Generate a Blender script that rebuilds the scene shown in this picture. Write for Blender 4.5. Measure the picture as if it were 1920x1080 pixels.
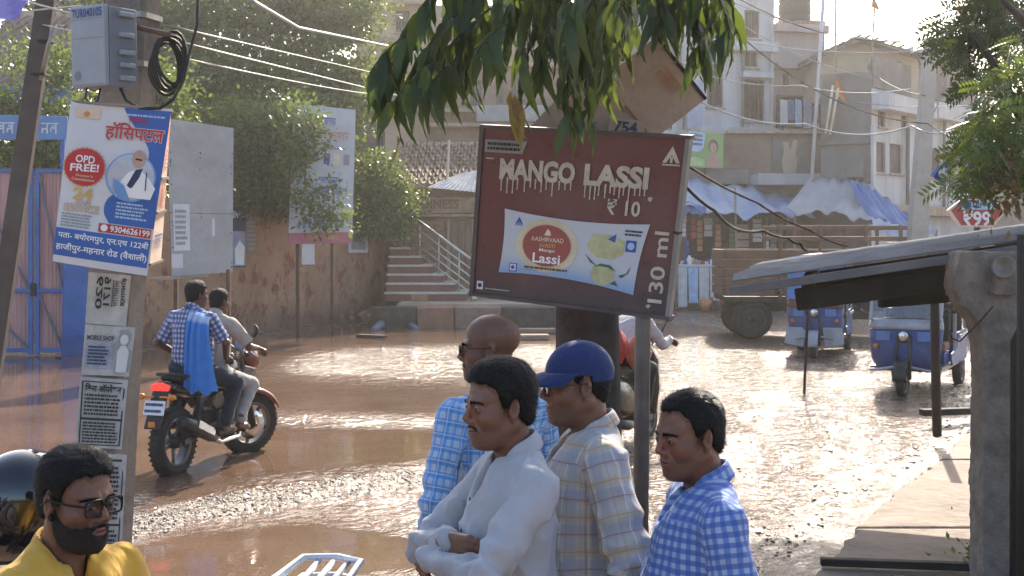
import bpy, math, random
import numpy as np
from mathutils import Vector, Matrix, Euler
R = math.radians
random.seed(7); rng = np.random.default_rng(7)
for o in list(bpy.data.objects): bpy.data.objects.remove(o)
sc = bpy.context.scene
COL = sc.collection
# ------------------------------------------------------------------ camera, sky, sun, exposure
F, H, HY = 2600.0, 2.1, 440.0          # focal length in photo pixels, eye height, horizon row
cam = bpy.data.cameras.new('camera'); cam.lens = 36 * F / 1920; cam.sensor_width = 36
cam.shift_y = -(540 - HY) / 1920; cam.clip_start = 0.1; cam.clip_end = 900
camo = bpy.data.objects.new('camera', cam); COL.objects.link(camo)
camo.location = (0, 0, H); camo.rotation_euler = (R(90), 0, 0); sc.camera = camo
SUN_AZ, SUN_EL = 12.0, 35.0            # degrees right of the view axis, above the horizon
w = bpy.data.worlds.new('World'); sc.world = w; w.use_nodes = True
nt = w.node_tree; bg = nt.nodes['Background']
sky = nt.nodes.new('ShaderNodeTexSky'); sky.sky_type = 'NISHITA'; sky.sun_disc = False
sky.sun_elevation = R(SUN_EL); sky.sun_rotation = R(SUN_AZ); sky.dust_density = 3.0; sky.air_density = 1.0; sky.ozone_density = 1.0
nt.links.new(sky.outputs[0], bg.inputs[0]); bg.inputs[1].default_value = 0.15
sl = bpy.data.lights.new('sun', 'SUN'); sl.energy = 5.0; sl.angle = R(0.6); sl.color = (1.0, 0.90, 0.76)
so = bpy.data.objects.new('sun', sl); COL.objects.link(so)
sd = Vector((math.sin(R(SUN_AZ)) * math.cos(R(SUN_EL)), math.cos(R(SUN_AZ)) * math.cos(R(SUN_EL)), math.sin(R(SUN_EL))))
so.rotation_euler = (-sd).to_track_quat('-Z', 'Y').to_euler(); so.location = sd * 60
sc.view_settings.view_transform = 'Standard'; sc.view_settings.look = 'None'
sc.view_settings.exposure = 1.2; sc.view_settings.gamma = 1.0
sc.cycles.max_bounces = 6; sc.cycles.diffuse_bounces = 3; sc.cycles.glossy_bounces = 3
sc.cycles.transmission_bounces = 4; sc.cycles.transparent_max_bounces = 8; sc.cycles.volume_bounces = 0
sc.cycles.use_denoising = True; sc.cycles.caustics_reflective = False; sc.cycles.caustics_refractive = False
sc.cycles.sample_clamp_indirect = 6.0

# ------------------------------------------------------------------ helpers
def P(px, py, Y): return Vector(((px - 960) / F * Y, Y, H - (py - HY) / F * Y))   # a photo point at depth Y, in metres
def G(px, py, z=0.0): return P(px, py, F * (H - z) / (py - HY))                   # the same on the ground
INV = {}
def tag(o, label=None, cat=None, group=None, kind=None):
    if label: o['label'] = label
    if cat: o['category'] = cat
    if group: o['group'] = group
    if kind: o['kind'] = kind
    return o
def thing(name, label, cat, loc=(0, 0, 0), rz=0.0, group=None, s=1.0):
    o = bpy.data.objects.new(name, None); COL.objects.link(o); o.empty_display_size = .1
    o.location = loc; o.rotation_euler = (0, 0, rz); o.scale = (s, s, s)
    INV[o.name] = (Matrix.Translation(Vector(loc)) @ Matrix.Rotation(rz, 4, 'Z') @ Matrix.Scale(s, 4)).inverted()
    return tag(o, label, cat, group)
def copy_tree(o, parent=None):
    c = o.copy(); COL.objects.link(c); c.parent = parent
    for ch in o.children: copy_tree(ch, c)
    return c
def mesh_obj(name, verts, faces, mats, parent=None, smooth=False, mi=None, attrs=None, w=False):
    me = bpy.data.meshes.new(name)
    v = np.asarray(verts, dtype=np.float32).reshape(-1, 3)
    if w and parent is not None:
        p = parent
        while p.parent is not None: p = p.parent
        if p.name in INV:
            m = np.array(INV[p.name]); v = v @ m[:3, :3].T.astype(np.float32) + m[:3, 3].astype(np.float32)
    if isinstance(faces, np.ndarray):
        n, k = faces.shape
        me.vertices.add(len(v)); me.vertices.foreach_set('co', v.ravel())
        me.loops.add(n * k); me.loops.foreach_set('vertex_index', faces.astype(np.int32).ravel())
        me.polygons.add(n); me.polygons.foreach_set('loop_start', np.arange(0, n * k, k, dtype=np.int32))
        me.update(calc_edges=True)
    else:
        me.from_pydata(v.tolist(), [], faces); me.update()
    for m in (mats if isinstance(mats, (list, tuple)) else [mats]): me.materials.append(m)
    if mi is not None: me.polygons.foreach_set('material_index', np.asarray(mi, dtype=np.int32))
    if smooth: me.polygons.foreach_set('use_smooth', np.ones(len(me.polygons), dtype=bool))
    for k, a in (attrs or {}).items():
        a = np.asarray(a, dtype=np.float32)
        if a.ndim == 1: at = me.attributes.new(k, 'FLOAT', 'POINT'); at.data.foreach_set('value', a)
        else: at = me.attributes.new(k, 'FLOAT_VECTOR', 'POINT'); at.data.foreach_set('vector', a.ravel())
    o = bpy.data.objects.new(name, me); COL.objects.link(o)
    if parent is not None: o.parent = parent
    return o
def orth(d):
    d = Vector(d).normalized(); a = Vector((0, 0, 1)) if abs(d.z) < .95 else Vector((1, 0, 0))
    u = d.cross(a).normalized(); return u, u.cross(d).normalized() * -1
class MB:
    def __init__(s, T=None): s.v = []; s.f = []; s.m = []; s.mi = 0; s.T = T
    def add(s, vs, fs):
        o = len(s.v)
        for v in vs: s.v.append(tuple(s.T @ Vector(v)) if s.T is not None else tuple(v))
        for f in fs: s.f.append(tuple(i + o for i in f)); s.m.append(s.mi)
        return s
    def box(s, c, d, rz=0, rot=None):
        c = Vector(c); m = rot if rot is not None else Matrix.Rotation(rz, 3, 'Z')
        vs = [c + m @ Vector((x * d[0] / 2, y * d[1] / 2, z * d[2] / 2)) for x in (-1, 1) for y in (-1, 1) for z in (-1, 1)]
        return s.add(vs, [(0, 1, 3, 2), (4, 6, 7, 5), (0, 4, 5, 1), (2, 3, 7, 6), (0, 2, 6, 4), (1, 5, 7, 3)])
    def bar(s, p0, p1, a, b, up=None):
        p0, p1 = Vector(p0), Vector(p1); d = (p1 - p0).normalized()
        u, v = orth(d)
        if up is not None:
            u = d.cross(Vector(up)).normalized(); v = u.cross(d).normalized()
        vs = []
        for p in (p0, p1):
            for x, y in ((-1, -1), (1, -1), (1, 1), (-1, 1)): vs.append(p + u * x * a / 2 + v * y * b / 2)
        return s.add(vs, [(3, 2, 1, 0), (4, 5, 6, 7), (0, 1, 5, 4), (1, 2, 6, 5), (2, 3, 7, 6), (3, 0, 4, 7)])
    def tube(s, pts, r, n=8, cap=True, closed=False):
        pts = [Vector(p) for p in pts]; k = len(pts); rr = r if isinstance(r, (list, tuple)) else [r] * k
        d0 = (pts[1] - pts[0]).normalized(); u, v = orth(d0); vs = []; fs = []
        for i, p in enumerate(pts):
            a = pts[(i - 1) % k] if (i or closed) else pts[0]; b = pts[(i + 1) % k] if (i < k - 1 or closed) else pts[-1]
            d = (b - a).normalized(); u = (u - d * u.dot(d)).normalized(); v = d.cross(u)
            for j in range(n):
                t = 2 * math.pi * j / n; vs.append(p + (u * math.cos(t) + v * math.sin(t)) * rr[i])
        for i in range(k if closed else k - 1):
            i2 = (i + 1) % k
            for j in range(n): fs.append((i * n + j, i * n + (j + 1) % n, i2 * n + (j + 1) % n, i2 * n + j))
        if cap and not closed: fs += [tuple(range(n - 1, -1, -1)), tuple((k - 1) * n + j for j in range(n))]
        return s.add(vs, fs)
    def cyl(s, p0, p1, r0, r1=None, n=12): return s.tube([p0, p1], [r0, r0 if r1 is None else r1], n)
    def lathe(s, prof, c=(0, 0, 0), axis=(0, 0, 1), n=20, arc=2 * math.pi):
        ax = Vector(axis).normalized(); u, v = orth(ax); c = Vector(c); vs = []; fs = []; k = len(prof)
        full = abs(arc - 2 * math.pi) < 1e-6; m = n if full else n + 1
        for j in range(m):
            t = arc * j / n; d = u * math.cos(t) + v * math.sin(t)
            for r, z in prof: vs.append(c + ax * z + d * r)
        for j in range(n):
            j2 = (j + 1) % m
            for i in range(k - 1): fs.append((j * k + i, j2 * k + i, j2 * k + i + 1, j * k + i + 1))
        return s.add(vs, fs)
    def torus(s, c, axis, R0, r0, n=28, k=8, squash=1.0):
        return s.lathe([(R0 + r0 * math.cos(2 * math.pi * i / k), squash * r0 * math.sin(2 * math.pi * i / k)) for i in range(k + 1)], c, axis, n)
    def extrude(s, poly, o, u, v, d):
        """flat outline poly [(a,b)] in the plane o + a*u + b*v, thickened by vector d"""
        o, u, v, d = Vector(o), Vector(u), Vector(v), Vector(d); n = len(poly)
        vs = [o + u * a + v * b for a, b in poly] + [o + u * a + v * b + d for a, b in poly]
        return s.add(vs, [tuple(range(n - 1, -1, -1)), tuple(range(n, 2 * n))] + [(i, (i + 1) % n, (i + 1) % n + n, i + n) for i in range(n)])
    def loft(s, secs, cap=True, closed=True):
        n = len(secs[0]); vs = [Vector(p) for q in secs for p in q]; fs = []
        for i in range(len(secs) - 1):
            for j in range(n if closed else n - 1): fs.append((i * n + j, i * n + (j + 1) % n, (i + 1) * n + (j + 1) % n, (i + 1) * n + j))
        if cap and closed: fs += [tuple(range(n - 1, -1, -1)), tuple((len(secs) - 1) * n + j for j in range(n))]
        return s.add(vs, fs)
    def build(s, name, mats, parent=None, smooth=False, bev=0.0, w=False, seg=2):
        o = mesh_obj(name, s.v, s.f, mats, parent, smooth, s.m if isinstance(mats, (list, tuple)) else None, w=w)
        if bev:
            b = o.modifiers.new('bevel', 'BEVEL'); b.width = bev; b.segments = seg; b.limit_method = 'ANGLE'; b.angle_limit = R(40)
        return o
def rrect(wd, ht, r, n=4, x=0, y=0):
    out = []
    for cx, cy, a0 in ((wd / 2 - r, ht / 2 - r, 0), (-wd / 2 + r, ht / 2 - r, 90), (-wd / 2 + r, -ht / 2 + r, 180), (wd / 2 - r, -ht / 2 + r, 270)):
        for i in range(n + 1):
            a = R(a0 + 90 * i / n); out.append((x + cx + r * math.cos(a), y + cy + r * math.sin(a)))
    return out

# ------------------------------------------------------------------ materials
MATS = {}
def mixc(t, fac, a, b, mode='MIX'):
    n = t.nodes.new('ShaderNodeMix'); n.data_type = 'RGBA'; n.blend_type = mode
    for i, x in ((0, fac), (6, a), (7, b)):
        if hasattr(x, 'links'): t.links.new(x, n.inputs[i])
        elif i == 0: n.inputs[0].default_value = x
        else: n.inputs[i].default_value = (*x, 1) if len(x) == 3 else x
    return n.outputs[2]
def noise(t, scale, detail=4, rough=.55, vec=None, dim=None, dist=0):
    n = t.nodes.new('ShaderNodeTexNoise'); n.inputs['Scale'].default_value = scale; n.inputs['Detail'].default_value = detail
    n.inputs['Roughness'].default_value = rough; n.inputs['Distortion'].default_value = dist
    if vec is not None: t.links.new(vec, n.inputs['Vector'])
    return n.outputs['Fac']
def ramp(t, x, a, b):
    n = t.nodes.new('ShaderNodeMapRange'); n.inputs['From Min'].default_value = a; n.inputs['From Max'].default_value = b
    t.links.new(x, n.inputs['Value']); return n.outputs['Result']
def math_(t, op, a, b=None, c=None):
    n = t.nodes.new('ShaderNodeMath'); n.operation = op
    for i, x in enumerate((a, b, c)):
        if x is None: continue
        if hasattr(x, 'links'): t.links.new(x, n.inputs[i])
        else: n.inputs[i].default_value = x
    return n.outputs[0]
def coords(t, kind='Object'):
    return t.nodes.new('ShaderNodeTexCoord').outputs[kind]
def mapv(t, vec, scale=(1, 1, 1), rot=(0, 0, 0)):
    n = t.nodes.new('ShaderNodeMapping'); n.inputs['Scale'].default_value = scale; n.inputs['Rotation'].default_value = rot
    t.links.new(vec, n.inputs[0]); return n.outputs[0]
def M(name, c, rough=.75, metal=0.0, n=.18, sc_=5.0, bump=0.0, bsc=60.0, c2=None, spec=.5, coat=0.0, dirt=0.0, dirtc=(.13, .09, .06), stretch=None, emit=None, trans=0.0, sss=0.0, rv=0.12):
    if name in MATS: return MATS[name]
    m = bpy.data.materials.new(name); m.use_nodes = True; t = m.node_tree; b = t.nodes['Principled BSDF']; MATS[name] = m
    vec = coords(t)
    if stretch: vec = mapv(t, vec, stretch)
    f = noise(t, sc_, 6, .6, vec)
    f = ramp(t, f, .32, .68)
    lo = tuple(x * (1 - n) for x in c) if c2 is None else c
    hi = tuple(min(1, x * (1 + n)) for x in c) if c2 is None else c2
    col = mixc(t, f, lo, hi)
    if dirt:
        g = ramp(t, noise(t, sc_ * .37 + .3, 8, .68, vec), .5, .72)
        g2 = ramp(t, noise(t, sc_ * 9, 4, .6, vec), .35, .75)
        g = math_(t, 'MULTIPLY', math_(t, 'ADD', math_(t, 'MULTIPLY', g, .8), math_(t, 'MULTIPLY', g2, .25)), dirt)
        col = mixc(t, g, col, dirtc)
    t.links.new(col, b.inputs['Base Color'])
    b.inputs['Metallic'].default_value = metal; b.inputs['Specular IOR Level'].default_value = spec
    rr = ramp(t, noise(t, sc_ * 3, 4, .6, vec), .3, .7)
    rr = math_(t, 'MULTIPLY_ADD', rr, rv, max(0.02, rough - rv / 2)); t.links.new(rr, b.inputs['Roughness'])
    if coat: b.inputs['Coat Weight'].default_value = coat; b.inputs['Coat Roughness'].default_value = .08
    if bump:
        bn = t.nodes.new('ShaderNodeBump'); bn.inputs['Strength'].default_value = min(1, bump); bn.inputs['Distance'].default_value = .01 * max(1, bump)
        t.links.new(noise(t, bsc, 6, .6, vec), bn.inputs['Height']); t.links.new(bn.outputs[0], b.inputs['Normal'])
    if emit: b.inputs['Emission Color'].default_value = (*emit[0], 1); b.inputs['Emission Strength'].default_value = emit[1]
    if trans: b.inputs['Transmission Weight'].default_value = trans
    if sss: b.inputs['Subsurface Weight'].default_value = sss; b.inputs['Subsurface Radius'].default_value = (.012, .005, .003); b.inputs['Subsurface Scale'].default_value = 1.0
    return m
def leafmat(name, a, b_, tr=.35, rough=.45):
    """foliage: colour varies leaf by leaf (attribute rnd), part of the light passes through"""
    m = bpy.data.materials.new(name); m.use_nodes = True; t = m.node_tree; MATS[name] = m
    p = t.nodes['Principled BSDF']; at = t.nodes.new('ShaderNodeAttribute'); at.attribute_name = 'rnd'
    oi = t.nodes.new('ShaderNodeObjectInfo')
    f = math_(t, 'FRACT', math_(t, 'ADD', at.outputs['Fac'], oi.outputs['Random']))
    col = mixc(t, f, a, b_)
    col = mixc(t, ramp(t, noise(t, 35, 4, .6, coords(t)), .3, .7), col, mixc(t, .5, col, (.03, .035, .01)))
    t.links.new(col, p.inputs['Base Color']); p.inputs['Roughness'].default_value = rough; p.inputs['Specular IOR Level'].default_value = .4
    tl = t.nodes.new('ShaderNodeBsdfTranslucent'); t.links.new(mixc(t, .45, col, (.30, .38, .04)), tl.inputs[0])
    mx = t.nodes.new('ShaderNodeMixShader'); mx.inputs[0].default_value = tr
    t.links.new(p.outputs[0], mx.inputs[1]); t.links.new(tl.outputs[0], mx.inputs[2])
    t.links.new(mx.outputs[0], t.nodes['Material Output'].inputs[0]); return m
def clothmat(name, base, layers=(), rough=.9, wr=.12, weave=900):
    """woven cloth: stripe layers (axis, period, offset, width, colour, strength) over the cloth coordinates 'cloth'"""
    m = bpy.data.materials.new(name); m.use_nodes = True; t = m.node_tree; MATS[name] = m
    p = t.nodes['Principled BSDF']; at = t.nodes.new('ShaderNodeAttribute'); at.attribute_name = 'cloth'
    sx = t.nodes.new('ShaderNodeSeparateXYZ'); t.links.new(at.outputs['Vector'], sx.inputs[0])
    wob = math_(t, 'MULTIPLY_ADD', noise(t, 9, 3, .5, at.outputs['Vector']), .010, -.005)
    ax = [math_(t, 'ADD', sx.outputs[0], wob), math_(t, 'ADD', sx.outputs[1], wob)]
    col = mixc(t, ramp(t, noise(t, 14, 5, .6, coords(t)), .3, .7), tuple(x * (1 - wr) for x in base), tuple(min(1, x * (1 + wr * .6)) for x in base))
    for a, per, off, wd, c, st in layers:
        fr = math_(t, 'FRACT', math_(t, 'ADD', math_(t, 'DIVIDE', ax[a], per), 100 + off))
        e = min(.08, wd * .3)
        up = ramp(t, fr, 0, e); dn = ramp(t, fr, wd + e, wd)
        col = mixc(t, math_(t, 'MULTIPLY', math_(t, 'MULTIPLY', up, dn), st), col, c)
    t.links.new(col, p.inputs['Base Color']); p.inputs['Roughness'].default_value = rough; p.inputs['Specular IOR Level'].default_value = .2
    p.inputs['Sheen Weight'].default_value = .15
    bn = t.nodes.new('ShaderNodeBump'); bn.inputs['Strength'].default_value = .5; bn.inputs['Distance'].default_value = .013
    t.links.new(noise(t, 18, 6, .55, mapv(t, coords(t), (1, 1, .6)), dist=.7), bn.inputs['Height']); t.links.new(bn.outputs[0], p.inputs['Normal'])
    return m
def glassmat(name, tint=(.6, .65, .7), a=.25):
    m = bpy.data.materials.new(name); m.use_nodes = True; t = m.node_tree; MATS[name] = m
    g = t.nodes.new('ShaderNodeBsdfGlossy'); g.inputs['Roughness'].default_value = .03
    tr = t.nodes.new('ShaderNodeBsdfTransparent'); tr.inputs[0].default_value = (*tint, 1)
    mx = t.nodes.new('ShaderNodeMixShader'); fr = t.nodes.new('ShaderNodeFresnel'); fr.inputs[0].default_value = 1.5
    t.links.new(math_(t, 'ADD', fr.outputs[0], a), mx.inputs[0]); t.links.new(tr.outputs[0], mx.inputs[1]); t.links.new(g.outputs[0], mx.inputs[2])
    t.links.new(mx.outputs[0], t.nodes['Material Output'].inputs[0]); return m

# ------------------------------------------------------------------ flat panels in space, and lettering on them
class Patch:
    """a panel spanned by four corners (bottom-left, bottom-right, top-right, top-left)"""
    def __init__(s, bl, br, tr, tl):
        s.c = [Vector(x) for x in (bl, br, tr, tl)]
        s.W = ((s.c[1] - s.c[0]).length + (s.c[2] - s.c[3]).length) / 2; s.Hh = ((s.c[3] - s.c[0]).length + (s.c[2] - s.c[1]).length) / 2
        s.n = (s.c[1] - s.c[0]).cross(s.c[3] - s.c[0]).normalized()
    def __call__(s, u, v, d=0.0):
        a = s.c[0].lerp(s.c[1], u); b = s.c[3].lerp(s.c[2], u); return a.lerp(b, v) + s.n * d
    def slab(s, mb, u0, v0, u1, v1, d0, d1):
        q = [s(u, v, d) for d in (d0, d1) for u, v in ((u0, v0), (u1, v0), (u1, v1), (u0, v1))]
        return mb.add(q, [(3, 2, 1, 0), (4, 5, 6, 7), (0, 1, 5, 4), (1, 2, 6, 5), (2, 3, 7, 6), (3, 0, 4, 7)])
    def rect(s, mb, u0, v0, u1, v1, d, n=1):
        for i in range(n):
            a, b = u0 + (u1 - u0) * i / n, u0 + (u1 - u0) * (i + 1) / n
            mb.add([s(a, v0, d), s(b, v0, d), s(b, v1, d), s(a, v1, d)], [(0, 1, 2, 3)])
        return mb
    def poly(s, mb, pts, d): return mb.add([s(u, v, d) for u, v in pts], [tuple(range(len(pts)))])
    def disc(s, mb, u, v, r, d, n=28, ry=None, teeth=0):
        pts = []
        for i in range(n):
            a = 2 * math.pi * i / n; k = r * (1 - (.06 if teeth and i % 2 else 0)); kk = (ry if ry else r) * (1 - (.06 if teeth and i % 2 else 0))
            pts.append((u + k * math.cos(a) / s.W, v + kk * math.sin(a) / s.Hh))
        return s.poly(mb, pts, d)
def text_mesh(txt, bold=0.0):
    c = bpy.data.curves.new('lettering', 'FONT'); c.body = txt; c.size = 1.0; c.align_x = 'LEFT'; c.offset = bold; c.resolution_u = 3
    o = bpy.data.objects.new('lettering', c); COL.objects.link(o); dg = bpy.context.evaluated_depsgraph_get(); dg.update()
    me = bpy.data.meshes.new_from_object(o.evaluated_get(dg)); v = np.zeros(len(me.vertices) * 3, dtype=np.float32); me.vertices.foreach_get('co', v)
    f = [tuple(p.vertices) for p in me.polygons]; bpy.data.objects.remove(o); bpy.data.curves.remove(c); bpy.data.meshes.remove(me)
    return v.reshape(-1, 3), f
def lettering(pt, txt, u0, v0, u1, v1, mat, parent, d=.004, bold=0.0, vert=False, slant=0.0, name='lettering', warp=None):
    """fit one line of writing into the box u0..u1, v0..v1 of the panel; vert: running upwards"""
    v, f = text_mesh(txt, bold)
    if len(v) == 0: return None
    lo, hi = v.min(0), v.max(0); q = (v[:, :2] - lo[:2]) / np.maximum(hi[:2] - lo[:2], 1e-6)
    out = []
    for a, b in q:
        if vert: uu, vv = u0 + (1 - b) * (u1 - u0), v0 + a * (v1 - v0)
        else: uu, vv = u0 + a * (u1 - u0), v0 + b * (v1 - v0) + slant * a
        if warp: uu, vv = warp(uu, vv)
        out.append(pt(uu, vv, d))
    return mesh_obj(name, [tuple(x) for x in out], f, mat, parent, w=True)
def panel(pt, name, mat, parent, u0, v0, u1, v1, d, n=1): return pt.rect(MB(), u0, v0, u1, v1, d, n).build(name, mat, parent, w=True)
def bars_of_text(pt, parent, mat, u0, v0, u1, v1, rows, d=.004, rag=.25, name='small_print', w=True):
    """rows of print too small to read: broken strokes"""
    mb = MB(); rh = (v1 - v0) / rows
    for i in range(rows):
        u = u0; end = u1 - random.random() * rag * (u1 - u0); y = v1 - (i + .5) * rh
        while u < end:
            l = (u1 - u0) * random.uniform(.03, .13)
            pt.rect(mb, u, y - rh * .28, min(end, u + l), y + rh * .28, d); u += l + (u1 - u0) * .018
    return tag(mb.build(name, mat, parent, w=w), kind='stuff')

def strokes(pt, parent, mat, u0, v0, u1, v1, words=3, d=.005, vert=False, seed=1):
    """a line of worn writing that cannot be read: head-lines with stems and loops hanging from them"""
    g = random.Random(seed * 13 + int(u0 * 97)); mb = MB(); L = 1.0 / words
    def put(q): pt.poly(mb, [((u0 + (1 - b) * (u1 - u0), v0 + a * (v1 - v0)) if vert else (u0 + a * (u1 - u0), v0 + b * (v1 - v0))) for a, b in q], d)
    for k in range(words):
        a0, a1 = k * L + .02, (k + 1) * L - .05 * L - .02; put([(a0, .80), (a1, .80), (a1, .92), (a0, .92)]); n = max(2, int((a1 - a0) * 13)); st = (a1 - a0) / n; th = st * .20
        for i in range(n):
            a = a0 + st * (i + .8); put([(a - th, .0), (a, .0), (a, .79), (a - th, .79)]); kind = g.randrange(3); y = g.uniform(.3, .5); w_ = st * .55
            if kind < 2: put([(a - th - w_, y), (a - th - .002, y), (a - th - .002, y + .14), (a - th - w_, y + .14)]); put([(a - th - w_, y - .25), (a - th - w_ + th, y - .25), (a - th - w_ + th, y - .01), (a - th - w_, y - .01)])
            if kind > 0: put([(a - th - w_ * .7, .60), (a - th - .002, .50), (a - th - .002, .62), (a - th - w_ * .6, .74)])
            if g.random() < .2: put([(a - th, .94), (a + th, 1.08), (a + th * 2, 1.06), (a, .93)])
    return tag(mb.build('lettering', mat, parent, w=True), kind='stuff')

# ------------------------------------------------------------------ leaf crowns
def crown(name, parent, mat, blobs, count, size, w=True, droop=.2, shell=.55, aspect=.5, seed=1):
    """small bent leaves spread through the volume of ellipsoid clumps"""
    g = np.random.default_rng(seed); bl = np.array([list(c) + list(r) for c, r in blobs], dtype=float)
    vol = (bl[:, 3] * bl[:, 4] * bl[:, 5]) ** .75
    ncl = max(12, count // 55); kc = g.choice(len(bl), ncl, p=vol / vol.sum()); dc = g.normal(size=(ncl, 3)); dc /= np.linalg.norm(dc, axis=1)[:, None]
    rc = np.clip(.72 + .26 * g.normal(size=ncl), .1, 1.2); cc = bl[kc, :3] + dc * rc[:, None] * bl[kc, 3:]; k = g.integers(0, ncl, count)
    off = g.normal(size=(count, 3)); sg = size * g.uniform(1.0, 2.4, ncl); c = cc[k] + off * sg[k][:, None] * (1, 1, .75); d = dc[k] * .5 + off * .35; d /= np.linalg.norm(d, axis=1)[:, None] + 1e-9
    ax = d * .6 + g.normal(size=(count, 3)) * .7; ax[:, 2] -= droop; ax /= np.linalg.norm(ax, axis=1)[:, None]
    sd_ = np.cross(ax, g.normal(size=(count, 3))); sd_ /= np.linalg.norm(sd_, axis=1)[:, None] + 1e-9
    nr = np.cross(ax, sd_); s = size * g.uniform(.6, 1.35, count)[:, None]
    q = np.stack([c, c + ax * s * .5 + sd_ * s * aspect * .5 + nr * s * .08, c + ax * s - nr * s * .1, c + ax * s * .5 - sd_ * s * aspect * .5 + nr * s * .08], 1)
    f = np.arange(count * 4).reshape(-1, 4)
    return mesh_obj(name, q.reshape(-1, 3), f, mat, parent, attrs={'rnd': np.repeat(g.random(count), 4)}, w=w)

# ------------------------------------------------------------------ solid shapes from distance fields (people, sacks, cloth)
def A3(x): return np.array(x, dtype=np.float32)
def ell(X, c, r, rot=None):
    q = X - A3(c)
    if rot is not None: q = q @ np.array(rot, dtype=np.float32)
    r = A3(r); k0 = np.sqrt(((q / r) ** 2).sum(1)); k1 = np.sqrt(((q / (r * r)) ** 2).sum(1)) + 1e-9
    return k0 * (k0 - 1) / k1
def cone(X, a, b, ra, rb):
    a, b = A3(a), A3(b); ab = b - a; q = X - a; t = np.clip(q @ ab / max(1e-9, ab @ ab), 0, 1)
    return np.sqrt(((q - t[:, None] * ab) ** 2).sum(1)) - (ra + (rb - ra) * t)
def smin(a, b, k):
    h = np.maximum(k - np.abs(a - b), 0) / k; return np.minimum(a, b) - h * h * k * .25
def smax(a, b, k): return -smin(-a, -b, k)
def waves(X, seed, freq, n=5, sq=(1, 1, 1)):
    g = np.random.default_rng(seed); out = np.zeros(len(X), dtype=np.float32); Xs = X * A3(sq)
    for i in range(n):
        d = g.normal(size=3); d /= np.linalg.norm(d); fr = freq * g.uniform(.6, 1.6)
        out += np.sin(Xs @ A3(d * fr) + g.uniform(0, 6.28) + 1.3 * np.sin(Xs @ A3(g.normal(size=3) * freq * .5)))
    return out / n
def nets(fn, lo, hi, h, margin=.012):
    lo, hi = A3(lo), A3(hi); n = np.ceil((hi - lo) / h).astype(int) + 1
    ax = [lo[i] + h * np.arange(n[i], dtype=np.float32) for i in range(3)]
    B = 6; nb = -(-n // B); cx = [lo[i] + h * (np.arange(nb[i], dtype=np.float32) * B + (B - 1) / 2) for i in range(3)]
    dc = fn(np.stack(np.meshgrid(*cx, indexing='ij'), -1).reshape(-1, 3)).reshape(nb); act = np.abs(dc) < h * B * .95 + margin
    up = lambda a: np.repeat(np.repeat(np.repeat(a, B, 0), B, 1), B, 2)[:n[0], :n[1], :n[2]]
    d = np.where(up(dc) < 0, -1., 1.).astype(np.float32); am = up(act); ai = np.argwhere(am); Pn = lo + h * ai.astype(np.float32)
    if len(Pn): d[am] = np.concatenate([fn(c) for c in np.array_split(Pn, max(1, len(Pn) // 200000))])
    C = {(i, j, k): d[i:n[0] - 1 + i, j:n[1] - 1 + j, k:n[2] - 1 + k] for i in (0, 1) for j in (0, 1) for k in (0, 1)}
    cnt = sum((c < 0).astype(np.int8) for c in C.values()); mask = (cnt > 0) & (cnt < 8)
    idx = -np.ones(mask.shape, dtype=np.int64); idx[mask] = np.arange(mask.sum()); cell = np.argwhere(mask).astype(np.float32)
    acc = np.zeros((len(cell), 3), dtype=np.float32); num = np.zeros(len(cell), dtype=np.float32)
    for a in C:
        for e in range(3):
            if a[e] == 0:
                b = list(a); b[e] = 1; b = tuple(b); da, db = C[a][mask], C[b][mask]; cr = (da < 0) != (db < 0)
                t = np.where(cr, da / np.where(cr, da - db, 1), 0); p = np.tile(A3(a), (len(cell), 1)); p[:, e] += t
                acc += p * cr[:, None]; num += cr
    v = lo + h * (cell + acc / np.maximum(num, 1)[:, None]); fs = []
    s = d < 0
    for e in range(3):
        o1, o2 = [(1, 2), (2, 0), (0, 1)][e]
        sl0 = [slice(None)] * 3; sl1 = [slice(None)] * 3; sl0[e] = slice(0, n[e] - 1); sl1[e] = slice(1, n[e])
        x = s[tuple(sl0)] != s[tuple(sl1)]; ii = np.argwhere(x)
        ok = (ii[:, o1] > 0) & (ii[:, o2] > 0) & (ii[:, o1] < n[o1] - 1) & (ii[:, o2] < n[o2] - 1); ii = ii[ok]
        if len(ii) == 0: continue
        ins = s[tuple(sl0)][tuple(ii.T)]
        def cidx(a1, a2):
            q = ii.copy(); q[:, o1] -= a1; q[:, o2] -= a2; return idx[tuple(q.T)]
        q = np.stack([cidx(1, 1), cidx(0, 1), cidx(0, 0), cidx(1, 0)], 1); q[~ins] = q[~ins][:, ::-1]; fs.append(q)
    return v, np.concatenate(fs)
def rotm(yaw=0, pitch=0, roll=0):
    return np.array(Matrix.Rotation(yaw, 3, 'Z') @ Matrix.Rotation(pitch, 3, 'Y') @ Matrix.Rotation(roll, 3, 'X'), dtype=np.float32)
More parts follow.
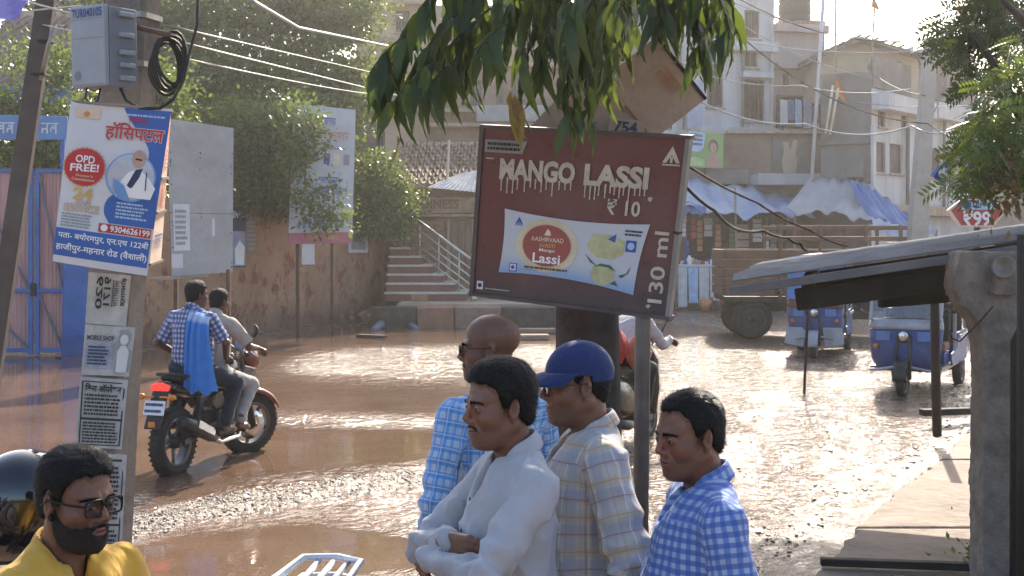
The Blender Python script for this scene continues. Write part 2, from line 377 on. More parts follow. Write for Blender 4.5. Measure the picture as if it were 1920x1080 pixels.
# ================================================================== SETTING: ground, road, water
def gp(px, Y, z): return Vector(((px - 960) / F * Y, Y, z))
def zof(py, Y): return H - (py - HY) / F * Y
def sstep(a, b, x):
    t = np.clip((x - a) / (b - a), 0, 1); return t * t * (3 - 2 * t)
def vnoise(x, y, seed):
    """smooth value noise on a lattice"""
    g = np.random.default_rng(seed); tb = g.random((256, 256)).astype(np.float32)
    xi = np.floor(x).astype(int); yi = np.floor(y).astype(int); fx = x - xi; fy = y - yi
    fx = fx * fx * (3 - 2 * fx); fy = fy * fy * (3 - 2 * fy); t = lambda a, b: tb[a % 256, b % 256]
    return (t(xi, yi) * (1 - fx) + t(xi + 1, yi) * fx) * (1 - fy) + (t(xi, yi + 1) * (1 - fx) + t(xi + 1, yi + 1) * fx) * fy
def seg_dist(X, Y, pts):
    d = np.full(X.shape, 1e9)
    for (x0, y0), (x1, y1) in zip(pts[:-1], pts[1:]):
        dx, dy = x1 - x0, y1 - y0; t = np.clip(((X - x0) * dx + (Y - y0) * dy) / (dx * dx + dy * dy), 0, 1)
        d = np.minimum(d, np.hypot(X - x0 - t * dx, Y - y0 - t * dy))
    return d
BANK = [tuple(G(a, b)[:2]) for a, b in ((60, 1035), (240, 990), (500, 932), (820, 890), (960, 870))]
EDGE = [(1.0, 7.4), (1.55, 8.4), (2.6, 10.3), (3.9, 12.6), (5.3, 15.6), (8.4, 22)]
def right_of_edge(X, Y):
    ex = np.interp(Y, [p[1] for p in EDGE], [p[0] for p in EDGE]); return X - ex
def height(X, Y):
    n1 = vnoise(X * .55, Y * .35, 1); n2 = vnoise(X * 1.7 + 9, Y * 1.1, 2); n3 = vnoise(X * 6, Y * 4.2, 3); n4 = vnoise(X * 15, Y * 11, 4); n5 = vnoise(X * 32, Y * 26, 5)
    e = -.062 + .018 * (n1 - .5)
    bank = np.exp(-(seg_dist(X, Y, BANK) / .55) ** 2); e = e + bank * (.085 + .03 * (n2 - .5))
    side = sstep(-.9, 2.2, X - (-.2 + .24 * (Y - 11)) + 1.2 * (n1 - .5))
    ru = np.sin((X - .235 * Y) * 5.2 + 1.5 * n1) * .5 + .5; e = e + side * (.047 + .060 * (n2 - .5) + .030 * (n1 - .5) + .022 * (ru - .5))
    r = right_of_edge(X, Y); e = e + sstep(-1.1, .05, r) * .06
    e = e + sstep(29, 37, Y + 2 * (n1 - .5)) * .16
    lw = X - np.interp(Y, [23, 36], [-8.0, -3.2]); e = e + sstep(1.6, .1, lw) * .10 * sstep(22, 25, Y)
    e = e + sstep(8.6, 7.2, Y) * .16
    rough = np.clip(bank * 1.3 + side + sstep(29, 34, Y) * .7 + .25, 0, 1.2)
    e = e + rough * (.026 * (n3 - .5) + .017 * (n4 - .5) + .010 * (n5 - .5))
    return e
ys = [4.5]
while ys[-1] < 70: ys.append(ys[-1] + max(.03, .0042 * ys[-1]))
ys = np.array(ys); xs = np.concatenate([np.linspace(-16, -5, 90), np.arange(-4.93, 8, .055), np.linspace(8.05, 24, 120)])
gx, gy = np.meshgrid(xs, ys); gz = height(gx, gy); nx, ny = len(xs), len(ys)
ii = np.arange(nx * ny).reshape(ny, nx); gf = np.stack([ii[:-1, :-1], ii[:-1, 1:], ii[1:, 1:], ii[1:, :-1]], -1).reshape(-1, 4)
# wet mud and gravel
m = bpy.data.materials.new('wet_mud'); m.use_nodes = True; t = m.node_tree; b = t.nodes['Principled BSDF']; vec = coords(t)
col = mixc(t, ramp(t, noise(t, 1.1, 7, .62, vec), .35, .65), (.082, .048, .030), (.175, .112, .074))
col = mixc(t, ramp(t, noise(t, 26, 5, .7, vec), .4, .62), col, (.25, .185, .135))
col = mixc(t, ramp(t, noise(t, 60, 3, .6, vec), .55, .7), col, (.045, .03, .022))
t.links.new(col, b.inputs['Base Color'])
t.links.new(ramp(t, noise(t, 3.1, 5, .6, vec), .3, .75), b.inputs['Roughness'])
mr = t.nodes.new('ShaderNodeMapRange'); t.links.new(noise(t, 4, 6, .65, vec), mr.inputs[0]); mr.inputs[1].default_value = .35; mr.inputs[2].default_value = .7; mr.inputs[3].default_value = .10; mr.inputs[4].default_value = .36; b.inputs['Specular IOR Level'].default_value = .8
t.links.new(mr.outputs[0], b.inputs['Roughness'])
bn = t.nodes.new('ShaderNodeBump'); bn.inputs['Strength'].default_value = 1; bn.inputs['Distance'].default_value = .045
t.links.new(noise(t, 22, 6, .62, vec, dist=.5), bn.inputs['Height']); t.links.new(bn.outputs[0], b.inputs['Normal'])
road = mesh_obj('road', np.stack([gx, gy, gz], -1), gf, m, smooth=True); tag(road, 'wet muddy gravel road running up the street', kind='structure')
# muddy water, with choppier stretches where it runs over the gravel
wxs = np.linspace(-16, 20, 240); wys = []
y_ = 6.0
while y_ < 40: wys.append(y_); y_ += max(.05, .008 * y_)
wys = np.array(wys); wx, wy = np.meshgrid(wxs, wys); q = np.arange(wx.size).reshape(wx.shape)
wf = np.stack([q[:-1, :-1], q[:-1, 1:], q[1:, 1:], q[1:, :-1]], -1).reshape(-1, 4)
bankd = np.exp(-(seg_dist(wx, wy, BANK) / .75) ** 2)
flow = np.exp(-((wy - 23.5 - .15 * wx) / 3.6) ** 2) * sstep(-5.5, -2.5, wx)
midflow = np.exp(-((wy - 15.6 + .25 * (wx + 2)) / .8) ** 2) * sstep(-4, -2.3, wx)
sidew = sstep(-1.6, .6, wx - .1 - .2 * (wy - 12))
pool = np.exp(-(((wx + .6) / 1.6) ** 2 + ((wy - 14.0) / .9) ** 2)) + 1.3 * np.exp(-(((wx + 1.0) / 1.5) ** 2 + ((wy - 9.1) / .62) ** 2))
chop = np.clip(.018 + .7 * bankd + .9 * flow + .7 * midflow + 1.1 * sidew - .9 * pool, .012, 1)
m = bpy.data.materials.new('muddy_water'); m.use_nodes = True; t = m.node_tree; b = t.nodes['Principled BSDF']; vec = coords(t)
t.links.new(mixc(t, ramp(t, noise(t, .6, 5, .6, vec), .35, .65), (.112, .068, .044), (.165, .107, .074)), b.inputs['Base Color'])
b.inputs['IOR'].default_value = 1.36
at = t.nodes.new('ShaderNodeAttribute'); at.attribute_name = 'chop'
h1 = noise(t, 4.2, 3, .55, mapv(t, vec, (1, .8, 1)), dist=.8); h2 = noise(t, 13, 3, .6, mapv(t, vec, (1, .7, 1)), dist=.8)
hh = math_(t, 'ADD', math_(t, 'MULTIPLY', h1, .7), math_(t, 'MULTIPLY', h2, .36))
t.links.new(math_(t, 'MULTIPLY_ADD', at.outputs['Fac'], .085, .03), b.inputs['Roughness'])
bn = t.nodes.new('ShaderNodeBump'); bn.inputs['Distance'].default_value = .22
t.links.new(math_(t, 'MULTIPLY', at.outputs['Fac'], .85), bn.inputs['Strength']); t.links.new(hh, bn.inputs['Height']); t.links.new(bn.outputs[0], b.inputs['Normal'])
wz = .006 * chop * (vnoise(wx * 3.1, wy * 2.2, 21) - .5) + .006 * chop * (vnoise(wx * 1.3, wy * 1.1, 22) - .5)
water = mesh_obj('water', np.stack([wx, wy, wz], -1), wf, m, smooth=True, attrs={'chop': chop.ravel()}); tag(water, 'brown muddy flood water over the road', kind='structure')
dirtm = M('dry_dirt', (.24, .17, .12), .9, n=.3, sc_=.7, bump=.8, bsc=8, dirt=.5)
mb = MB(); mb.add([(-400, -30, -.3), (400, -30, -.3), (400, 500, -.3), (-400, 500, -.3)], [(0, 1, 2, 3)])
tag(mb.build('ground', dirtm), 'bare brown earth', kind='structure')
# stones lying in and along the gravel banks
def stones(n, sample, lo, hi, name, label, mat, seed):
    g = np.random.default_rng(seed); V = []; Fc = []; rn = []
    base = np.array([(1, 0, 0), (-1, 0, 0), (0, 1, 0), (0, -1, 0), (0, 0, 1), (0, 0, -1), (.62, .62, .3), (-.62, .62, .25), (-.62, -.62, .3), (.62, -.62, .25)], dtype=float)
    fc = np.array([(4, 0, 6), (4, 6, 2), (4, 2, 7), (4, 7, 1), (4, 1, 8), (4, 8, 3), (4, 3, 9), (4, 9, 0), (5, 6, 0), (5, 2, 6), (5, 7, 2), (5, 1, 7), (5, 8, 1), (5, 3, 8), (5, 9, 3), (5, 0, 9)])
    xy = sample(g, n); z = height(xy[:, 0], xy[:, 1]); k = (z > -.075); xy, z = xy[k], z[k]; n = len(z)
    s = lo + (hi - lo) * g.random(n) ** 3
    for i in range(n):
        a = g.random() * 6.28; v = base * (s[i] * g.uniform(.7, 1.3, 3)) * (1, 1, .6) * g.uniform(.8, 1.15, (10, 1))
        ca, sa = math.cos(a), math.sin(a); v = np.stack([v[:, 0] * ca - v[:, 1] * sa, v[:, 0] * sa + v[:, 1] * ca, v[:, 2]], 1)
        V.append(v + (xy[i, 0], xy[i, 1], z[i] + s[i] * .15)); Fc.append(fc + 10 * i)
    return tag(mesh_obj(name, np.concatenate(V), np.concatenate(Fc), mat, attrs={'rnd': np.repeat(g.random(n), 10)}), label, kind='stuff')
m = bpy.data.materials.new('wet_stone'); m.use_nodes = True; t = m.node_tree; b = t.nodes['Principled BSDF']; MATS['wet_stone'] = m
at = t.nodes.new('ShaderNodeAttribute'); at.attribute_name = 'rnd'
t.links.new(mixc(t, at.outputs['Fac'], (.13, .09, .06), (.36, .29, .23)), b.inputs['Base Color']); b.inputs['Roughness'].default_value = .3
def bank_sample(g, n):
    i = g.integers(0, len(BANK) - 1, n); t_ = g.random(n); p = np.array(BANK)
    return p[i] + (p[i + 1] - p[i]) * t_[:, None] + g.normal(size=(n, 2)) * (.45, .50)
def side_sample(g, n):
    Y = 8.5 + 15 * g.random(n) ** 1.3; X = np.interp(Y, [p[1] for p in EDGE], [p[0] for p in EDGE]) - .1 - np.abs(g.normal(size=n)) * 1.5; return np.stack([X, Y], 1)
stones(7500, bank_sample, .005, .017, 'gravel', 'wet gravel bank across the flooded road', MATS['wet_stone'], 3)
stones(3600, side_sample, .006, .022, 'gravel', 'wet stones strewn beside the footpath', MATS['wet_stone'], 4)

# ------------------------------------------------------------------ concrete footpath in slabs on the right
conc = M('path_concrete', (.245, .195, .160), .9, n=.3, sc_=2.2, bump=1.6, bsc=14, dirt=.85, dirtc=(.15, .10, .07))
fp = thing('footpath', None, None, (3.5, 11, 0)); fp['kind'] = 'structure'
E2 = [(1.72, 8.0), (2.35, 9.4), (3.05, 10.9), (3.8, 12.3), (4.65, 14.1), (5.6, 16.2), (6.9, 19.0)]
for i in range(len(E2) - 1):
    (x0, y0), (x1, y1) = E2[i], E2[i + 1]; mb = MB(); n = 16; top = .112 + .010 * math.sin(i * 2.1)
    jag = [(x0 + (x1 - x0) * k / n + random.gauss(0, .018), y0 + .004 + (y1 - y0 - .008) * k / n) for k in range(n + 1)]
    pl = jag + [(x1 + 3.2, y1 - .004), (x0 + 3.2, y0 + .004)]
    mb.extrude(pl[::-1], (0, 0, -.2), (1, 0, 0), (0, 1, 0), (0, 0, .2 + top)); mb.build('paving_slab', conc, fp, bev=.02, w=True)
# ================================================================== LEFT SIDE: gate, boundary wall, hoardings, plants, stairs
M('blue_paint', (.03, .13, .42), .5, n=.25, sc_=3, dirt=.4); M('pink_paint', (.52, .30, .29), .6, n=.2, sc_=2, dirt=.5, dirtc=(.25, .12, .1), stretch=(4, 4, .5))
M('rust', (.11, .06, .045), .85, n=.35, sc_=9, bump=.3); M('dark_iron', (.03, .028, .028), .6, metal=.4, n=.3)
M('white_flex', (.66, .66, .68), .5, n=.08, sc_=3, dirt=.28, dirtc=(.40, .36, .30)); M('white_ink', (.85, .85, .85), .5, n=.03); M('blue_ink', (.035, .10, .40), .45, n=.1, sc_=3); M('navy_ink', (.02, .03, .10), .5, n=.1)
M('red_ink', (.50, .03, .035), .45, n=.1); M('gold_ink', (.62, .42, .14), .5, n=.15); M('cream_ink', (.72, .62, .46), .5, n=.1); M('black_ink', (.02, .02, .022), .6, n=.1); M('grey_ink', (.30, .31, .34), .6, n=.1)
M('skin_print', (.50, .31, .23), .5, n=.1); M('sky_print', (.42, .58, .80), .5, n=.15)
GY = 24.0
gate = thing('metal_gate', 'pink corrugated double gate with blue frame under painted header board', 'gate', gp(60, GY, 0))
zt, zb = zof(316, GY), .02
for a, b_ in ((-58, 62), (66, 126)):
    x0, x1 = gp(a, GY, 0).x, gp(b_, GY, 0).x
    lf = MB(); n = int((x1 - x0) / .075); q = []
    for i in range(n * 4 + 1):
        x = x0 + .05 + (x1 - x0 - .1) * i / (n * 4); y = GY + .05 - (.018 if i % 4 in (1, 2) else 0); q.append((x, y))
    for i in range(len(q) - 1): lf.add([(q[i][0], q[i][1], zb + .05), (q[i + 1][0], q[i + 1][1], zb + .05), (q[i + 1][0], q[i + 1][1], zt - .05), (q[i][0], q[i][1], zt - .05)], [(0, 1, 2, 3)])
    lf.build('corrugated_sheet', MATS['pink_paint'], gate, w=True)
    fr = MB(); zm = zof(545, GY)
    for x in (x0 + .04, x1 - .04): fr.box((x, GY, (zt + zb) / 2), (.08, .06, zt - zb))
    for z in (zt - .04, zm, zb + .08): fr.box(((x0 + x1) / 2, GY - .002, z), (x1 - x0 - .15, .05, .07))
    fr.build('leaf_frame', MATS['blue_paint'], gate, w=True, bev=.008)
    br = MB(); br.bar((x1 - .08, GY - .03, zm + .06), (x0 + .08, GY - .03, zt - .1), .035, .035); br.bar((x0 + .08, GY - .03, zm - .06), (x1 - .08, GY - .03, zb + .12), .035, .035)
    br.build('brace', M('gate_brace', (.12, .13, .2), .6), gate, w=True)
MB().box((gp(64, GY, 0).x, GY - .05, 1.15), (.10, .05, .22)).build('bolt', MATS['dark_iron'], gate, w=True, bev=.01)
x0, x1 = gp(122, GY, 0).x, gp(164, GY, 0).x
pil = thing('gate_pillar', 'bright blue square gate pillar beside the pink gate', 'pillar', ((x0 + x1) / 2, GY + .1, 0))
MB().box((0, 0, 1.62), (x1 - x0, .4, 3.3)).build('shaft', MATS['blue_paint'], pil, bev=.015)
MB().box((0, 0, .18), (x1 - x0 + .06, .46, .4)).build('plinth', M('blue_plinth', (.025, .09, .32), .7, dirt=.6), pil, bev=.015)
MB().box((0, 0, 3.3), (x1 - x0 + .08, .48, .08)).build('cap', MATS['blue_paint'], pil, bev=.015)
hb = thing('header_board', 'blue painted header board with pale lettering above the pink gate', 'sign', gp(40, GY, zof(262, GY)))
pt = Patch(gp(-60, GY, zof(262, GY)), gp(126, GY, zof(262, GY)), gp(126, GY, zof(218, GY)), gp(-60, GY, zof(214, GY)))
pt.slab(MB(), 0, 0, 1, 1, -.05, 0).build('board', M('header_blue', (.10, .24, .52), .6, n=.2, sc_=3, dirt=.4), hb, w=True, bev=.01)
strokes(pt, hb, M('pale_letters', (.55, .60, .66), .6), .06, .25, .94, .75, 4)
for a in (-52, 118): MB().bar(gp(a, GY + .1, 3.2), gp(a, GY + .1, zof(258, GY)), .07, .07).build('bracket', MATS['blue_paint'], hb, w=True)

# the long boundary wall
WA, WB = gp(164, 24.6, 0), gp(716, 34.4, 0); wd = (WB - WA).normalized(); wn = Vector((wd.y, -wd.x, 0))
m = bpy.data.materials.new('old_plaster'); m.use_nodes = True; t = m.node_tree; b = t.nodes['Principled BSDF']; vec = coords(t); MATS['old_plaster'] = m
col = mixc(t, ramp(t, noise(t, .9, 7, .65, vec), .36, .64), (.36, .195, .115), (.46, .29, .18))
col = mixc(t, ramp(t, noise(t, 2.3, 8, .7, vec), .52, .60), col, (.25, .10, .06))
col = mixc(t, ramp(t, noise(t, 7, 8, .72, mapv(t, vec, (1, 1, .45))), .56, .66), col, (.13, .085, .065))
sz = t.nodes.new('ShaderNodeSeparateXYZ'); t.links.new(vec, sz.inputs[0])
damp = ramp(t, math_(t, 'ADD', sz.outputs[2], math_(t, 'MULTIPLY', noise(t, 1.5, 6, .65, vec), .9)), 1.15, .55)
col = mixc(t, math_(t, 'MULTIPLY', damp, .75), col, (.15, .095, .075)); t.links.new(col, b.inputs['Base Color']); b.inputs['Roughness'].default_value = .92
bn = t.nodes.new('ShaderNodeBump'); bn.inputs['Strength'].default_value = 1; bn.inputs['Distance'].default_value = .06
t.links.new(noise(t, 5, 9, .7, vec), bn.inputs['Height']); t.links.new(bn.outputs[0], b.inputs['Normal'])
wall = thing('boundary_wall', 'long stained brown plaster wall behind the passing motorcycle', 'wall', WA)
L = (WB - WA).length; nu, nv = 150, 34; vs = []; th = .23
for j in range(nv + 1):
    for i in range(nu + 1):
        u = L * i / nu; topz = 2.82 + .05 * math.sin(u * 1.3) + .03 * math.sin(u * 5.1); z = -.2 + (topz + .2) * j / nv
        dn = .05 * (vnoise(np.array([u * 1.9]), np.array([z * 1.9]), 31)[0] - .5) + .028 * (vnoise(np.array([u * 6]), np.array([z * 6]), 32)[0] - .5)
        vs.append(WA + wd * u + wn * dn + Vector((0, 0, z)))
fs = [(j * (nu + 1) + i, j * (nu + 1) + i + 1, (j + 1) * (nu + 1) + i + 1, (j + 1) * (nu + 1) + i) for j in range(nv) for i in range(nu)]
n0 = len(vs)
for i in range(nu + 1): vs.append(vs[nv * (nu + 1) + i] - wn * th); vs.append(Vector((vs[-1].x, vs[-1].y, -.2)))
for i in range(nu): fs += [(nv * (nu + 1) + i, nv * (nu + 1) + i + 1, n0 + 2 * i + 2, n0 + 2 * i), (n0 + 2 * i, n0 + 2 * i + 2, n0 + 2 * i + 3, n0 + 2 * i + 1)]
mesh_obj('plaster_face', vs, fs, MATS['old_plaster'], wall, w=True)
M('brick_red', (.30, .15, .10), .9, n=.35, sc_=3, bump=.6, bsc=25, c2=(.42, .27, .19), dirt=.5)
bk = None; pc = WB + wd * .22
MB().box(pc + Vector((0, 0, 1.35)) - wn * .12, (.5, .38, 3.0), math.atan2(wd.y, wd.x)).build('pilaster_core', M('mortar', (.28, .20, .15), .95, bump=.6), wall, w=True)
for r_ in range(32):
    off = .0 if r_ % 2 else .12
    for u in (-.27 + off, -.03 + off, .21 + off):
        if u > .30: continue
        wdt = .215 if u < .1 else .16
        mb = MB().box((0, 0, 0), (wdt * .97, .13, .074))
        if bk is None or r_ % 7 == 0:
            o = mb.build('brick', MATS['brick_red'], wall, bev=.008, seg=1); bk = o
        else: o = bk.copy(); COL.objects.link(o)
        o.location = INV[wall.name] @ (pc + wd * (u) + wn * (.075 + random.uniform(-.02, .02)) + Vector((0, 0, .12 + r_ * .086)))
        o.rotation_euler = (random.uniform(-.03, .03), random.uniform(-.03, .03), math.atan2(wd.y, wd.x) + random.uniform(-.05, .05))
# rubble by the wall's end
for i in range(34):
    c = gp(random.uniform(632, 735), random.uniform(32.6, 34), .06); s = random.uniform(.06, .2)
    mb = MB(); mb.box((0, 0, 0), (s * 1.6, s, s * .8), rot=Euler((random.random() * 2, random.random() * 2, random.random() * 6)).to_matrix())
    o = mb.build('rubble_lump', MATS['brick_red'] if i % 3 else MATS['mortar'], None, bev=.02, seg=1); o.location = c + Vector((0, 0, s * .3 + .12 * random.random()))
    tag(o, 'broken brick lump in the rubble at the brown wall\'s end', 'rubble', 'rubble heap by the wall end')

# grey tin hoarding in front of the wall
pt = Patch(P(322, 518, 22), P(436, 510, 22.6), P(438, 240, 22.6), P(314, 222, 22))
hd = thing('tin_hoarding', 'plain grey tin sheet hoarding with torn paper scraps, beside the electric pole', 'hoarding', gp(380, 22.3, 0))
M('grey_tin', (.40, .41, .41), .6, metal=.1, n=.15, sc_=2, dirt=.45, dirtc=(.18, .16, .14))
pt.slab(MB(), 0, .405, 1, 1, -.02, 0).build('upper_sheet', MATS['grey_tin'], hd, w=True); pt.slab(MB(), .004, 0, .997, .40, -.014, .008).build('lower_sheet', MATS['grey_tin'], hd, w=True)
mb = MB(); pt.slab(mb, .008, .004, .03, .99, -.05, -.022); pt.slab(mb, .97, .004, .99, .99, -.05, -.022); pt.slab(mb, .47, .01, .5, .99, -.05, -.022); mb.build('frame', MATS['rust'], hd, w=True)
mb = MB()
for px in (330, 428): mb.bar(gp(px, 22.2, -.1), P(px, 505, 22.2), .06, .06)
mb.build('leg', MATS['rust'], hd, w=True)
MB().bar(P(278, 524, 22), P(388, 516, 22), .10, .05).build('rail', M('old_wood', (.30, .25, .20), .85, n=.3, sc_=3, stretch=(1, 1, 6)), hd, w=True)
panel(pt, 'paper_scrap', MATS['white_flex'], hd, .04, .16, .30, .46, .014); bars_of_text(pt, hd, MATS['grey_ink'], .07, .19, .27, .43, 7, .02)
panel(pt, 'paper_scrap', MATS['white_flex'], hd, .655, .25, .70, .37, .014); panel(pt, 'paper_scrap', MATS['white_flex'], hd, .0, .05, .18, .14, .014)
mb = MB()
for i in range(26): pt.disc(mb, random.choice((.03, .48, .97)) + random.uniform(-.01, .01), random.random() * .98, .012, .010, 6)
tag(mb.build('nail', MATS['rust'], hd, w=True), kind='stuff')

# advertising panel on two posts
Y0 = 28.9
pt = Patch(P(541, 458, Y0 - .2), P(660, 455, Y0 + .4), P(667, 206, Y0 + .4), P(574 - 22, 194, Y0 - .2))
bb = thing('roadside_billboard', 'tall pale printed billboard on two rusty posts, half overgrown by creepers', 'billboard', gp(590, Y0, 0))
pt.slab(MB(), 0, .08, 1, 1, -.05, 0).build('panel', M('pale_flex', (.54, .57, .62), .5, n=.12, sc_=1.5, dirt=.4, dirtc=(.36, .34, .30)), bb, w=True)
pt.slab(MB(), 0, 0, 1, .08, -.05, .0).build('footer_band', M('rose_band', (.48, .17, .22), .5, n=.1), bb, w=True)
for px, dy in ((558, .06), (623, .42)): MB().bar(gp(px, Y0 + dy, -.2), P(px, 215, Y0 + dy), .085, .07).build('post', MATS['rust'], bb, w=True)
strokes(pt, bb, MATS['blue_ink'], .32, .865, .70, .925, 1); strokes(pt, bb, M('orange_ink', (.60, .27, .12), .5), .20, .765, .93, .825, 2)
strokes(pt, bb, MATS['blue_ink'], .45, .44, .78, .49, 1); strokes(pt, bb, MATS['blue_ink'], .35, .355, .92, .41, 2)
strokes(pt, bb, MATS['gold_ink'], .30, .022, .78, .058, 2, .006)
mb = MB(); pt.disc(mb, .24, .64, .17, .006, ry=.2); mb.build('printed_disc', MATS['blue_ink'], bb, w=True); mb = MB(); pt.disc(mb, .25, .65, .11, .010, ry=.13); mb.build('printed_figure', MATS['sky_print'], bb, w=True)
for k, (u, c) in enumerate(((.50, 'blue_ink'), (.66, 'cream_ink'), (.82, 'grey_ink'))): panel(pt, 'printed_bottle', MATS[c], bb, u, .58, u + .10, .66, .006)
bars_of_text(pt, bb, MATS['grey_ink'], .45, .685, .92, .71, 1, .006)
mb = MB()
for i in range(9):
    u = .12 + i * .085; pt.rect(mb, u, .11, u + .05, .13 + .05 * abs(math.sin(i * 1.9)) + .02, .006)
mb.build('printed_skyline', M('skyline_ink', (.16, .28, .46), .5), bb, w=True)
# posters pasted on the wall
def wallY(px):
    k = (px - 960) / F; m_ = wd.x / wd.y; return (WA.x - m_ * WA.y) / (k - m_)
def wall_poster(px0, px1, py0, py1, name, label, mat, Y):
    Y0_, Y1_ = wallY(px0) - .05, wallY(px1) - .05
    o = thing(name, label, 'poster', P((px0 + px1) / 2, py1, Y0_)); pt = Patch(P(px0, py1, Y0_), P(px1, py1, Y1_), P(px1, py0, Y1_), P(px0, py0, Y0_))
    pt.slab(MB(), 0, 0, 1, 1, -.02, 0).build('sheet', MATS[mat], o, w=True); return o, pt
o, pt = wall_poster(434, 461, 388, 501, 'clinic_poster', 'narrow dark blue poster with a figure and the word CENTRE, on the brown wall', 'navy_ink', 27.0)
panel(pt, 'lower_print', M('poster_blue', (.22, .33, .52), .5), o, .04, .02, .96, .60, .004); lettering(pt, 'ENTRE', .08, .82, .94, .93, MATS['white_ink'], o, bold=.02)
mb = MB(); pt.disc(mb, .55, .52, .055, .008, ry=.09); mb.build('printed_face', MATS['skin_print'], o, w=True)
mb = MB(); pt.poly(mb, [(.25, .04), (.85, .04), (.9, .34), (.55, .45), (.2, .3)], .008); mb.build('printed_coat', MATS['white_ink'], o, w=True)
o, pt = wall_poster(461, 482, 396, 478, 'brown_poster', 'small faded brown poster pasted right of the CENTRE poster', 'mortar', 27.3); bars_of_text(pt, o, MATS['grey_ink'], .1, .1, .9, .9, 8, .004)
o, pt = wall_poster(654, 690, 432, 474, 'grey_poster', 'grey square notice pasted on the wall below the shrub', 'white_flex', 32.6); panel(pt, 'notice_print', MATS['grey_ink'], o, .12, .14, .88, .9, .004); panel(pt, 'photo_print', M('notice_dark', (.13, .13, .13), .6), o, .2, .5, .6, .85, .008)
o, pt = wall_poster(566, 590, 458, 496, 'torn_paper', 'torn white paper hanging below the tall billboard', 'white_flex', 29.3)

# platform, stairs and the low tiled shop behind the wall's end
PY = 31.4
plat = thing('platform', None, None, gp(860, PY + 2, 0)); plat['kind'] = 'structure'
M('plat_conc', (.42, .33, .25), .9, n=.2, sc_=1.5, bump=.4, dirt=.4); M('plat_red', (.34, .19, .13), .9, n=.3, sc_=2, dirt=.4); M('plat_dark', (.09, .075, .062), .9, n=.3)
zt_ = zof(570, PY)
MB().box(Vector((gp(900, PY, 0).x, PY + 3.4, zt_ / 2 - .1)), (gp(1060, PY, 0).x - gp(742, PY, 0).x, 6.4, zt_ + .2)).build('slab', MATS['plat_conc'], plat, w=True, bev=.04)
for a, b_, mt in ((700, 781, 'plat_dark'), (783, 852, 'plat_red'), (854, 940, 'mortar'), (942, 1042, 'plat_dark')):
    p0, p1 = gp(a, PY, 0).x, gp(b_, PY, 0).x
    MB().box(((p0 + p1) / 2, PY - .02, zt_ * .5 - .12), (p1 - p0, .44, zt_ + .12)).build('kerb_block', MATS[mt], plat, w=True, bev=.035)
MB().box((gp(783, PY, 0).x, PY + .5, zt_ + .12), (.36, .2, .16)).build('kerb_brick', MATS['brick_red'], plat, w=True, bev=.02)
SY = PY + 1.4
st = thing('staircase', 'brown staircase with white nosings and steel railing behind the brick wall\'s end', 'staircase', gp(800, SY, zt_))
M('step_red', (.25, .12, .095), .7, n=.2, sc_=4); M('nosing', (.66, .60, .52), .6, n=.15)
M('steel_rail', (.62, .58, .52), .35, metal=.7, n=.1)
xl = gp(742, SY, 0).x; xr0 = gp(874, SY, 0).x
for i in range(7):
    z0 = zt_ + .21 * i; y0 = SY + .27 * i; xr = xr0 - .285 * i
    MB().box(((xl - .25 + xr) / 2, y0 + 1.0, z0 + .08), (xr - xl + .25, 2.0, .16)).build('riser', MATS['step_red'], st, w=True)
    MB().box(((xl - .25 + xr) / 2, y0 + .98, z0 + .186), (xr - xl + .29, 2.06, .05)).build('tread', MATS['nosing'], st, w=True, bev=.01)
pa = Vector((xr0 + .1, SY - .02, zt_)); pb = Vector((xr0 - .285 * 6.2, SY + .27 * 6.2, zt_ + .21 * 6.2))
rl = MB(); rl.tube([pa + Vector((0, 0, 1.0)), pb + Vector((0, 0, 1.0))], .035); rl.build('handrail', MATS['steel_rail'], st, smooth=True, w=True)
for k in range(4): MB().tube([pa + Vector((0, 0, .2 + .19 * k)), pb + Vector((0, 0, .2 + .19 * k))], .02, 6).build('rail_bar', MATS['steel_rail'], st, smooth=True, w=True)
for k in (.15, .42, .68, .94):
    q = pa.lerp(pb, k); MB().tube([q + Vector((0, 0, .02)), q + Vector((0, 0, 1.0))], .022, 6).build('baluster', MATS['steel_rail'], st, smooth=True, w=True)
nw = MB(); q = pa + Vector((.08, -.05, 0)); nw.lathe([(0, 0), (.08, .0), (.08, .1), (.05, .14), (.055, .3), (.05, .5), (.06, .62), (.045, .66), (.055, .9), (.065, .94), (.04, .98), (.02, 1.0), (.06, 1.05), (.065, 1.1), (.04, 1.16), (0, 1.18)], q, n=14)
nw.build('newel_post', MATS['steel_rail'], st, smooth=True, w=True)
# low shop behind the stairs
BY = 35.2
sh = thing('tiled_shop', 'low brown shop with wooden door and clay tiled roof behind the stairs', 'building', gp(850, BY, 0))
M('ochre_wall', (.38, .26, .17), .9, n=.25, sc_=1.5, bump=.5, bsc=12, dirt=.5); M('lintel', (.44, .33, .23), .85, n=.2, dirt=.4); M('door_wood', (.26, .17, .11), .8, n=.3, sc_=3, stretch=(3, 3, .6))
x0, x1 = gp(735, BY, 0).x, gp(1030, BY, 0).x
MB().box(((x0 + x1) / 2, BY + 2.5, 1.6), (x1 - x0, 5, 3.4)).build('wall', MATS['ochre_wall'], sh, w=True)
MB().box(((x0 + x1) / 2, BY - .12, zof(385, BY)), (x1 - x0 + .1, .26, .42)).build('lintel_beam', MATS['lintel'], sh, w=True, bev=.03)
MB().box(((x0 + x1) / 2, BY - .08, zof(404, BY)), (x1 - x0 + .1, .3, .07)).build('ledge', MATS['lintel'], sh, w=True, bev=.015)
lettering(Patch(gp(790, BY - .25, zof(392, BY)), gp(860, BY - .25, zof(392, BY)), gp(860, BY - .25, zof(374, BY)), gp(790, BY - .25, zof(374, BY))), 'DINESS', 0, 0, 1, 1, M('worn_letters', (.24, .16, .11), .9), sh, bold=.02)
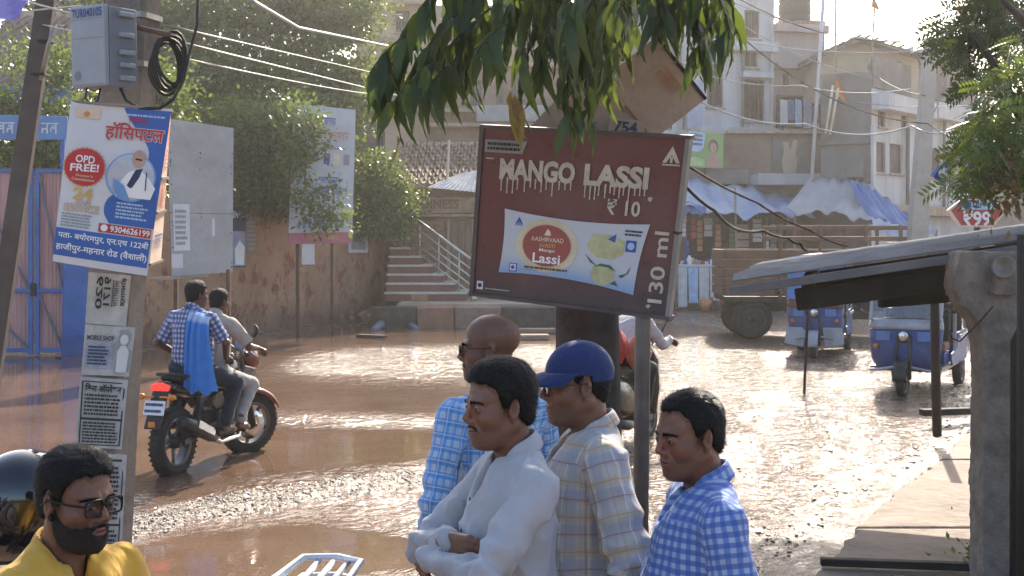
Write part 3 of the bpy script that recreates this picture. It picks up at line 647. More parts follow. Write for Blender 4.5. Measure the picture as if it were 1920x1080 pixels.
xd0, xd1 = gp(845, BY, 0).x, gp(884, BY, 0).x
dr = MB().box(((xd0 + xd1) / 2, BY - .03, zof(470, BY)), (xd1 - xd0, .08, 1.5)).build('door', MATS['door_wood'], sh, w=True, bev=.01)
for k in range(3): MB().box((xd0 + (xd1 - xd0) * (k + .5) / 3, BY - .08, zof(470, BY)), ((xd1 - xd0) / 3 - .03, .03, 1.38)).build('plank', MATS['door_wood'], dr, w=True, bev=.008)
for xx in (xd0 - .05, xd1 + .05): MB().box((xx, BY - .05, zof(470, BY)), (.09, .14, 1.6)).build('door_post', MATS['lintel'], sh, w=True, bev=.01)
mb = MB(); g = random.Random(4)
for i in range(80): mb.box((g.uniform(gp(765, BY, 0).x, xd0 - .2), BY - .02, g.uniform(zof(500, BY), zof(410, BY))), (g.uniform(.1, .3), g.uniform(.03, .08), g.uniform(.06, .12)))
mb.build('exposed_brickwork', MATS['brick_red'], sh, w=True, bev=.01, seg=1)
# tiled roof, tile by tile along its visible courses
M('clay_tile', (.27, .19, .145), .9, n=.35, sc_=2, bump=.4, c2=(.38, .29, .23)); tl = None
ra, rb = zof(338, BY), zof(262, BY + 3)
rs = MB(); rs.add([(x0, BY - .3, ra - .06), (x1, BY - .3, ra - .06), (x1, BY + 3, rb - .06), (x0, BY + 3, rb - .06)], [(0, 1, 2, 3)]); roof = rs.build('roof', MATS['mortar'], sh, w=True)
for r_ in range(11):
    for c_ in range(22):
        tt = r_ / 11; p = Vector((x0 + .1 + c_ * .185 + (.09 if r_ % 2 else 0), BY - .3 + 3.3 * tt, ra + (rb - ra) * tt + .02))
        if p.x > x1: continue
        if tl is None:
            mb = MB(); mb.lathe([(.085, -.2), (.10, .2), (.082, .2), (.068, -.2), (.085, -.2)], (0, 0, 0), (0, 1, .32), 6, arc=math.pi); tl = mb.build('tile', MATS['clay_tile'], roof, smooth=False); o = tl
        else: o = tl.copy(); COL.objects.link(o)
        o.location = INV[sh.name] @ p; o.rotation_euler = (random.uniform(-.08, .08), random.uniform(-.15, .15), random.uniform(-.12, .12))
pt = Patch(P(800, 352, BY - 1.0), P(906, 362, BY - 1.0), P(906, 318, BY - .2), P(862, 326, BY - .2)); tn = MB()
for i in range(24):
    a, b_ = i / 24, (i + 1) / 24; za, zb_ = (.02 if i % 2 else 0), (.02 if (i + 1) % 2 else 0); tn.add([pt(a, 0, za), pt(b_, 0, zb_), pt(b_, 1, zb_), pt(a, 1, za)], [(0, 1, 2, 3)])
tn.build('tin_awning', M('light_tin', (.52, .52, .50), .5, metal=.2, dirt=.3), sh, w=True)
MB().tube([gp(838, BY - .5, zof(352, BY)), gp(842, BY - .5, zof(265, BY))], .035, 6).build('pole', MATS['cream_ink'], sh, w=True)
# lying pipe and pale tarpaulin bundle in the water
mb = MB(); mb.tube([G(700, 620), G(720, 613) + Vector((0, 0, .12)), G(752, 612) + Vector((0, 0, .13)), G(782, 617)], [.07, .13, .12, .06], 8)
tag(mb.build('cement_sack', M('blue_grey', (.14, .18, .24), .6), None, smooth=True), 'long blue grey bundle lying in the water below the platform', 'sack')
for k, (a, b_, c_) in enumerate(((935, 1040, 606), (930, 1042, 618), (960, 1030, 630))):
    p0, p1 = G(a, c_ + 8), G(b_, c_ + 8); mb = MB().box((p0 + p1) / 2 + Vector((0, .2, .05)), ((p1 - p0).length, .35, .11), .03 * k)
    tag(mb.build('stone_slab', MATS['mortar'], None, bev=.03), ['upper grey stone slab lying under the lassi sign', 'middle grey stone slab lying under the lassi sign', 'short lower grey stone slab in the water under the lassi sign'][k], 'slab')
p0, p1 = G(672, 632), G(722, 636); tag(MB().bar(p0 + Vector((0, 0, .03)), p1 + Vector((0, 0, .05)), .12, .06).build('driftwood_plank', MATS['rust']), 'dark wet plank in the shallow water by the rubble', 'plank')

# plants along and behind the wall
lm1 = leafmat('leaf_mid', (.055, .11, .022), (.17, .23, .055)); lm2 = leafmat('leaf_dark', (.028, .058, .016), (.075, .115, .034), .25); lm3 = leafmat('leaf_bright', (.08, .14, .03), (.20, .26, .07))
M('bark', (.10, .075, .055), .95, n=.35, sc_=4, bump=.8, bsc=20)
def tree(name, label, base, trunk, blobs, count, size, mat, seed, cat='tree', stem='trunk', cr='crown'):
    o = thing(name, label, cat, base); mb = MB()
    for pts, r0 in trunk: mb.tube(pts, [r0 * (1 - .75 * i / (len(pts) - 1)) for i in range(len(pts))], 8)
    mb.build(stem, MATS['bark'], o, smooth=True, w=True); crown(cr, o, mat, blobs, count, size, seed=seed); return o
TY = 32.5
def B(px, py, Y, rx, rz, ry=None): return (tuple(P(px, py, Y)), (rx / F * Y, (ry if ry else 1.4), rz / F * Y))
tree('leafy_tree', 'broad leafy green tree behind the brown wall and hoarding', gp(470, TY + 3, 0),
     [([gp(470, TY + 3, 0), P(475, 330, TY + 3), P(450, 150, TY + 3), P(430, 20, TY + 3)], .28), ([P(472, 300, TY + 3), P(560, 160, TY + 2.5), P(620, 60, TY + 2)], .14), ([P(465, 240, TY + 3), P(360, 120, TY + 2)], .12)],
     [B(340, 40, TY + 2, 90, 95), B(470, 20, TY + 2, 105, 90), B(590, 30, TY + 2, 85, 85), B(665, 20, TY + 2.5, 45, 60), B(380, 170, TY + 1.5, 100, 70), B(500, 160, TY + 1, 100, 80), B(610, 150, TY + 1.5, 65, 60), B(320, 200, TY, 60, 70), B(450, 250, TY, 90, 55), B(560, 235, TY, 60, 60), B(655, 160, TY + 2, 40, 60), B(640, 230, TY + 2, 30, 30)], 30000, .19, lm1, 11)
tree('dark_bush', 'dark dense bush hanging over the wall beside the tin hoarding', gp(520, 30.9, 0), [([gp(520, 30.9, 1), P(505, 350, 30.9), P(500, 300, 30.5)], .08)],
     [B(485, 320, 29.7, 48, 55, .7), B(535, 345, 29.9, 42, 45, .7), B(505, 275, 30.2, 75, 45, .8), B(570, 360, 30.2, 45, 34, .6), B(462, 356, 29.0, 26, 36, .45), B(515, 375, 29.8, 40, 24, .4), B(440, 290, 29.6, 40, 40, .6)], 13000, .12, lm2, 12, 'bush', 'stem', 'foliage')
tree('creeper', 'green creeper trailing over the front of the tall billboard', gp(590, 28.5, 0), [([gp(575, 29.5, 2.6), P(572, 330, 28.6), P(570, 260, 28.6)], .03)],
     [B(566, 240, 28.5, 24, 60, .3), B(562, 310, 28.5, 22, 60, .3), B(596, 362, 28.4, 42, 26, .3), B(612, 392, 28.4, 30, 16, .25), B(640, 420, 28.4, 10, 16, .15), B(600, 410, 28.4, 9, 30, .15), B(470, 240, 29.6, 80, 40, .6), B(410, 260, 29.6, 60, 40, .6), B(540, 225, 29.6, 50, 30, .5), B(330, 240, 29.6, 40, 40, .6)], 9500, .12, lm3, 13, 'plant', 'stem', 'foliage')
tree('rounded_shrub', 'rounded light green shrub spilling over the wall above the stairs', gp(705, 34.6, 0), [([gp(705, 34.6, 1), P(708, 400, 34.4), P(700, 350, 34)], .07)],
     [B(690, 350, 33.7, 38, 48, .7), B(725, 355, 33.9, 36, 48, .7), B(705, 400, 33.5, 52, 38, .6), B(742, 395, 33.9, 24, 44, .5), B(668, 385, 33.2, 20, 40, .4), B(715, 310, 34, 30, 22, .4)], 12000, .11, lm3, 14, 'shrub', 'stem', 'foliage')
tree('garden_bush', 'green bush between the tiled roof and the meter box', gp(110, 26.5, 0), [([gp(110, 27, 0), P(112, 240, 27)], .07)],
     [B(105, 130, 26.5, 34, 70, .8), B(125, 230, 26, 60, 38, .8), B(60, 290, 25.5, 90, 30, .6), B(30, 195, 26, 60, 22, .5), B(300, 190, 27, 40, 60, .8), B(12, 110, 27, 22, 14, .4), B(290, 280, 27, 40, 60, .8), B(180, 290, 26, 60, 40, .6)], 14000, .12, lm1, 15, 'bush', 'stem', 'foliage')
tree('shade_tree', 'dark green tree top left of the leafy tree, behind the meter box', gp(250, 36, 0), [([gp(250, 36, 0), P(250, 200, 36), P(240, 60, 36)], .2)],
     [B(230, 60, 35, 110, 80), B(120, 30, 36, 90, 50), B(250, 160, 35, 90, 70), B(330, 260, 34, 70, 60), B(250, 280, 34, 90, 70)], 14000, .18, lm2, 16)
# old tiled roof at far left, with its rafters
OY = 29.0
oh = thing('old_house', 'old house with a sloping clay tiled roof behind the pink gate', 'building', gp(40, OY, 0))
x0, x1 = gp(-90, OY, 0).x, gp(135, OY, 0).x
MB().box(((x0 + x1) / 2, OY + 2.2, 1.9), (x1 - x0, 4, 4.2)).build('wall', MATS['ochre_wall'], oh, w=True)
za, zb_ = zof(205, OY), zof(20, OY + 3.5); rs = MB(); rs.add([(x0, OY - .2, za), (x1, OY - .2, za), (x1, OY + 3.5, zb_), (x0, OY + 3.5, zb_)], [(0, 1, 2, 3)]); roof = rs.build('roof', MATS['mortar'], oh, w=True)
for i in range(9):
    for k in range(13):
        tt = i / 9; p = Vector((x0 + .1 + k * .21, OY - .2 + 3.7 * tt, za + (zb_ - za) * tt + .05)); o = tl.copy(); COL.objects.link(o); o.parent = roof; o.location = INV[oh.name] @ p
        o.rotation_euler = (random.uniform(.15, .3), random.uniform(-.15, .15), -.5 + random.uniform(-.12, .12)); o.scale = (1.1, 1.1, 1.1)
MB().box(((x0 + x1) / 2, OY - .25, zof(178, OY)), (x1 - x0, .08, .34)).build('fascia_board', MATS['blue_paint'], oh, w=True, bev=.01)
pt = Patch(P(-60, 60, 20), P(40, 28, 20), P(88, -40, 20.8), P(-60, -60, 20.8)); tp = MB()
for i in range(10):
    for j in range(6):
        f_ = lambda a, c: pt(a / 10, c / 6, .06 * math.sin(a * 1.3 + c)); tp.add([f_(i, j), f_(i + 1, j), f_(i + 1, j + 1), f_(i, j + 1)], [(0, 1, 2, 3)])
o = tp.build('purple_tarpaulin', M('purple_tarp', (.17, .13, .46), .55, n=.15), None, smooth=True); tag(o, 'purple tarpaulin stretched above the old tiled roof in the corner', 'tarpaulin')
# ================================================================== BUILDINGS at the end of the street
M('white_wall', (.62, .62, .62), .85, n=.12, sc_=.8, bump=.25, bsc=10, dirt=.8, dirtc=(.24, .21, .18), stretch=(1, 1, .22)); M('pink_wall', (.48, .39, .36), .85, n=.15, sc_=.8, bump=.25, dirt=.75, dirtc=(.20, .165, .15), stretch=(1, 1, .22))
M('beige_wall', (.58, .46, .32), .85, n=.12, sc_=.8, dirt=.35); M('cement_wall', (.22, .205, .19), .9, n=.25, sc_=1.0, bump=.5, bsc=9, dirt=.5); M('brick_wall', (.30, .215, .165), .9, n=.3, sc_=1.2, bump=.7, bsc=9, dirt=.5)
M('cream_wall', (.55, .44, .33), .85, n=.15, sc_=.8, dirt=.4); M('shutter_brown', (.16, .12, .10), .7, n=.3, sc_=2); M('window_dark', (.025, .027, .03), .25, n=.3); M('tin_roof', (.20, .185, .17), .65, metal=.3, n=.3, sc_=2, dirt=.5)
M('tarp_blue', (.07, .14, .36), .5, n=.3, sc_=1.2, c2=(.16, .25, .47)); M('tarp_white', (.55, .57, .62), .5, n=.15, sc_=1.2, c2=(.28, .36, .55)); M('grey_tarp', (.38, .37, .38), .6, n=.2, sc_=1)
M('concrete_pole', (.40, .38, .35), .9, n=.15, sc_=2, bump=.4, bsc=40, dirt=.4); M('wire_black', (.018, .018, .018), .6); M('wire_pale', (.30, .28, .25), .6)
def facade(pt, holes, mb, dep=.18):
    us = sorted({0., 1.} | {h[0] for h in holes} | {h[2] for h in holes}); vs = sorted({0., 1.} | {h[1] for h in holes} | {h[3] for h in holes})
    for a, b in zip(us[:-1], us[1:]):
        for c, d in zip(vs[:-1], vs[1:]):
            if any(h[0] <= (a + b) / 2 <= h[2] and h[1] <= (c + d) / 2 <= h[3] for h in holes): continue
            mb.add([pt(a, c), pt(b, c), pt(b, d), pt(a, d)], [(0, 1, 2, 3)])
    for a, c, b, d in holes:
        for (p, q) in (((a, c), (b, c)), ((b, c), (b, d)), ((b, d), (a, d)), ((a, d), (a, c))): mb.add([pt(*p), pt(*q), pt(*q, -dep), pt(*p, -dep)], [(0, 1, 2, 3)])
def shell(pt, mb, depth):
    """side walls, back and top behind a facade"""
    f = [pt(0, 0), pt(1, 0), pt(1, 1), pt(0, 1)]; k = [p - pt.n * depth for p in f]
    mb.add(f + k, [(0, 3, 7, 4), (1, 5, 6, 2), (3, 2, 6, 7), (4, 7, 6, 5)])
def window(pt, h, b, style='grille'):
    a, c, e, d = h; fr = MB(); t = .05 / pt.W; s = .05 / pt.Hh
    for q in ((a, c, a + t, d), (e - t, c, e, d), (a + t, c, e - t, c + s), (a + t, d - s, e - t, d)): pt.slab(fr, *q, -.14, -.06)
    wo = fr.build('window', MATS['shutter_brown'], b, w=True)
    pt.slab(MB(), a, c, e, d, -.175, -.165).build('pane', MATS['window_dark'], wo, w=True)
    if style == 'grille':
        for k in range(1, 5): u = a + (e - a) * k / 5; pt.slab(MB(), u - .008 / pt.W, c, u + .008 / pt.W, d, -.12, -.10).build('grille_bar', MATS['shutter_brown'], wo, w=True)
    elif style == 'shutter':
        mid = (a + e) / 2
        for u0, u1 in ((a + t, mid - .01 / pt.W), (mid + .01 / pt.W, e - t)): pt.slab(MB(), u0, c + s, u1, d - s, -.12, -.085).build('shutter', MATS['shutter_brown'], wo, w=True, bev=.01)
    sl = MB(); pt.slab(sl, a - .06 / pt.W, c - .07 / pt.Hh, e + .06 / pt.W, c - .003, -.05, .07); sl.build('sill', MATS['lintel'], wo, w=True)
def uv(pt, px, py, Y, base):
    """panel fractions of a photo point, for a wall whose ends are base=(px0,Y0,px1,Y1,z0,z1)"""
    px0, Y0, px1, Y1, z0, z1 = base; X0, X1 = (px0 - 960) / F * Y0, (px1 - 960) / F * Y1; k = (px - 960) / F
    u = (k * Y0 - X0) / ((X1 - X0) - k * (Y1 - Y0)); Yy = Y0 + (Y1 - Y0) * u; return u, (zof(py, Yy) - z0) / (z1 - z0)
def bldg(name, label, base, mat, wins, depth=6, style='grille'):
    px0, Y0, px1, Y1, z0, z1 = base; b = thing(name, label, 'building', gp((px0 + px1) / 2, (Y0 + Y1) / 2, 0))
    pt = Patch(gp(px0, Y0, z0), gp(px1, Y1, z0), gp(px1, Y1, z1), gp(px0, Y0, z1)); hs = []
    for w_ in wins:
        a = uv(pt, w_[0], w_[3], 0, base); c = uv(pt, w_[2], w_[1], 0, base); hs.append((max(.004, a[0]), max(.004, a[1]), min(.996, c[0]), min(.996, c[1]), w_[4] if len(w_) > 4 else style))
    mb = MB(); facade(pt, [h[:4] for h in hs], mb); shell(pt, mb, depth); mb.build('wall', MATS[mat], b, w=True)
    for h in hs: window(pt, h[:4], b, h[4])
    return b, pt, lambda px, py: uv(pt, px, py, 0, base)
def ledge(b, pt, f, px0, py0, px1, py1, mat, d=.25, name='ledge'):
    a = f(px0, py1); c = f(px1, py0); return pt.slab(MB(), a[0], a[1], c[0], c[1], .003, d).build(name, MATS[mat], b, w=True, bev=.015)
# white house, far left of the right-hand row
b, pt, f = bldg('white_house', 'tall white house with grilled upper window, left of the pink house', (1300, 41.5, 1449, 42.5, 0, 9.6), 'white_wall', [(1392, 150, 1434, 226), (1326, 120, 1356, 200), (1396, 95, 1420, 125), (1396, 20, 1424, 70), (1330, 20, 1356, 80)])
ledge(b, pt, f, 1300, 243, 1449, 252, 'white_wall', .5); ledge(b, pt, f, 1300, 82, 1449, 92, 'white_wall', .35); ledge(b, pt, f, 1385, 138, 1442, 146, 'white_wall', .3, 'sunshade')
MB().tube([pt(*f(1444, 240), .1), pt(*f(1446, -10), .1)], .045, 6).build('drain_pipe', MATS['white_wall'], b, w=True)
mb = MB(); q = Patch(pt(*f(1283, 240), .2), pt(*f(1312, 240), .2), pt(*f(1312, 150), .2), pt(*f(1283, 150), .2)); q.slab(mb, 0, 0, 1, 1, -.03, 0); mb.build('hanging_cloth', MATS['tarp_white'], b, w=True)
# pink house with balcony
b, pt, f = bldg('pink_house', 'dusty pink house with laundry on its first-floor balcony', (1449, 42.5, 1546, 43, 0, 8.5), 'pink_wall', [(1454, 180, 1514, 246, 'open'), (1468, 138, 1480, 160)])
ledge(b, pt, f, 1449, 50, 1546, 60, 'pink_wall', .3); ledge(b, pt, f, 1449, 122, 1546, 130, 'pink_wall', .4); ledge(b, pt, f, 1449, 246, 1530, 254, 'lintel', .7)
q = Patch(pt(*f(1441, 246), .65), pt(*f(1512, 246), .65), pt(*f(1512, 214), .65), pt(*f(1441, 214), .65)); rl = MB()
for v in (.02, .95): q.slab(rl, 0, v, 1, v + .04, -.02, .02)
for i in range(14): q.slab(rl, i / 14, .06, i / 14 + .012, .95, -.01, .01)
rl.build('railing', MATS['shutter_brown'], b, w=True)
mb = MB(); g = random.Random(3)
for k in range(14):
    x = g.uniform(1449, 1546); p = pt(*f(x, 50), -.2); mb.box(p + Vector((0, 0, .1)), (g.uniform(.1, .4), .3, g.uniform(.06, .25)), g.random())
mb.build('roof_clutter', MATS['brick_red'], b, w=True)
for k, (a, c, e, m_) in enumerate(((1442, 1456, 238, 'white_flex'), (1457, 1468, 228, 'tarp_blue'), (1470, 1482, 240, 'sky_print'), (1486, 1500, 244, 'tarp_white'), (1501, 1513, 234, 'blue_ink'))):
    q = Patch(pt(*f(a, e), .72), pt(*f(c, e), .74), pt(*f(c, 192), .72), pt(*f(a, 190), .72)); mb = MB()
    for i in range(6): mb.add([q(i / 6, 0, .03 * (i % 2)), q((i + 1) / 6, 0, .03 * ((i + 1) % 2)), q((i + 1) / 6, 1, 0), q(i / 6, 1, 0)], [(0, 1, 2, 3)])
    o = mb.build('laundry', MATS[m_], None, smooth=True); tag(o, ['white sheet drying on the pink house balcony, first from the white house', 'narrow deep blue cloth drying on the pink house balcony', 'pale blue cloth drying mid balcony of the pink house', 'white and blue cloth drying right of the middle of the pink balcony', 'bright blue cloth at the far end of the pink house balcony'][k], 'laundry')
# brick parapet with mural panel and the shop front below
b, pt, f = bldg('shop_row', 'low brick shop row with dark fascia under the pink and white houses', (1278, 40.5, 1640, 40.8, 0, zof(250, 40.5)), 'brick_wall', [(1286, 384, 1476, 566, 'dark')], 1.2)  # dark sheet in the shop opening stands in for the shaded interior
ledge(b, pt, f, 1278, 318, 1398, 346, 'cement_wall', .5, 'fascia'); ledge(b, pt, f, 1398, 330, 1536, 350, 'grey_tin', 1.6, 'canopy'); ledge(b, pt, f, 1400, 351, 1530, 372, 'cement_wall', .9, 'fascia')
ledge(b, pt, f, 1360, 246, 1546, 251, 'lintel', .25)
mu = thing('mural_panel', 'painted panel with a pale figure on the brick parapet', 'sign', pt(*f(1478, 330), .1)); q = Patch(pt(*f(1446, 334), .08), pt(*f(1512, 336), .08), pt(*f(1514, 258), .08), pt(*f(1448, 256), .08))
q.slab(MB(), 0, .12, 1, 1, -.06, 0).build('board', MATS['brick_wall'], mu, w=True); q.slab(MB(), -.06, 0, 1.05, .11, -.06, .06).build('base_board', M('salmon', (.50, .36, .28), .8), mu, w=True)
mb = MB(); q.poly(mb, [(.32, .13), (.66, .13), (.70, .42), (.66, .60), (.70, .92), (.58, .95), (.52, .72), (.47, .70), (.44, .88), (.28, .88), (.32, .64), (.27, .42)], .01); mb.build('painted_figure', MATS['cream_wall'], mu, w=True)
mb = MB(); q.poly(mb, [(.02, .16), (.22, .3), (.3, .7), (.1, .98), (.02, .98)], .008); q.poly(mb, [(.98, .16), (.8, .3), (.72, .7), (.92, .98), (.98, .98)], .008); mb.build('painted_ground', MATS['cement_wall'], mu, w=True)
# green advertisement
ad = thing('green_billboard', 'green advertising board with a woman in front of the white house', 'billboard', P(1322, 316, 40)); q = Patch(P(1288, 313, 39.8), P(1356, 316, 39.8), P(1357, 252, 39.8), P(1289, 243, 39.8))
q.slab(MB(), 0, 0, 1, 1, -.08, 0).build('board', M('green_flex', (.26, .42, .13), .5, n=.2, sc_=1), ad, w=True); MB().bar(P(1322, 330, 39.95), P(1322, 250, 39.95), .08, .05).build('post', MATS['rust'], ad, w=True)
mb = MB(); q.poly(mb, [(.02, .6), (.03, .97), (.5, .97), (.45, .55), (.3, .42), (.12, .45)], .008); mb.build('printed_cloud', MATS['sky_print'], ad, w=True)
bars_of_text(q, ad, MATS['navy_ink'], .08, .58, .42, .94, 3, .012, .1)
mb = MB(); q.disc(mb, .72, .62, .14, .010, ry=.2); mb.build('printed_hair', MATS['shutter_brown'], ad, w=True); mb = MB(); q.disc(mb, .72, .58, .10, .014, ry=.15); q.poly(mb, [(.52, .02), (.95, .02), (.9, .3), (.74, .42), (.58, .32)], .012); mb.build('printed_woman', MATS['skin_print'], ad, w=True)
mb = MB(); q.poly(mb, [(.03, .03), (.5, .03), (.46, .22), (.2, .3), (.03, .22)], .008); mb.build('printed_leaves', M('pale_green', (.45, .60, .25), .5), ad, w=True)
# corner house: cement side, white balcony front, beige top storey and tin roof
cz0, cz1 = 0, zof(302, 38)
b, pt, f = bldg('corner_house', 'corner house with white balcony front, beige top storey and sloping tin roof', (1634, 38, 1830, 45.6, 0, zof(134, 38)), 'white_wall', [(1640, 268, 1660, 322, 'shutter'), (1668, 272, 1692, 324, 'shutter'), (1742, 280, 1764, 332, 'shutter'), (1774, 286, 1792, 334, 'shutter'), (1646, 208, 1660, 236, 'shutter'), (1690, 212, 1702, 238, 'shutter')], 1.45)
ptc, fc = pt, f
ledge(b, pt, f, 1634, 196, 1726, 206, 'white_wall', .5); ledge(b, pt, f, 1736, 212, 1826, 222, 'white_wall', .4); ledge(b, pt, f, 1634, 160, 1830, 164, 'cement_wall', .06, 'band'); ledge(b, pt, f, 1632, 392, 1830, 402, 'lintel', .4)
for px in (1632, 1698, 1732): ledge(b, pt, f, px, 235, px + 5, 400, 'white_wall', .10, 'pier')
_k = ptc(0, 0) - ptc.n * 1.45; side = Patch(_k, ptc(0, 0), ptc(0, 1), _k + Vector((0, 0, zof(134, 38)))); side.slab(MB(), 0, 0, 1, 1, .004, .05).build('side_wall', MATS['cement_wall'], b, w=True)
for v in (.32, .52, .70): side.slab(MB(), 0, v, 1, v + .02, .053, .16).build('side_ledge', MATS['cement_wall'], b, w=True)
side.slab(MB(), .55, .56, .9, .64, .053, .3).build('junk_shelf', MATS['cement_wall'], b, w=True)
# set-back beige storey and its gabled tin roof
zl, zh = zof(146, 40.5), zof(84, 40.5); up = Patch(gp(1540, 40.4, zl - .6), gp(1722, 40.4, zl - .6), gp(1722, 40.4, zof(100, 40.5)), gp(1540, 40.4, zof(98, 40.5)))
mb = MB(); mb.extrude([(0, zl - .6), (2.83, zl - .6), (2.83, zof(104, 40.4)), (1.16, zh + .1), (0, zof(100, 40.4))], (gp(1540, 40.4, 0).x, 40.4, 0), (1, 0, 0), (0, 0, 1), (0, 5, 0)); mb.build('top_storey', MATS['beige_wall'], b, w=True)
MB().box((gp(1760, 43.5, 0).x, 43.6, zof(135, 43)), (1.6, 1.2, 1.4)).build('stair_block', MATS['pink_wall'], b, w=True)
wo = MB().box((gp(1738, 42.6, 0).x, 42.5, zof(130, 42.5)), (.5, .3, .6)).build('opening', MATS['window_dark'], b, w=True)
rf = MB(); xa, xm, xb = gp(1528, 40, 0).x, gp(1612, 40, 0).x, gp(1822, 46, 0).x
for (p, q_) in (((xa, zof(106, 40)), (xm, zof(70, 40))), ((xm, zof(70, 40)), (gp(1735, 40, 0).x, zof(104, 40)))):
    rf.add([(p[0], 39.8, p[1]), (q_[0], 39.8, q_[1]), (q_[0], 46, q_[1]), (p[0], 46, p[1]), (p[0], 39.8, p[1] - .1), (q_[0], 39.8, q_[1] - .1), (q_[0], 46, q_[1] - .1), (p[0], 46, p[1] - .1)], [(0, 1, 2, 3), (7, 6, 5, 4), (0, 4, 5, 1), (1, 5, 6, 2), (2, 6, 7, 3), (3, 7, 4, 0)])
roof = rf.build('roof', MATS['tin_roof'], b, w=True)
for k in range(14):
    t_ = k / 13; x = xa + (gp(1735, 40, 0).x - xa) * t_; z = np.interp(x, [xa, xm, gp(1735, 40, 0).x], [zof(106, 40), zof(70, 40), zof(104, 40)]); MB().box((x, 42.7, z + .04), (.05, 6.3, .05)).build('roof_rib', MATS['tin_roof'], roof, w=True)
MB().bar(P(1735, 106, 41), P(1808, 124, 44), .6, .05).build('lean_to_roof', MATS['tin_roof'], roof, w=True)
for px in (1768, 1784, 1800): MB().bar(P(px, 168, 44), P(px, 116, 44), .07, .07).build('roof_post', MATS['beige_wall'], b, w=True)
bldg('far_house', 'plain grey house beyond the corner house, behind the roadside branch', (1806, 47, 2080, 46, 0, zof(285, 47)), 'cement_wall', [(1840, 330, 1862, 372), (1890, 330, 1912, 372)])
# houses glimpsed left of and behind the lassi sign
b, pt, f = bldg('cream_house', 'cream house with an arched ornate upper front behind the leafy tree', (668, 44, 800, 44, 0, 10.5), 'cream_wall', [(742, 20, 768, 60), (700, 246, 722, 300)])
mb = MB()
for (px, py, r, ry) in ((725, 130, 42, 56), ):
    q = [(px + r * math.cos(R(a)), py - ry * math.sin(R(a)) * 1.0) for a in range(-10, 191, 12)]
    for i in range(len(q) - 1): mb.bar(pt(*f(*q[i]), .1), pt(*f(*q[i + 1]), .1), .22, .16)
mb.build('arch_moulding', MATS['lintel'], b, w=True)
q = Patch(pt(*f(700, 190), .02), pt(*f(752, 190), .02), pt(*f(752, 90), .02), pt(*f(700, 90), .02)); mb = MB(); q.disc(mb, .5, .35, .38, .03, ry=.75); mb.build('niche', MATS['cement_wall'], b, w=True)
lettering(Patch(pt(*f(738, 42), .06), pt(*f(762, 42), .06), pt(*f(762, 28), .06), pt(*f(738, 28), .06)), '2013', 0, 0, 1, 1, MATS['worn_letters'], b, bold=.02)
ledge(b, pt, f, 668, 4, 800, 12, 'lintel', .5); ledge(b, pt, f, 690, 196, 800, 204, 'lintel', .4)
ja = thing('lattice_screen', 'grey pierced lattice screen behind the tall billboard', 'screen', gp(650, 40, 0)); q = Patch(P(598, 312, 40), P(702, 312, 40), P(702, 150, 40), P(598, 150, 40)); mb = MB()
for i in range(17): mb.bar(q(i / 16, 0), q(i / 16, 1), .05, .08)
for i in range(26): mb.bar(q(0, i / 25, .02), q(1, i / 25, .02), .05, .06)
tag(mb.build('lattice', MATS['cement_wall'], ja, w=True), kind='stuff'); q.slab(MB(), 0, 0, 1, 1, -.6, -.5).build('backing_wall', MATS['brick_wall'], ja, w=True); q.slab(MB(), -.03, -3, 1.03, -.004, -.6, .1).build('base_wall', MATS['brick_wall'], ja, w=True)
b, pt, f = bldg('grey_house', 'weathered grey house with blue windows above the tiled shop', (800, 43.5, 1075, 43.5, 0, 9.3), 'brick_wall', [(930, 140, 946, 196, 'grille'), (958, 136, 985, 196, 'grille'), (880, 150, 905, 200, 'grille')])
for y in (205, 232, 120): ledge(b, pt, f, 800, y, 1075, y + 7, 'lintel', .45)
MB().box(pt(*f(960, 215), .5), (2.2, .1, .5)).build('tin_sheet', MATS['grey_tin'], b, w=True)
b, pt, f = bldg('blue_window_house', 'grey house with blue shutters glimpsed right of the tree trunk', (1075, 43, 1296, 42, 0, 9.8), 'cement_wall', [(1228, 150, 1262, 240, 'open'), (1100, 120, 1150, 220), (1266, 60, 1290, 120)])
a = f(1230, 236); c = f(1258, 156); pt.slab(MB(), a[0], a[1], c[0], c[1], -.14, -.08).build('blue_shutter', MATS['tarp_blue'], b, w=True)
ledge(b, pt, f, 1075, 130, 1296, 138, 'lintel', .5); ledge(b, pt, f, 1220, 246, 1296, 256, 'white_wall', .6); ledge(b, pt, f, 1262, 140, 1282, 246, 'white_wall', .2, 'pier')

# ---- tarpaulin awnings
def tarp(name, label, top, bot, mat, nx=18, ny=6, amp=.10, seed=1, th=True):
    """a sagging cloth between an upper and a lower polyline"""
    g = random.Random(seed); ph = [g.uniform(0, 6) for _ in range(6)]; V = []
    def along(pl, t_):
        k = t_ * (len(pl) - 1); i = min(int(k), len(pl) - 2); return Vector(pl[i]).lerp(Vector(pl[i + 1]), k - i)
    for j in range(ny + 1):
        for i in range(nx + 1):
            u, v = i / nx, j / ny; p = along(top, u).lerp(along(bot, u), v)
            p.z += -amp * math.sin(math.pi * v) * .8 + amp * .6 * math.sin(9 * u + ph[0] + 2 * v) * v + amp * .45 * math.sin(23 * u + ph[1]) * v + amp * .3 * math.sin(41 * u + ph[2] - 3 * v); p.y += amp * .5 * math.sin(17 * u + ph[3] + 4 * v); V.append(p)
    fs = [(j * (nx + 1) + i, j * (nx + 1) + i + 1, (j + 1) * (nx + 1) + i + 1, (j + 1) * (nx + 1) + i) for j in range(ny) for i in range(nx)]
    o = mesh_obj(name, V, fs, MATS[mat], None, smooth=True); md = o.modifiers.new('thick', 'SOLIDIFY'); md.thickness = .012
    return tag(o, label, 'tarpaulin')
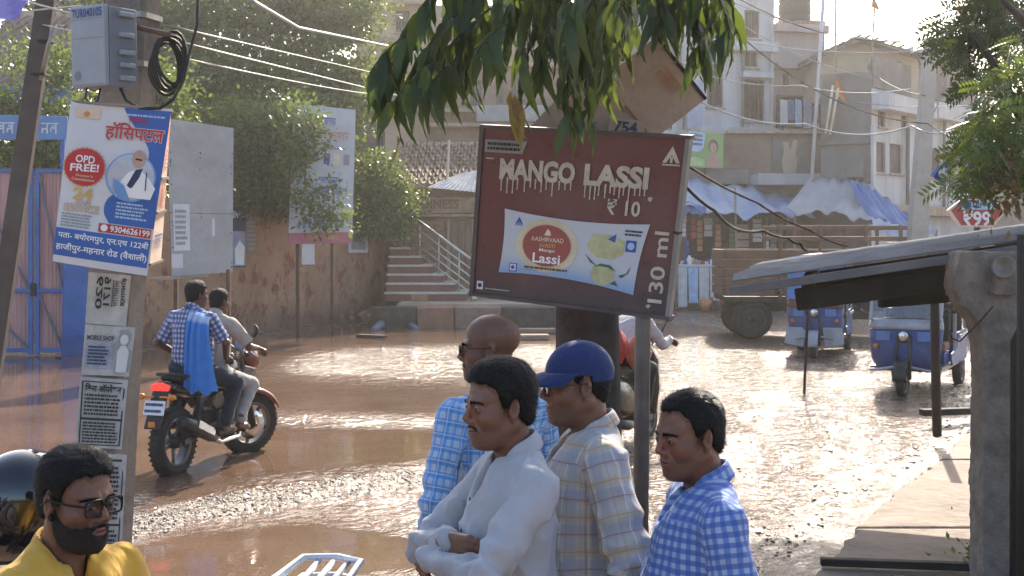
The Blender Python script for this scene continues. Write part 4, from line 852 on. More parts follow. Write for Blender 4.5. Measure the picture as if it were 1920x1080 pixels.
tarp('shop_tarpaulin', 'blue and white tarpaulin awning sagging over the shop front', [P(1270, 328, 39.9), P(1340, 345, 39.9), P(1420, 352, 39.9), P(1500, 368, 39.9)], [P(1262, 400, 37.4), P(1340, 392, 37.2), P(1400, 404, 37.2), P(1475, 408, 37.4), P(1530, 404, 37.8)], 'tarp_white', 40, 8, .16, 2)
tarp('lower_tarpaulin', 'deep blue fold of tarpaulin hanging below the shop awning next to the sign', [P(1264, 372, 37.6), P(1325, 388, 37.4)], [P(1264, 408, 37.3), P(1322, 398, 37.3)], 'tarp_blue', 14, 5, .08, 3)
tarp('grey_tarpaulin', 'grey sheet awning on bamboo beside the corner house', [P(1520, 334, 38.6), P(1600, 336, 38.2), P(1640, 350, 37.6)], [P(1470, 392, 36.6), P(1560, 404, 36), P(1640, 410, 35.5)], 'grey_tarp', 24, 6, .13, 4)
tarp('blue_tarpaulin', 'blue tarpaulin draped steeply in front of the corner house', [P(1592, 336, 37.2), P(1640, 356, 36.8), P(1700, 400, 36.2)], [P(1640, 420, 35.4), P(1700, 432, 35.2), P(1758, 438, 35.0)], 'tarp_blue', 26, 7, .16, 5)
tarp('pale_tarpaulin', 'pale blue tarpaulin strip along the lower edge of the blue one', [P(1636, 408, 35.3), P(1690, 424, 35.1), P(1756, 424, 35)], [P(1640, 440, 34.9), P(1700, 448, 34.9), P(1752, 444, 34.9)], 'tarp_white', 18, 4, .12, 6)
tarp('canopy_sheet', 'white corrugated canopy sheet left of the grey awning', [P(1528, 348, 38.9), P(1608, 372, 38.6)], [P(1520, 384, 37.2), P(1606, 404, 37)], 'white_flex', 16, 4, .05, 7)
bam = [(1378, 1382, 352, 560), (1492, 1486, 372, 560), (1630, 1622, 408, 560), (1756, 1752, 430, 560), (1268, 1268, 400, 560)]
for k, (a, c, y0, y1) in enumerate(bam):
    o = MB().tube([P(c, y1, 37.4 - .4 * k * .5), P(a, y0, 37.4 - .4 * k * .5)], .035, 6).build('awning_pole', MATS['old_wood'], None, smooth=True); tag(o, 'thin wooden pole holding up the awnings, %s' % ['under the middle of the shop awning', 'at the right end of the shop awning', 'below the grey awning', 'at the tip of the blue tarpaulin', 'next to the lassi sign'][k], 'pole')
# ---- shop contents
st_ = thing('display_table', 'shop table covered with white sheets in front of the shop', 'table', gp(1300, 36.9, .1)); M('sheet_white', (.62, .62, .63), .8, n=.15)
x0, x1 = gp(1268, 36.9, 0).x, gp(1348, 36.9, 0).x; MB().box(((x0 + x1) / 2, 37.2, zof(498, 37)), (x1 - x0, 1.0, .07)).build('table_top', MATS['sheet_white'], st_, w=True, bev=.01)
for k in range(4):
    u0 = x0 + (x1 - x0) * k / 4; q = Patch((u0 + .02, 36.65, .18 + .12 * (k % 2)), (u0 + .26, 36.65, .2 + .1 * (k % 2)), (u0 + .27, 36.68, zof(501, 37)), (u0 + .0, 36.68, zof(501, 37))); mb = MB()
    for i in range(8): mb.add([q(i / 8, 0, .03 * (i % 2)), q((i + 1) / 8, 0, .03 * ((i + 1) % 2)), q((i + 1) / 8, 1, 0), q(i / 8, 1, 0)], [(0, 1, 2, 3)])
    mb.build('hanging_sheet', MATS['sheet_white'] if k != 1 else MATS['sky_print'], st_, smooth=True, w=True)
for xx in (x0 + .06, x1 - .06): MB().box((xx, 37.5, .6), (.06, .06, 1.2)).build('leg', MATS['door_wood'], st_, w=True)
g = random.Random(8); gm = ['red_ink', 'cream_ink', 'blue_ink', 'white_ink', 'gold_ink', 'grey_ink', 'orange_ink', 'lm']
for k in range(12):
    px = 1274 + k * 6.2; h_ = g.uniform(.1, .26); o = MB().lathe([(0, 0), (.07, 0), (.075, h_ * .7), (.035, h_ * .85), (.035, h_), (0, h_)], P(px, 497, 37 + g.uniform(-.25, .3)), n=8).build('jar', MATS[gm[k % 7]], None, smooth=True); tag(o, 'small jar or bottle standing on the white-sheeted shop table', 'jar', 'jars on the shop table')
hang = [(1281, 400, 12, 44, 'white_ink'), (1300, 408, 10, 40, 'red_ink'), (1312, 412, 10, 60, 'orange_ink'), (1328, 408, 16, 36, 'white_flex'), (1346, 420, 11, 55, 'orange_ink'), (1358, 430, 9, 60, 'rust'), (1372, 426, 9, 50, 'lm'), (1392, 420, 22, 74, 'salmon'), (1420, 410, 18, 44, 'white_flex'), (1438, 432, 8, 50, 'white_ink'), (1450, 420, 12, 60, 'cement_wall'), (1288, 450, 9, 40, 'blue_ink'), (1338, 466, 12, 34, 'shutter_brown')]
M('lm', (.10, .17, .06), .6)
nm = {'white_ink': 'white', 'red_ink': 'red', 'orange_ink': 'orange', 'white_flex': 'pale', 'rust': 'rust brown', 'lm': 'green', 'salmon': 'salmon', 'cement_wall': 'grey', 'blue_ink': 'blue', 'shutter_brown': 'dark brown'}
for k, (px, py, wd_, hg, m_) in enumerate(hang):
    p = P(px, py, 38.6); hgt, wid = hg / F * 38.6, wd_ / F * 38.6; mb = MB(); n = 5 if hg > 42 else 3
    for i in range(n): mb.box(p - Vector((0, 0, hgt * (i + .5) / n)), (wid * random.uniform(.8, 1.05), .06, hgt / n * .86), random.uniform(-.2, .2))
    mb.tube([p + Vector((0, 0, .35)), p - Vector((0, 0, hgt))], .008, 4); o = mb.build('packet_strip', MATS[m_], None, bev=.01, seg=1); tag(o, 'strip of %s packets hung in the shop, %s from the lassi sign' % (nm[m_], ['first', 'second', 'third', 'fourth', 'fifth', 'sixth', 'seventh', 'eighth', 'ninth', 'tenth', 'eleventh', 'lower first', 'lower fourth'][k]), 'packets')
cb = MB().box(P(1340, 545, 37.4), (.45, .4, .5)).build('brown_crate', MATS['door_wood'], None, bev=.02); tag(cb, 'brown crate on the ground beside the shop table', 'crate')
o = MB().lathe([(0, 0), (.12, .0), (.17, .3), (.16, .3), (.11, .03), (0, .03)], gp(1322, 36.2, .12), n=12).build('orange_bucket', MATS['orange_ink'], None, smooth=True); tag(o, 'small orange bucket on the ground in front of the shop table', 'bucket')

# ---- clutter on the house fronts
for k, (px, py, Y, h_, lab) in enumerate(((1490, 52, 43.4, 1.1, 'black water tank on the pink house roof'), (1790, 172, 44.6, .8, 'black water tank on the corner house terrace'))):
    o = MB().lathe([(0, 0), (.5, 0), (.5, h_ * .3), (.47, h_ * .33), (.5, h_ * .36), (.5, h_ * .66), (.47, h_ * .69), (.5, h_ * .72), (.48, h_ * .85), (.2, h_), (.2, h_ * 1.06), (0, h_ * 1.06)], P(px, py, Y), n=18).build('water_tank', MATS['wire_black'], None, smooth=True); tag(o, lab, 'water tank')
for k, (px, y0, y1, Y) in enumerate(((1702, 240, 398, 39.9), (1770, 225, 396, 42.6), (1538, 60, 240, 42.4), (1392, 84, 240, 41.9))):
    o = MB().tube([P(px, y1, Y), P(px + 1, y0, Y)], .05, 6).build('drain_pipe', MATS['cement_wall'], None, smooth=True); tag(o, ['drain pipe between the shuttered windows of the corner house', 'drain pipe near the right end of the corner house', 'drain pipe at the right edge of the pink house', 'drain pipe left of the grilled window of the white house'][k], 'pipe')
mb = MB(); g = random.Random(77)
for k in range(22):
    x = g.uniform(1640, 1820); p = ptc(*fc(x, 134), -.1); mb.box(p + Vector((0, 0, .12)), (g.uniform(.1, .35), .2, g.uniform(.08, .4)), g.random())
o = mb.build('parapet_clutter', MATS['mortar'], None); tag(o, 'bricks and oddments heaped along the corner house parapet', 'clutter', kind='stuff')
# ---- poles and wires
po = thing('concrete_electric_pole', 'pale square concrete electric pole with crossarm in front of the corner house', 'electric pole', gp(1724, 34, 0))
MB().loft([[P(1692, 585, 34) + Vector((a * .24, b_ * .24, 0)) for a, b_ in ((0, -1), (2, -1), (2, 1), (0, 1))], [P(1734, 72, 34) + Vector((a * .14, b_ * .14, 0)) for a, b_ in ((0, -1), (2, -1), (2, 1), (0, 1))]]).build('shaft', MATS['concrete_pole'], po, w=True, bev=.02)
MB().bar(P(1708, 104, 33.8), P(1790, 92, 33.8), .07, .07).build('crossarm', MATS['rust'], po, w=True)
for a, c in ((1716, 1726), (1768, 1752)): MB().bar(P(a, 98, 33.75), P(c, 122, 33.8), .03, .03).build('stay', MATS['rust'], po, w=True)
for px, py in ((1710, 92), (1742, 84), (1786, 84)): MB().lathe([(0, 0), (.035, 0), (.05, .05), (.03, .08), (.05, .12), (0, .16)], P(px, py + 8, 33.8), n=8).build('insulator', MATS['white_flex'], po, smooth=True, w=True)
o = MB().tube([P(1521, 350, 38.5), P(1545, -20, 38.5)], .05, 8).build('flag_mast', MATS['white_wall'], None, smooth=True); tag(o, 'tall thin white mast rising past the pink house', 'mast')
for k, (px, y0, x1_, y1, fl) in enumerate(((1568, 240, 1566, -20, (1568, 142, 18, 50)), (1632, 145, 1642, -20, (1636, -4, 14, 24)))):
    fo = thing('flagpole', ['thin bamboo pole with an orange pennant above the cement side wall', 'thin bamboo pole with an orange pennant above the tin roof ridge'][k], 'flagpole', P(px, y0, 38.3)); MB().tube([P(px, y0, 38.3), P(x1_, y1, 38.3)], .025, 6).build('pole', MATS['old_wood'], fo, smooth=True, w=True)
    a, b_, wd_, hg = fl; mb = MB(); mb.add([P(a, b_, 38.25), P(a + wd_ * .6, b_ + hg * .4, 38.15), P(a + wd_, b_ + hg, 38.3), P(a - 2, b_ + hg * .7, 38.25)], [(0, 1, 2, 3)]); mb.build('pennant', M('saffron', (.62, .25, .05), .7), fo, w=True)
for k, (a, y0, c, y1) in enumerate(((1548, 250, 1562, 160), (1556, 252, 1572, 165))):
    o = MB().tube([P(a, y0, 38.1), P(c, y1, 38.1)], .035, 6).build('leaning_bamboo', MATS['cream_ink'], None, smooth=True); tag(o, ['pale bamboo leaning on the cement side wall, left of the two', 'pale bamboo leaning on the cement side wall, right of the two'][k], 'bamboo')
def wire(label, pts, r, mat, sag=.0, n=18, name='power_cable'):
    p = [Vector(x) for x in pts]; q = []
    for i in range(len(p) - 1):
        for j in range(n):
            t_ = j / n; v = p[i].lerp(p[i + 1], t_); v.z -= sag * 4 * t_ * (1 - t_); q.append(v)
    q.append(p[-1]); o = MB().tube(q, r, 5).build(name, MATS[mat], None, smooth=True); return tag(o, label, 'cable')
for k, (pts, sag, r) in enumerate((
    ([P(1340, -30, 34), P(1735, 74, 33.8)], .5, .014), ([P(1340, -10, 34), P(1790, 82, 33.8), P(1950, 40, 26)], .35, .014), ([P(1250, 40, 36), P(1708, 96, 33.8)], .3, .012), ([P(1380, 40, 37), P(1640, 148, 38)], .2, .012),
    ([P(1380, 60, 34), P(1740, 232, 33.6), P(1960, 200, 25)], .5, .020), ([P(1290, 178, 36), P(1510, 232, 35), P(1710, 236, 33.7), P(1830, 222, 30)], .25, .022), ([P(1290, 130, 36), P(1500, 160, 36), P(1712, 166, 33.7)], .15, .012), ([P(1550, -20, 36), P(1830, 60, 28)], .3, .012),
    ([P(1640, 140, 37.8), P(1730, 178, 33.7), P(1812, 185, 36)], .1, .012), ([P(1620, -10, 34), P(1740, 84, 33.8)], .1, .012), ([P(1800, 60, 30), P(1752, 210, 33.6)], .1, .012), ([P(1600, 190, 38), P(1830, 196, 34)], .1, .012))):
    wire(['cable drooping highest across the white sky into the concrete pole', 'cable crossing the pole top and leaving at the upper edge', 'thin cable meeting the crossarm from the white house', 'short cable from the white house to the corner house parapet', 'thick cable swagging below the pole crossarm', 'thick grey cable running level across the house fronts', 'thin cable at balcony height of the pink house', 'thin cable high over the tin roof', 'cable clipped along the white parapet', 'short steep cable above the pole top', 'cable falling behind the pole toward the parapet', 'cable level under the white parapet'][k], pts, r, 'wire_black' if k in (0, 4, 8) else 'grey_ink', sag)
# ================================================================== NEAR STREET FURNITURE: electric pole, signs, tree, shelter
M('near_pole', (.25, .215, .19), .92, n=.25, sc_=7, bump=.9, bsc=45, dirt=.7, dirtc=(.10, .07, .055)); M('box_grey', (.30, .33, .38), .45, n=.08, sc_=6, dirt=.25, dirtc=(.16, .15, .15)); M('box_side', (.19, .21, .25), .5, n=.1, dirt=.2); M('paper_old', (.46, .46, .45), .85, n=.2, sc_=14, dirt=.8, dirtc=(.20, .18, .165)); M('glue_dark', (.09, .075, .065), .9, n=.3, sc_=20)
NP = 6.0
ep = thing('concrete_pole', 'near concrete electric pole plastered with handbills, beside the yellow-shirted man', 'electric pole', gp(170, NP, 0))
def pole_c(py): return P(250 + (188 - 250) * py / 1080, py, NP)
def ring(c, w_, d_, yaw=R(-14)):
    m_ = Matrix.Rotation(yaw, 3, 'Z'); q = [(-1, -.72), (-.86, -1), (.86, -1), (1, -.72), (1, .72), (.86, 1), (-.86, 1), (-1, .72)]
    return [c + m_ @ Vector((a * w_ / 2, b_ * d_ / 2, 0)) for a, b_ in q]
secs = []
for py in range(-340, 1360, 50):
    k = (py + 340) / 1700; c = pole_c(py); c += Vector((random.uniform(-.002, .002), 0, 0)); secs.append(ring(c, .19 + .025 * k, .17 + .02 * k))
MB().loft(secs).build('shaft', MATS['near_pole'], ep, w=True)
for py in (34, 124):
    c = pole_c(py); MB().loft([ring(c - Vector((0, 0, .012)), .215, .195), ring(c + Vector((0, 0, .012)), .215, .195)]).build('steel_band', M('steel_band', (.35, .33, .31), .5, metal=.6), ep, w=True)
MB().tube([P(252, 50, 5.86), P(318, 66, 5.75)], .012, 6).build('bracket_arm', MATS['rust'], ep, w=True, smooth=True)
# handbills
def bill(label, cs, mat, Y, curl=.012):
    o = thing('handbill', label, 'poster', P(cs[0][0], cs[0][1], Y)); pt = Patch(*[P(a, b_, Y + .0006 * (a - 190)) for a, b_ in cs]); mb = MB(); n = 6
    for i in range(n):
        for j in range(n):
            f_ = lambda a, c: pt(a / n, c / n, .003 + curl * ((a / n) ** 6 + .4 * (c / n) ** 8) * random.Random(a * 7 + c).uniform(.2, 1)); mb.add([f_(i, j), f_(i + 1, j), f_(i + 1, j + 1), f_(i, j + 1)], [(0, 1, 2, 3)])
    mb.build('sheet', MATS[mat], o, w=True, smooth=True); return o, pt
BYd = 5.87
o, pt = bill('topmost handbill on the near pole, phone numbers printed sideways', [(160, 606), (236, 612), (246, 516), (166, 510)], 'paper_old', BYd)
strokes(pt, o, MATS['black_ink'], .58, .35, .74, .92, 1, .012, vert=True)
for i, s_ in ((0, '620'), (1, '9171'), (3, 'होमगार्ड')): lettering(pt, s_, .20 + .19 * i, .94, .36 + .19 * i, .30 + .08 * (i % 2), MATS['black_ink'], o, d=.012, bold=.02, vert=True)
o, pt = bill('blue tinted handbill with a standing figure, second down the near pole', [(152, 702), (242, 706), (254, 614), (160, 608)], 'paper_old', BYd - .004)
panel(pt, 'blue_print', M('faded_blue', (.30, .34, .42), .8, n=.3, sc_=18), o, .05, .14, .62, .66, .008); lettering(pt, 'MOBILE SHOP', .06, .70, .60, .80, MATS['navy_ink'], o, d=.010, bold=.02); bars_of_text(pt, o, MATS['navy_ink'], .10, .2, .55, .6, 6, .011)
mb = MB(); pt.poly(mb, [(.66, .05), (.98, .1), (.94, .95), (.70, .93)], .009); mb.build('dark_print', MATS['grey_ink'], o, w=True); mb = MB(); pt.poly(mb, [(.70, .08), (.92, .08), (.93, .5), (.86, .62), (.76, .62), (.69, .5)], .012); pt.disc(mb, .81, .74, .017, .012, ry=.022); mb.build('printed_figure', MATS['white_flex'], o, w=True)
o, pt = bill('bordered newsprint handbill, third down the near pole', [(142, 838), (228, 842), (240, 712), (150, 706)], 'paper_old', BYd - .006)
fr = MB(); [pt.rect(fr, *q, .009) for q in ((.05, .04, .08, .95), (.92, .04, .95, .95), (.08, .04, .92, .055), (.08, .935, .92, .95), (.08, .40, .92, .43))]; fr.build('printed_border', MATS['black_ink'], o, w=True)
lettering(pt, 'िबना ऑपरेशन', .12, .80, .88, .92, MATS['black_ink'], o, d=.010, bold=.03); bars_of_text(pt, o, MATS['black_ink'], .12, .46, .88, .78, 6, .011, .1); bars_of_text(pt, o, MATS['black_ink'], .12, .07, .88, .38, 7, .011, .1)
o, pt = bill('lowest pale handbill behind the yellow-shirted man\'s forehead', [(150, 1120), (222, 1120), (238, 852), (164, 850)], 'paper_old', BYd - .008)
fr = MB(); [pt.rect(fr, *q, .009) for q in ((.06, .02, .09, .97), (.9, .02, .93, .97), (.09, .95, .9, .965), (.09, .5, .9, .515))]; fr.build('printed_border', MATS['black_ink'], o, w=True); bars_of_text(pt, o, MATS['black_ink'], .15, .54, .86, .92, 12, .011, .1); bars_of_text(pt, o, MATS['black_ink'], .15, .1, .86, .48, 12, .011, .1)
# meter box
mx = thing('meter_box', 'grey metal meter box with a painted number, strapped high on the near pole', 'meter box', P(200, 165, 5.7))
m_ = Matrix.Rotation(R(-32), 3, 'Z'); cb_ = P(201, 92, 5.72); bw, bd, bh = .195, .15, .325
def bxp(a, b_, c_): return cb_ + m_ @ Vector((a * bw / 2, b_ * bd / 2, 0)) + Vector((-.004 * c_, 0, c_ * bh / 2))
mb = MB(); mb.add([bxp(a, b_, c_) for a in (-1, 1) for b_ in (-1, 1) for c_ in (-1, 1)], [(0, 1, 3, 2), (4, 6, 7, 5), (0, 4, 5, 1), (2, 3, 7, 6), (0, 2, 6, 4), (1, 5, 7, 3)]); mb.build('body', MATS['box_side'], mx, w=True, bev=.006)
pt = Patch(bxp(-1, -1, -1), bxp(1, -1, -1), bxp(1, -1, 1), bxp(-1, -1, 1)); mb = MB(); pt.slab(mb, -.02, .0, 1.0, 1.01, .002, .026); lid = mb.build('door', MATS['box_grey'], mx, w=True, bev=.005)
lettering(pt, 'TUR040105', .05, .865, .95, .975, M('paint_blue', (.02, .06, .28), .5), mx, d=.030, bold=.012)
for v in (.84, .60, .02): panel(pt, 'door_crease', MATS['box_side'], lid, .02, v, .97, v + .006, .0275)
sp = Patch(bxp(1, -1, -1), bxp(1, 1, -1), bxp(1, 1, 1), bxp(1, -1, 1))
for v in (.88, .62, .40, .24, .08): sp.slab(MB(), .3, v, .8, v + .06, .002, .02).build('latch', MATS['box_grey'], mx, w=True, bev=.004)
mb = MB(); pt.disc(mb, .18, .14, .02, .0275, n=20); mb.build('embossed_disc', MATS['box_side'], lid, w=True)
wire('thin black loop of wire below the meter box door', [P(163, 166, 5.7), P(160, 184, 5.62), P(170, 196, 5.6), P(184, 188, 5.62), P(188, 166, 5.7)], .004, 'wire_black', 0, 5, 'box_wire')
wire('black cable hanging from the meter box across the banner top and up again', [P(225, 164, 5.7), P(236, 188, 5.64), P(262, 203, 5.6), P(300, 203, 5.6), P(325, 186, 5.62), P(345, 150, 5.7), P(355, 100, 5.75), P(370, 45, 5.75), P(371, -20, 5.75)], .0065, 'wire_black', 0, 5, 'box_cable')
co = thing('cable_coil', 'coil of black cable hanging on the right of the near pole', 'cable coil', P(320, 110, 5.8))
for k in range(7):
    c = P(322 - 2.4 * k, 108 + 2 * k, 5.78 + .012 * k); pts = []
    for i in range(20):
        a = 2 * math.pi * i / 20; pts.append(c + Vector((.055 * math.cos(a), .03 * math.cos(a), .108 * math.sin(a) - .004 * k + .012 * math.sin(2 * a + k))))
    MB().tube(pts, .0065, 6, closed=True).build('loop', MATS['wire_black'], co, smooth=True, w=True)
for k, (pts, sag) in enumerate((([P(300, 45, 6), P(760, 150, 30)], .0), ([P(300, 70, 6), P(790, 190, 30)], .0), ([P(300, 100, 6), P(740, 178, 28)], .05), ([P(55, 4, 8), P(150, 30, 6)], .0), ([P(60, 20, 8), P(160, 10, 6)], 0), ([P(80, 46, 8), P(150, 62, 6)], 0), ([P(470, 0, 12), P(560, 52, 18), P(770, 95, 34)], .0))):
    wire(['upper of three pale wires running from the near pole to the street end', 'middle of three pale wires running from the near pole to the street end', 'lowest of three pale wires running from the near pole to the street end', 'wire from the leaning post to the meter box top', 'uppermost wire between the leaning post and the near pole', 'lowest wire between the leaning post and the near pole', 'thick twisted cable in front of the leafy tree crown'][k], pts, [.005, .006, .005, .006, .005, .004, .02][k], 'wire_pale' if k != 6 else 'grey_ink', sag)
lp = thing('leaning_post', 'dark iron post leaning at the left edge in front of the pink gate', 'post', gp(-40, 8.2, 0))
MB().bar(P(-60, 1010, 8.2), P(90, -20, 8.0), .105, .06, up=(0, 1, 0)).build('shaft', M('brown_iron', (.10, .082, .075), .7, n=.25, sc_=5, dirt=.4), lp, w=True, bev=.006)
MB().tube([P(76, 150, 7.9), P(90, 85, 7.85), P(104, 45, 7.85)], .012, 6).build('stay_rod', MATS['steel_band'], lp, w=True, smooth=True); MB().torus(P(122, 12, 7.85), (0, 1, .2), .035, .008, 18, 6).build('eye_ring', MATS['steel_band'], lp, smooth=True, w=True)
for py in (78, 140): MB().box(P(88 - (py - 78) * .2, py, 7.9), (.08, .09, .012)).build('clamp', MATS['dark_iron'], lp, w=True)

# hospital banner on the pole
hbn = thing('hospital_banner', 'blue and white hospital banner with a doctor and phone number, tied to the near pole', 'banner', P(200, 505, 5.55))
pt = Patch(P(98, 490, 5.55), P(275, 518, 5.62), P(322, 205, 5.62), P(133, 188, 5.55))
def bwarp(n): pass
mb = MB(); nx_, ny_ = 14, 20
def bz(u, v): return .008 * math.sin(5 * u + 3 * v) + .006 * math.sin(11 * v + 2 * u) - .01 * (1 - v) ** 3
class Wavy(Patch):
    def __call__(s, u, v, d=0.0): return Patch.__call__(s, u, v, d + bz(u, v))
pt = Wavy(*pt.c)
def grid_region(pts_in, mat, name, d, parent, nx=14, ny=20, inside=None, box=(0, 0, 1, 1)):
    mb = MB(); u0, v0, u1, v1 = box
    for i in range(nx):
        for j in range(ny):
            q = [(u0 + (u1 - u0) * (i + a) / nx, v0 + (v1 - v0) * (j + b_) / ny) for a, b_ in ((0, 0), (1, 0), (1, 1), (0, 1))]; c = (sum(x[0] for x in q) / 4, sum(x[1] for x in q) / 4)
            if inside is None or inside(*c): mb.add([pt(*x, d) for x in q], [(0, 1, 2, 3)])
    return mb.build(name, mat, parent, w=True, smooth=True)
grid_region(None, MATS['white_flex'], 'cloth', 0, hbn)
BB = M('banner_blue', (.035, .12, .42), .45, n=.08, sc_=4)
mb = MB(); vv_ = np.linspace(.28, .985, 60); ul = np.interp(vv_, [.28, .30, .40, .46, .52, .6, .75, .82, .9, 1.0], [.56, .47, .45, .52, .70, .84, .84, .74, .62, .50]); ul = np.convolve(np.pad(ul, 3, 'edge'), np.ones(7) / 7, 'valid')
for i in range(59):
    for k in range(5): a_ = lambda j, r: ul[j] + (1 - ul[j]) * r / 5; mb.add([pt(a_(i, k), vv_[i], .0015), pt(a_(i, k + 1), vv_[i], .0015), pt(a_(i + 1, k + 1), vv_[i + 1], .0015), pt(a_(i + 1, k), vv_[i + 1], .0015)], [(0, 1, 2, 3)])
mb.build('printed_blue', BB, hbn, w=True, smooth=True)
grid_region(None, BB, 'printed_footer', .0016, hbn, 14, 6, None, (0, .045, .985, .215))
mb = MB(); pt.disc(mb, .69, .57, .098, .004, 40, .098); mb.build('printed_ring', M('ring_blue', (.18, .42, .78), .4), hbn, w=True); mb = MB(); pt.disc(mb, .69, .572, .091, .006, 40, .091); mb.build('portrait_ground', M('portrait_grey', (.52, .54, .60), .5), hbn, w=True)
def pp(pts, name, mat, d): mb = MB(); pt.poly(mb, pts, d); return mb.build(name, MATS[mat] if isinstance(mat, str) else mat, hbn, w=True)
pp([(.56, .45), (.92, .45), (.955, .52), (.87, .58), (.76, .63), (.66, .60), (.58, .53)], 'printed_coat', 'white_ink', .0075); pp([(.66, .52), (.73, .62), (.80, .63), (.78, .58), (.71, .50)], 'printed_shirt', 'navy_ink', .009)
mb = MB(); pt.disc(mb, .745, .685, .026, .010, 20, .036); mb.build('printed_face', MATS['skin_print'], hbn, w=True); pp([(.712, .688), (.782, .685), (.780, .675), (.714, .678)], 'printed_glasses', 'black_ink', .0115); pp([(.71, .705), (.725, .722), (.765, .722), (.785, .70), (.765, .71), (.73, .712)], 'printed_hair', 'grey_ink', .0115)
pp([(.515, .555), (.63, .52), (.71, .435), (.60, .43), (.52, .50)], 'printed_folder', M('folder_blue', (.16, .34, .66), .5), .011)
pp([(.84, .61), (.85, .61), (.86, .50), (.85, .50)], 'printed_stethoscope', 'navy_ink', .011)
mb = MB(); pt.disc(mb, .215, .60, .083, .004, 56, .083, teeth=1); mb.build('printed_seal', M('seal_edge', (.62, .30, .22), .5), hbn, w=True); mb = MB(); pt.disc(mb, .215, .60, .076, .0055, 40, .076); mb.build('printed_seal', MATS['red_ink'], hbn, w=True)
lettering(pt, 'OPD', .12, .625, .31, .672, MATS['white_ink'], hbn, .008, .02); lettering(pt, 'FREE!', .075, .568, .36, .615, MATS['white_ink'], hbn, .008, .025, slant=.01); lettering(pt, 'Doctor\'s', .14, .54, .31, .556, MATS['cream_ink'], hbn, .008, .01); lettering(pt, 'Consultation', .10, .515, .33, .533, MATS['cream_ink'], hbn, .008, .01)
lettering(pt, '24', .13, .40, .33, .475, MATS['gold_ink'], hbn, .005, .04); lettering(pt, 'HOURS', .17, .374, .32, .396, MATS['skin_print'], hbn, .006, .02); lettering(pt, 'SERVICE', .05, .325, .41, .372, MATS['skin_print'], hbn, .004, .04); lettering(pt, 'SERVICE', .058, .33, .402, .366, MATS['cream_ink'], hbn, .007, .01)
bars_of_text(pt, hbn, MATS['grey_ink'], .04, .225, .38, .315, 5, .004, .2)
bars_of_text(pt, hbn, MATS['sky_print'], .58, .315, .94, .42, 5, .005, .3); bars_of_text(pt, hbn, MATS['sky_print'], .56, .935, .97, .955, 1, .004, .05)
strokes(pt, hbn, MATS['red_ink'], .58, .895, .80, .93, 1, .006); hw = M('hospital_edge', (.78, .70, .68), .5); lettering(pt, 'हॉिसपटल', .365, .775, .97, .90, hw, hbn, .005, .05); lettering(pt, 'हॉिसपटल', .372, .78, .963, .895, MATS['red_ink'], hbn, .008, .018)
grid_region(None, MATS['red_ink'], 'printed_red_bar', .004, hbn, 12, 2, None, (.43, .222, .975, .275)); lettering(pt, '9304626199', .55, .23, .965, .268, MATS['white_ink'], hbn, .008, .02); mb = MB(); pt.disc(mb, .488, .249, .014, .0075, 20); mb.build('printed_phone', MATS['white_ink'], hbn, w=True)
lettering(pt, 'पता- बयोरमपुर, एन.एच 122बी', .03, .145, .97, .20, MATS['white_ink'], hbn, .006, .015); lettering(pt, 'हाजीपुर-महनार रोड (वैशाली)', .02, .07, .97, .13, MATS['white_ink'], hbn, .006, .015)
pp([(.06, .90), (.30, .90), (.30, .965), (.06, .965)], 'printed_logo_panel', M('logo_peach', (.74, .56, .40), .5), .004); mb = MB(); pt.disc(mb, .17, .925, .012, .006, 16); mb.build('printed_logo', MATS['orange_ink'], hbn, w=True)
for v in (0.004, .996): MB().tube([pt(0, v, -.006), pt(1, v, -.006)], .006, 6).build('batten', MATS['old_wood'], hbn, w=True, smooth=True)
# second banner, edge-on behind it
sb = thing('side_banner', 'narrow cream and red banner seen edge-on behind the hospital banner', 'banner', P(300, 500, 5.8)); q = Patch(P(280, 498, 5.66), P(302, 490, 6.0), P(321, 208, 6.0), P(318, 205, 5.66))
q.slab(MB(), 0, 0, 1, 1, -.01, 0).build('cloth', M('peach_flex', (.66, .50, .38), .5, n=.15), sb, w=True)
for v in (0, .33, .55, .99): q.slab(MB(), -.05, v, 1.05, v + .015, -.02, .008).build('batten', MATS['rust'], sb, w=True)
strokes(q, sb, MATS['red_ink'], .2, .60, .85, .92, 2, .004, vert=True); strokes(q, sb, MATS['red_ink'], .2, .36, .85, .53, 1, .004, vert=True); strokes(q, sb, MATS['blue_ink'], .1, .1, .9, .2, 1, .004)

# ------------------------------------------------------------------ lassi sign
MSG = thing('lassi_sign', 'maroon mango lassi advertising sign with a white packet on a steel pipe', 'sign', gp(1205, 5.85, 0))
pt = Patch(P(885, 551, 6.2), P(1252, 596, 5.82), P(1291, 258, 5.72), P(905, 238, 6.1))
m = bpy.data.materials.new('maroon_board'); m.use_nodes = True; t = m.node_tree; b = t.nodes['Principled BSDF']; MATS['maroon_board'] = m; vec = coords(t)
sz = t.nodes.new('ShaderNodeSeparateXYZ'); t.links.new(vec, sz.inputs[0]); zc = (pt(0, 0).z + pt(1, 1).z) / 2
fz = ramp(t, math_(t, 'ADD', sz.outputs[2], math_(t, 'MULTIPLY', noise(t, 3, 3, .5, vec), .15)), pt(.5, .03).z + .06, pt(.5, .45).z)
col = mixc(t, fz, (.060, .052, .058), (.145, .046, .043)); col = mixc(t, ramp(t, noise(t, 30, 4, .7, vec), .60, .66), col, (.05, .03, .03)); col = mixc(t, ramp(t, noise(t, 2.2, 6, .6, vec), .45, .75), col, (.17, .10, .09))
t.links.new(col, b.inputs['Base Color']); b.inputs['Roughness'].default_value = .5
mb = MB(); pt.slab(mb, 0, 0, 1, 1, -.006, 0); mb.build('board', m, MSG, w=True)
fr = MB(); e = .02
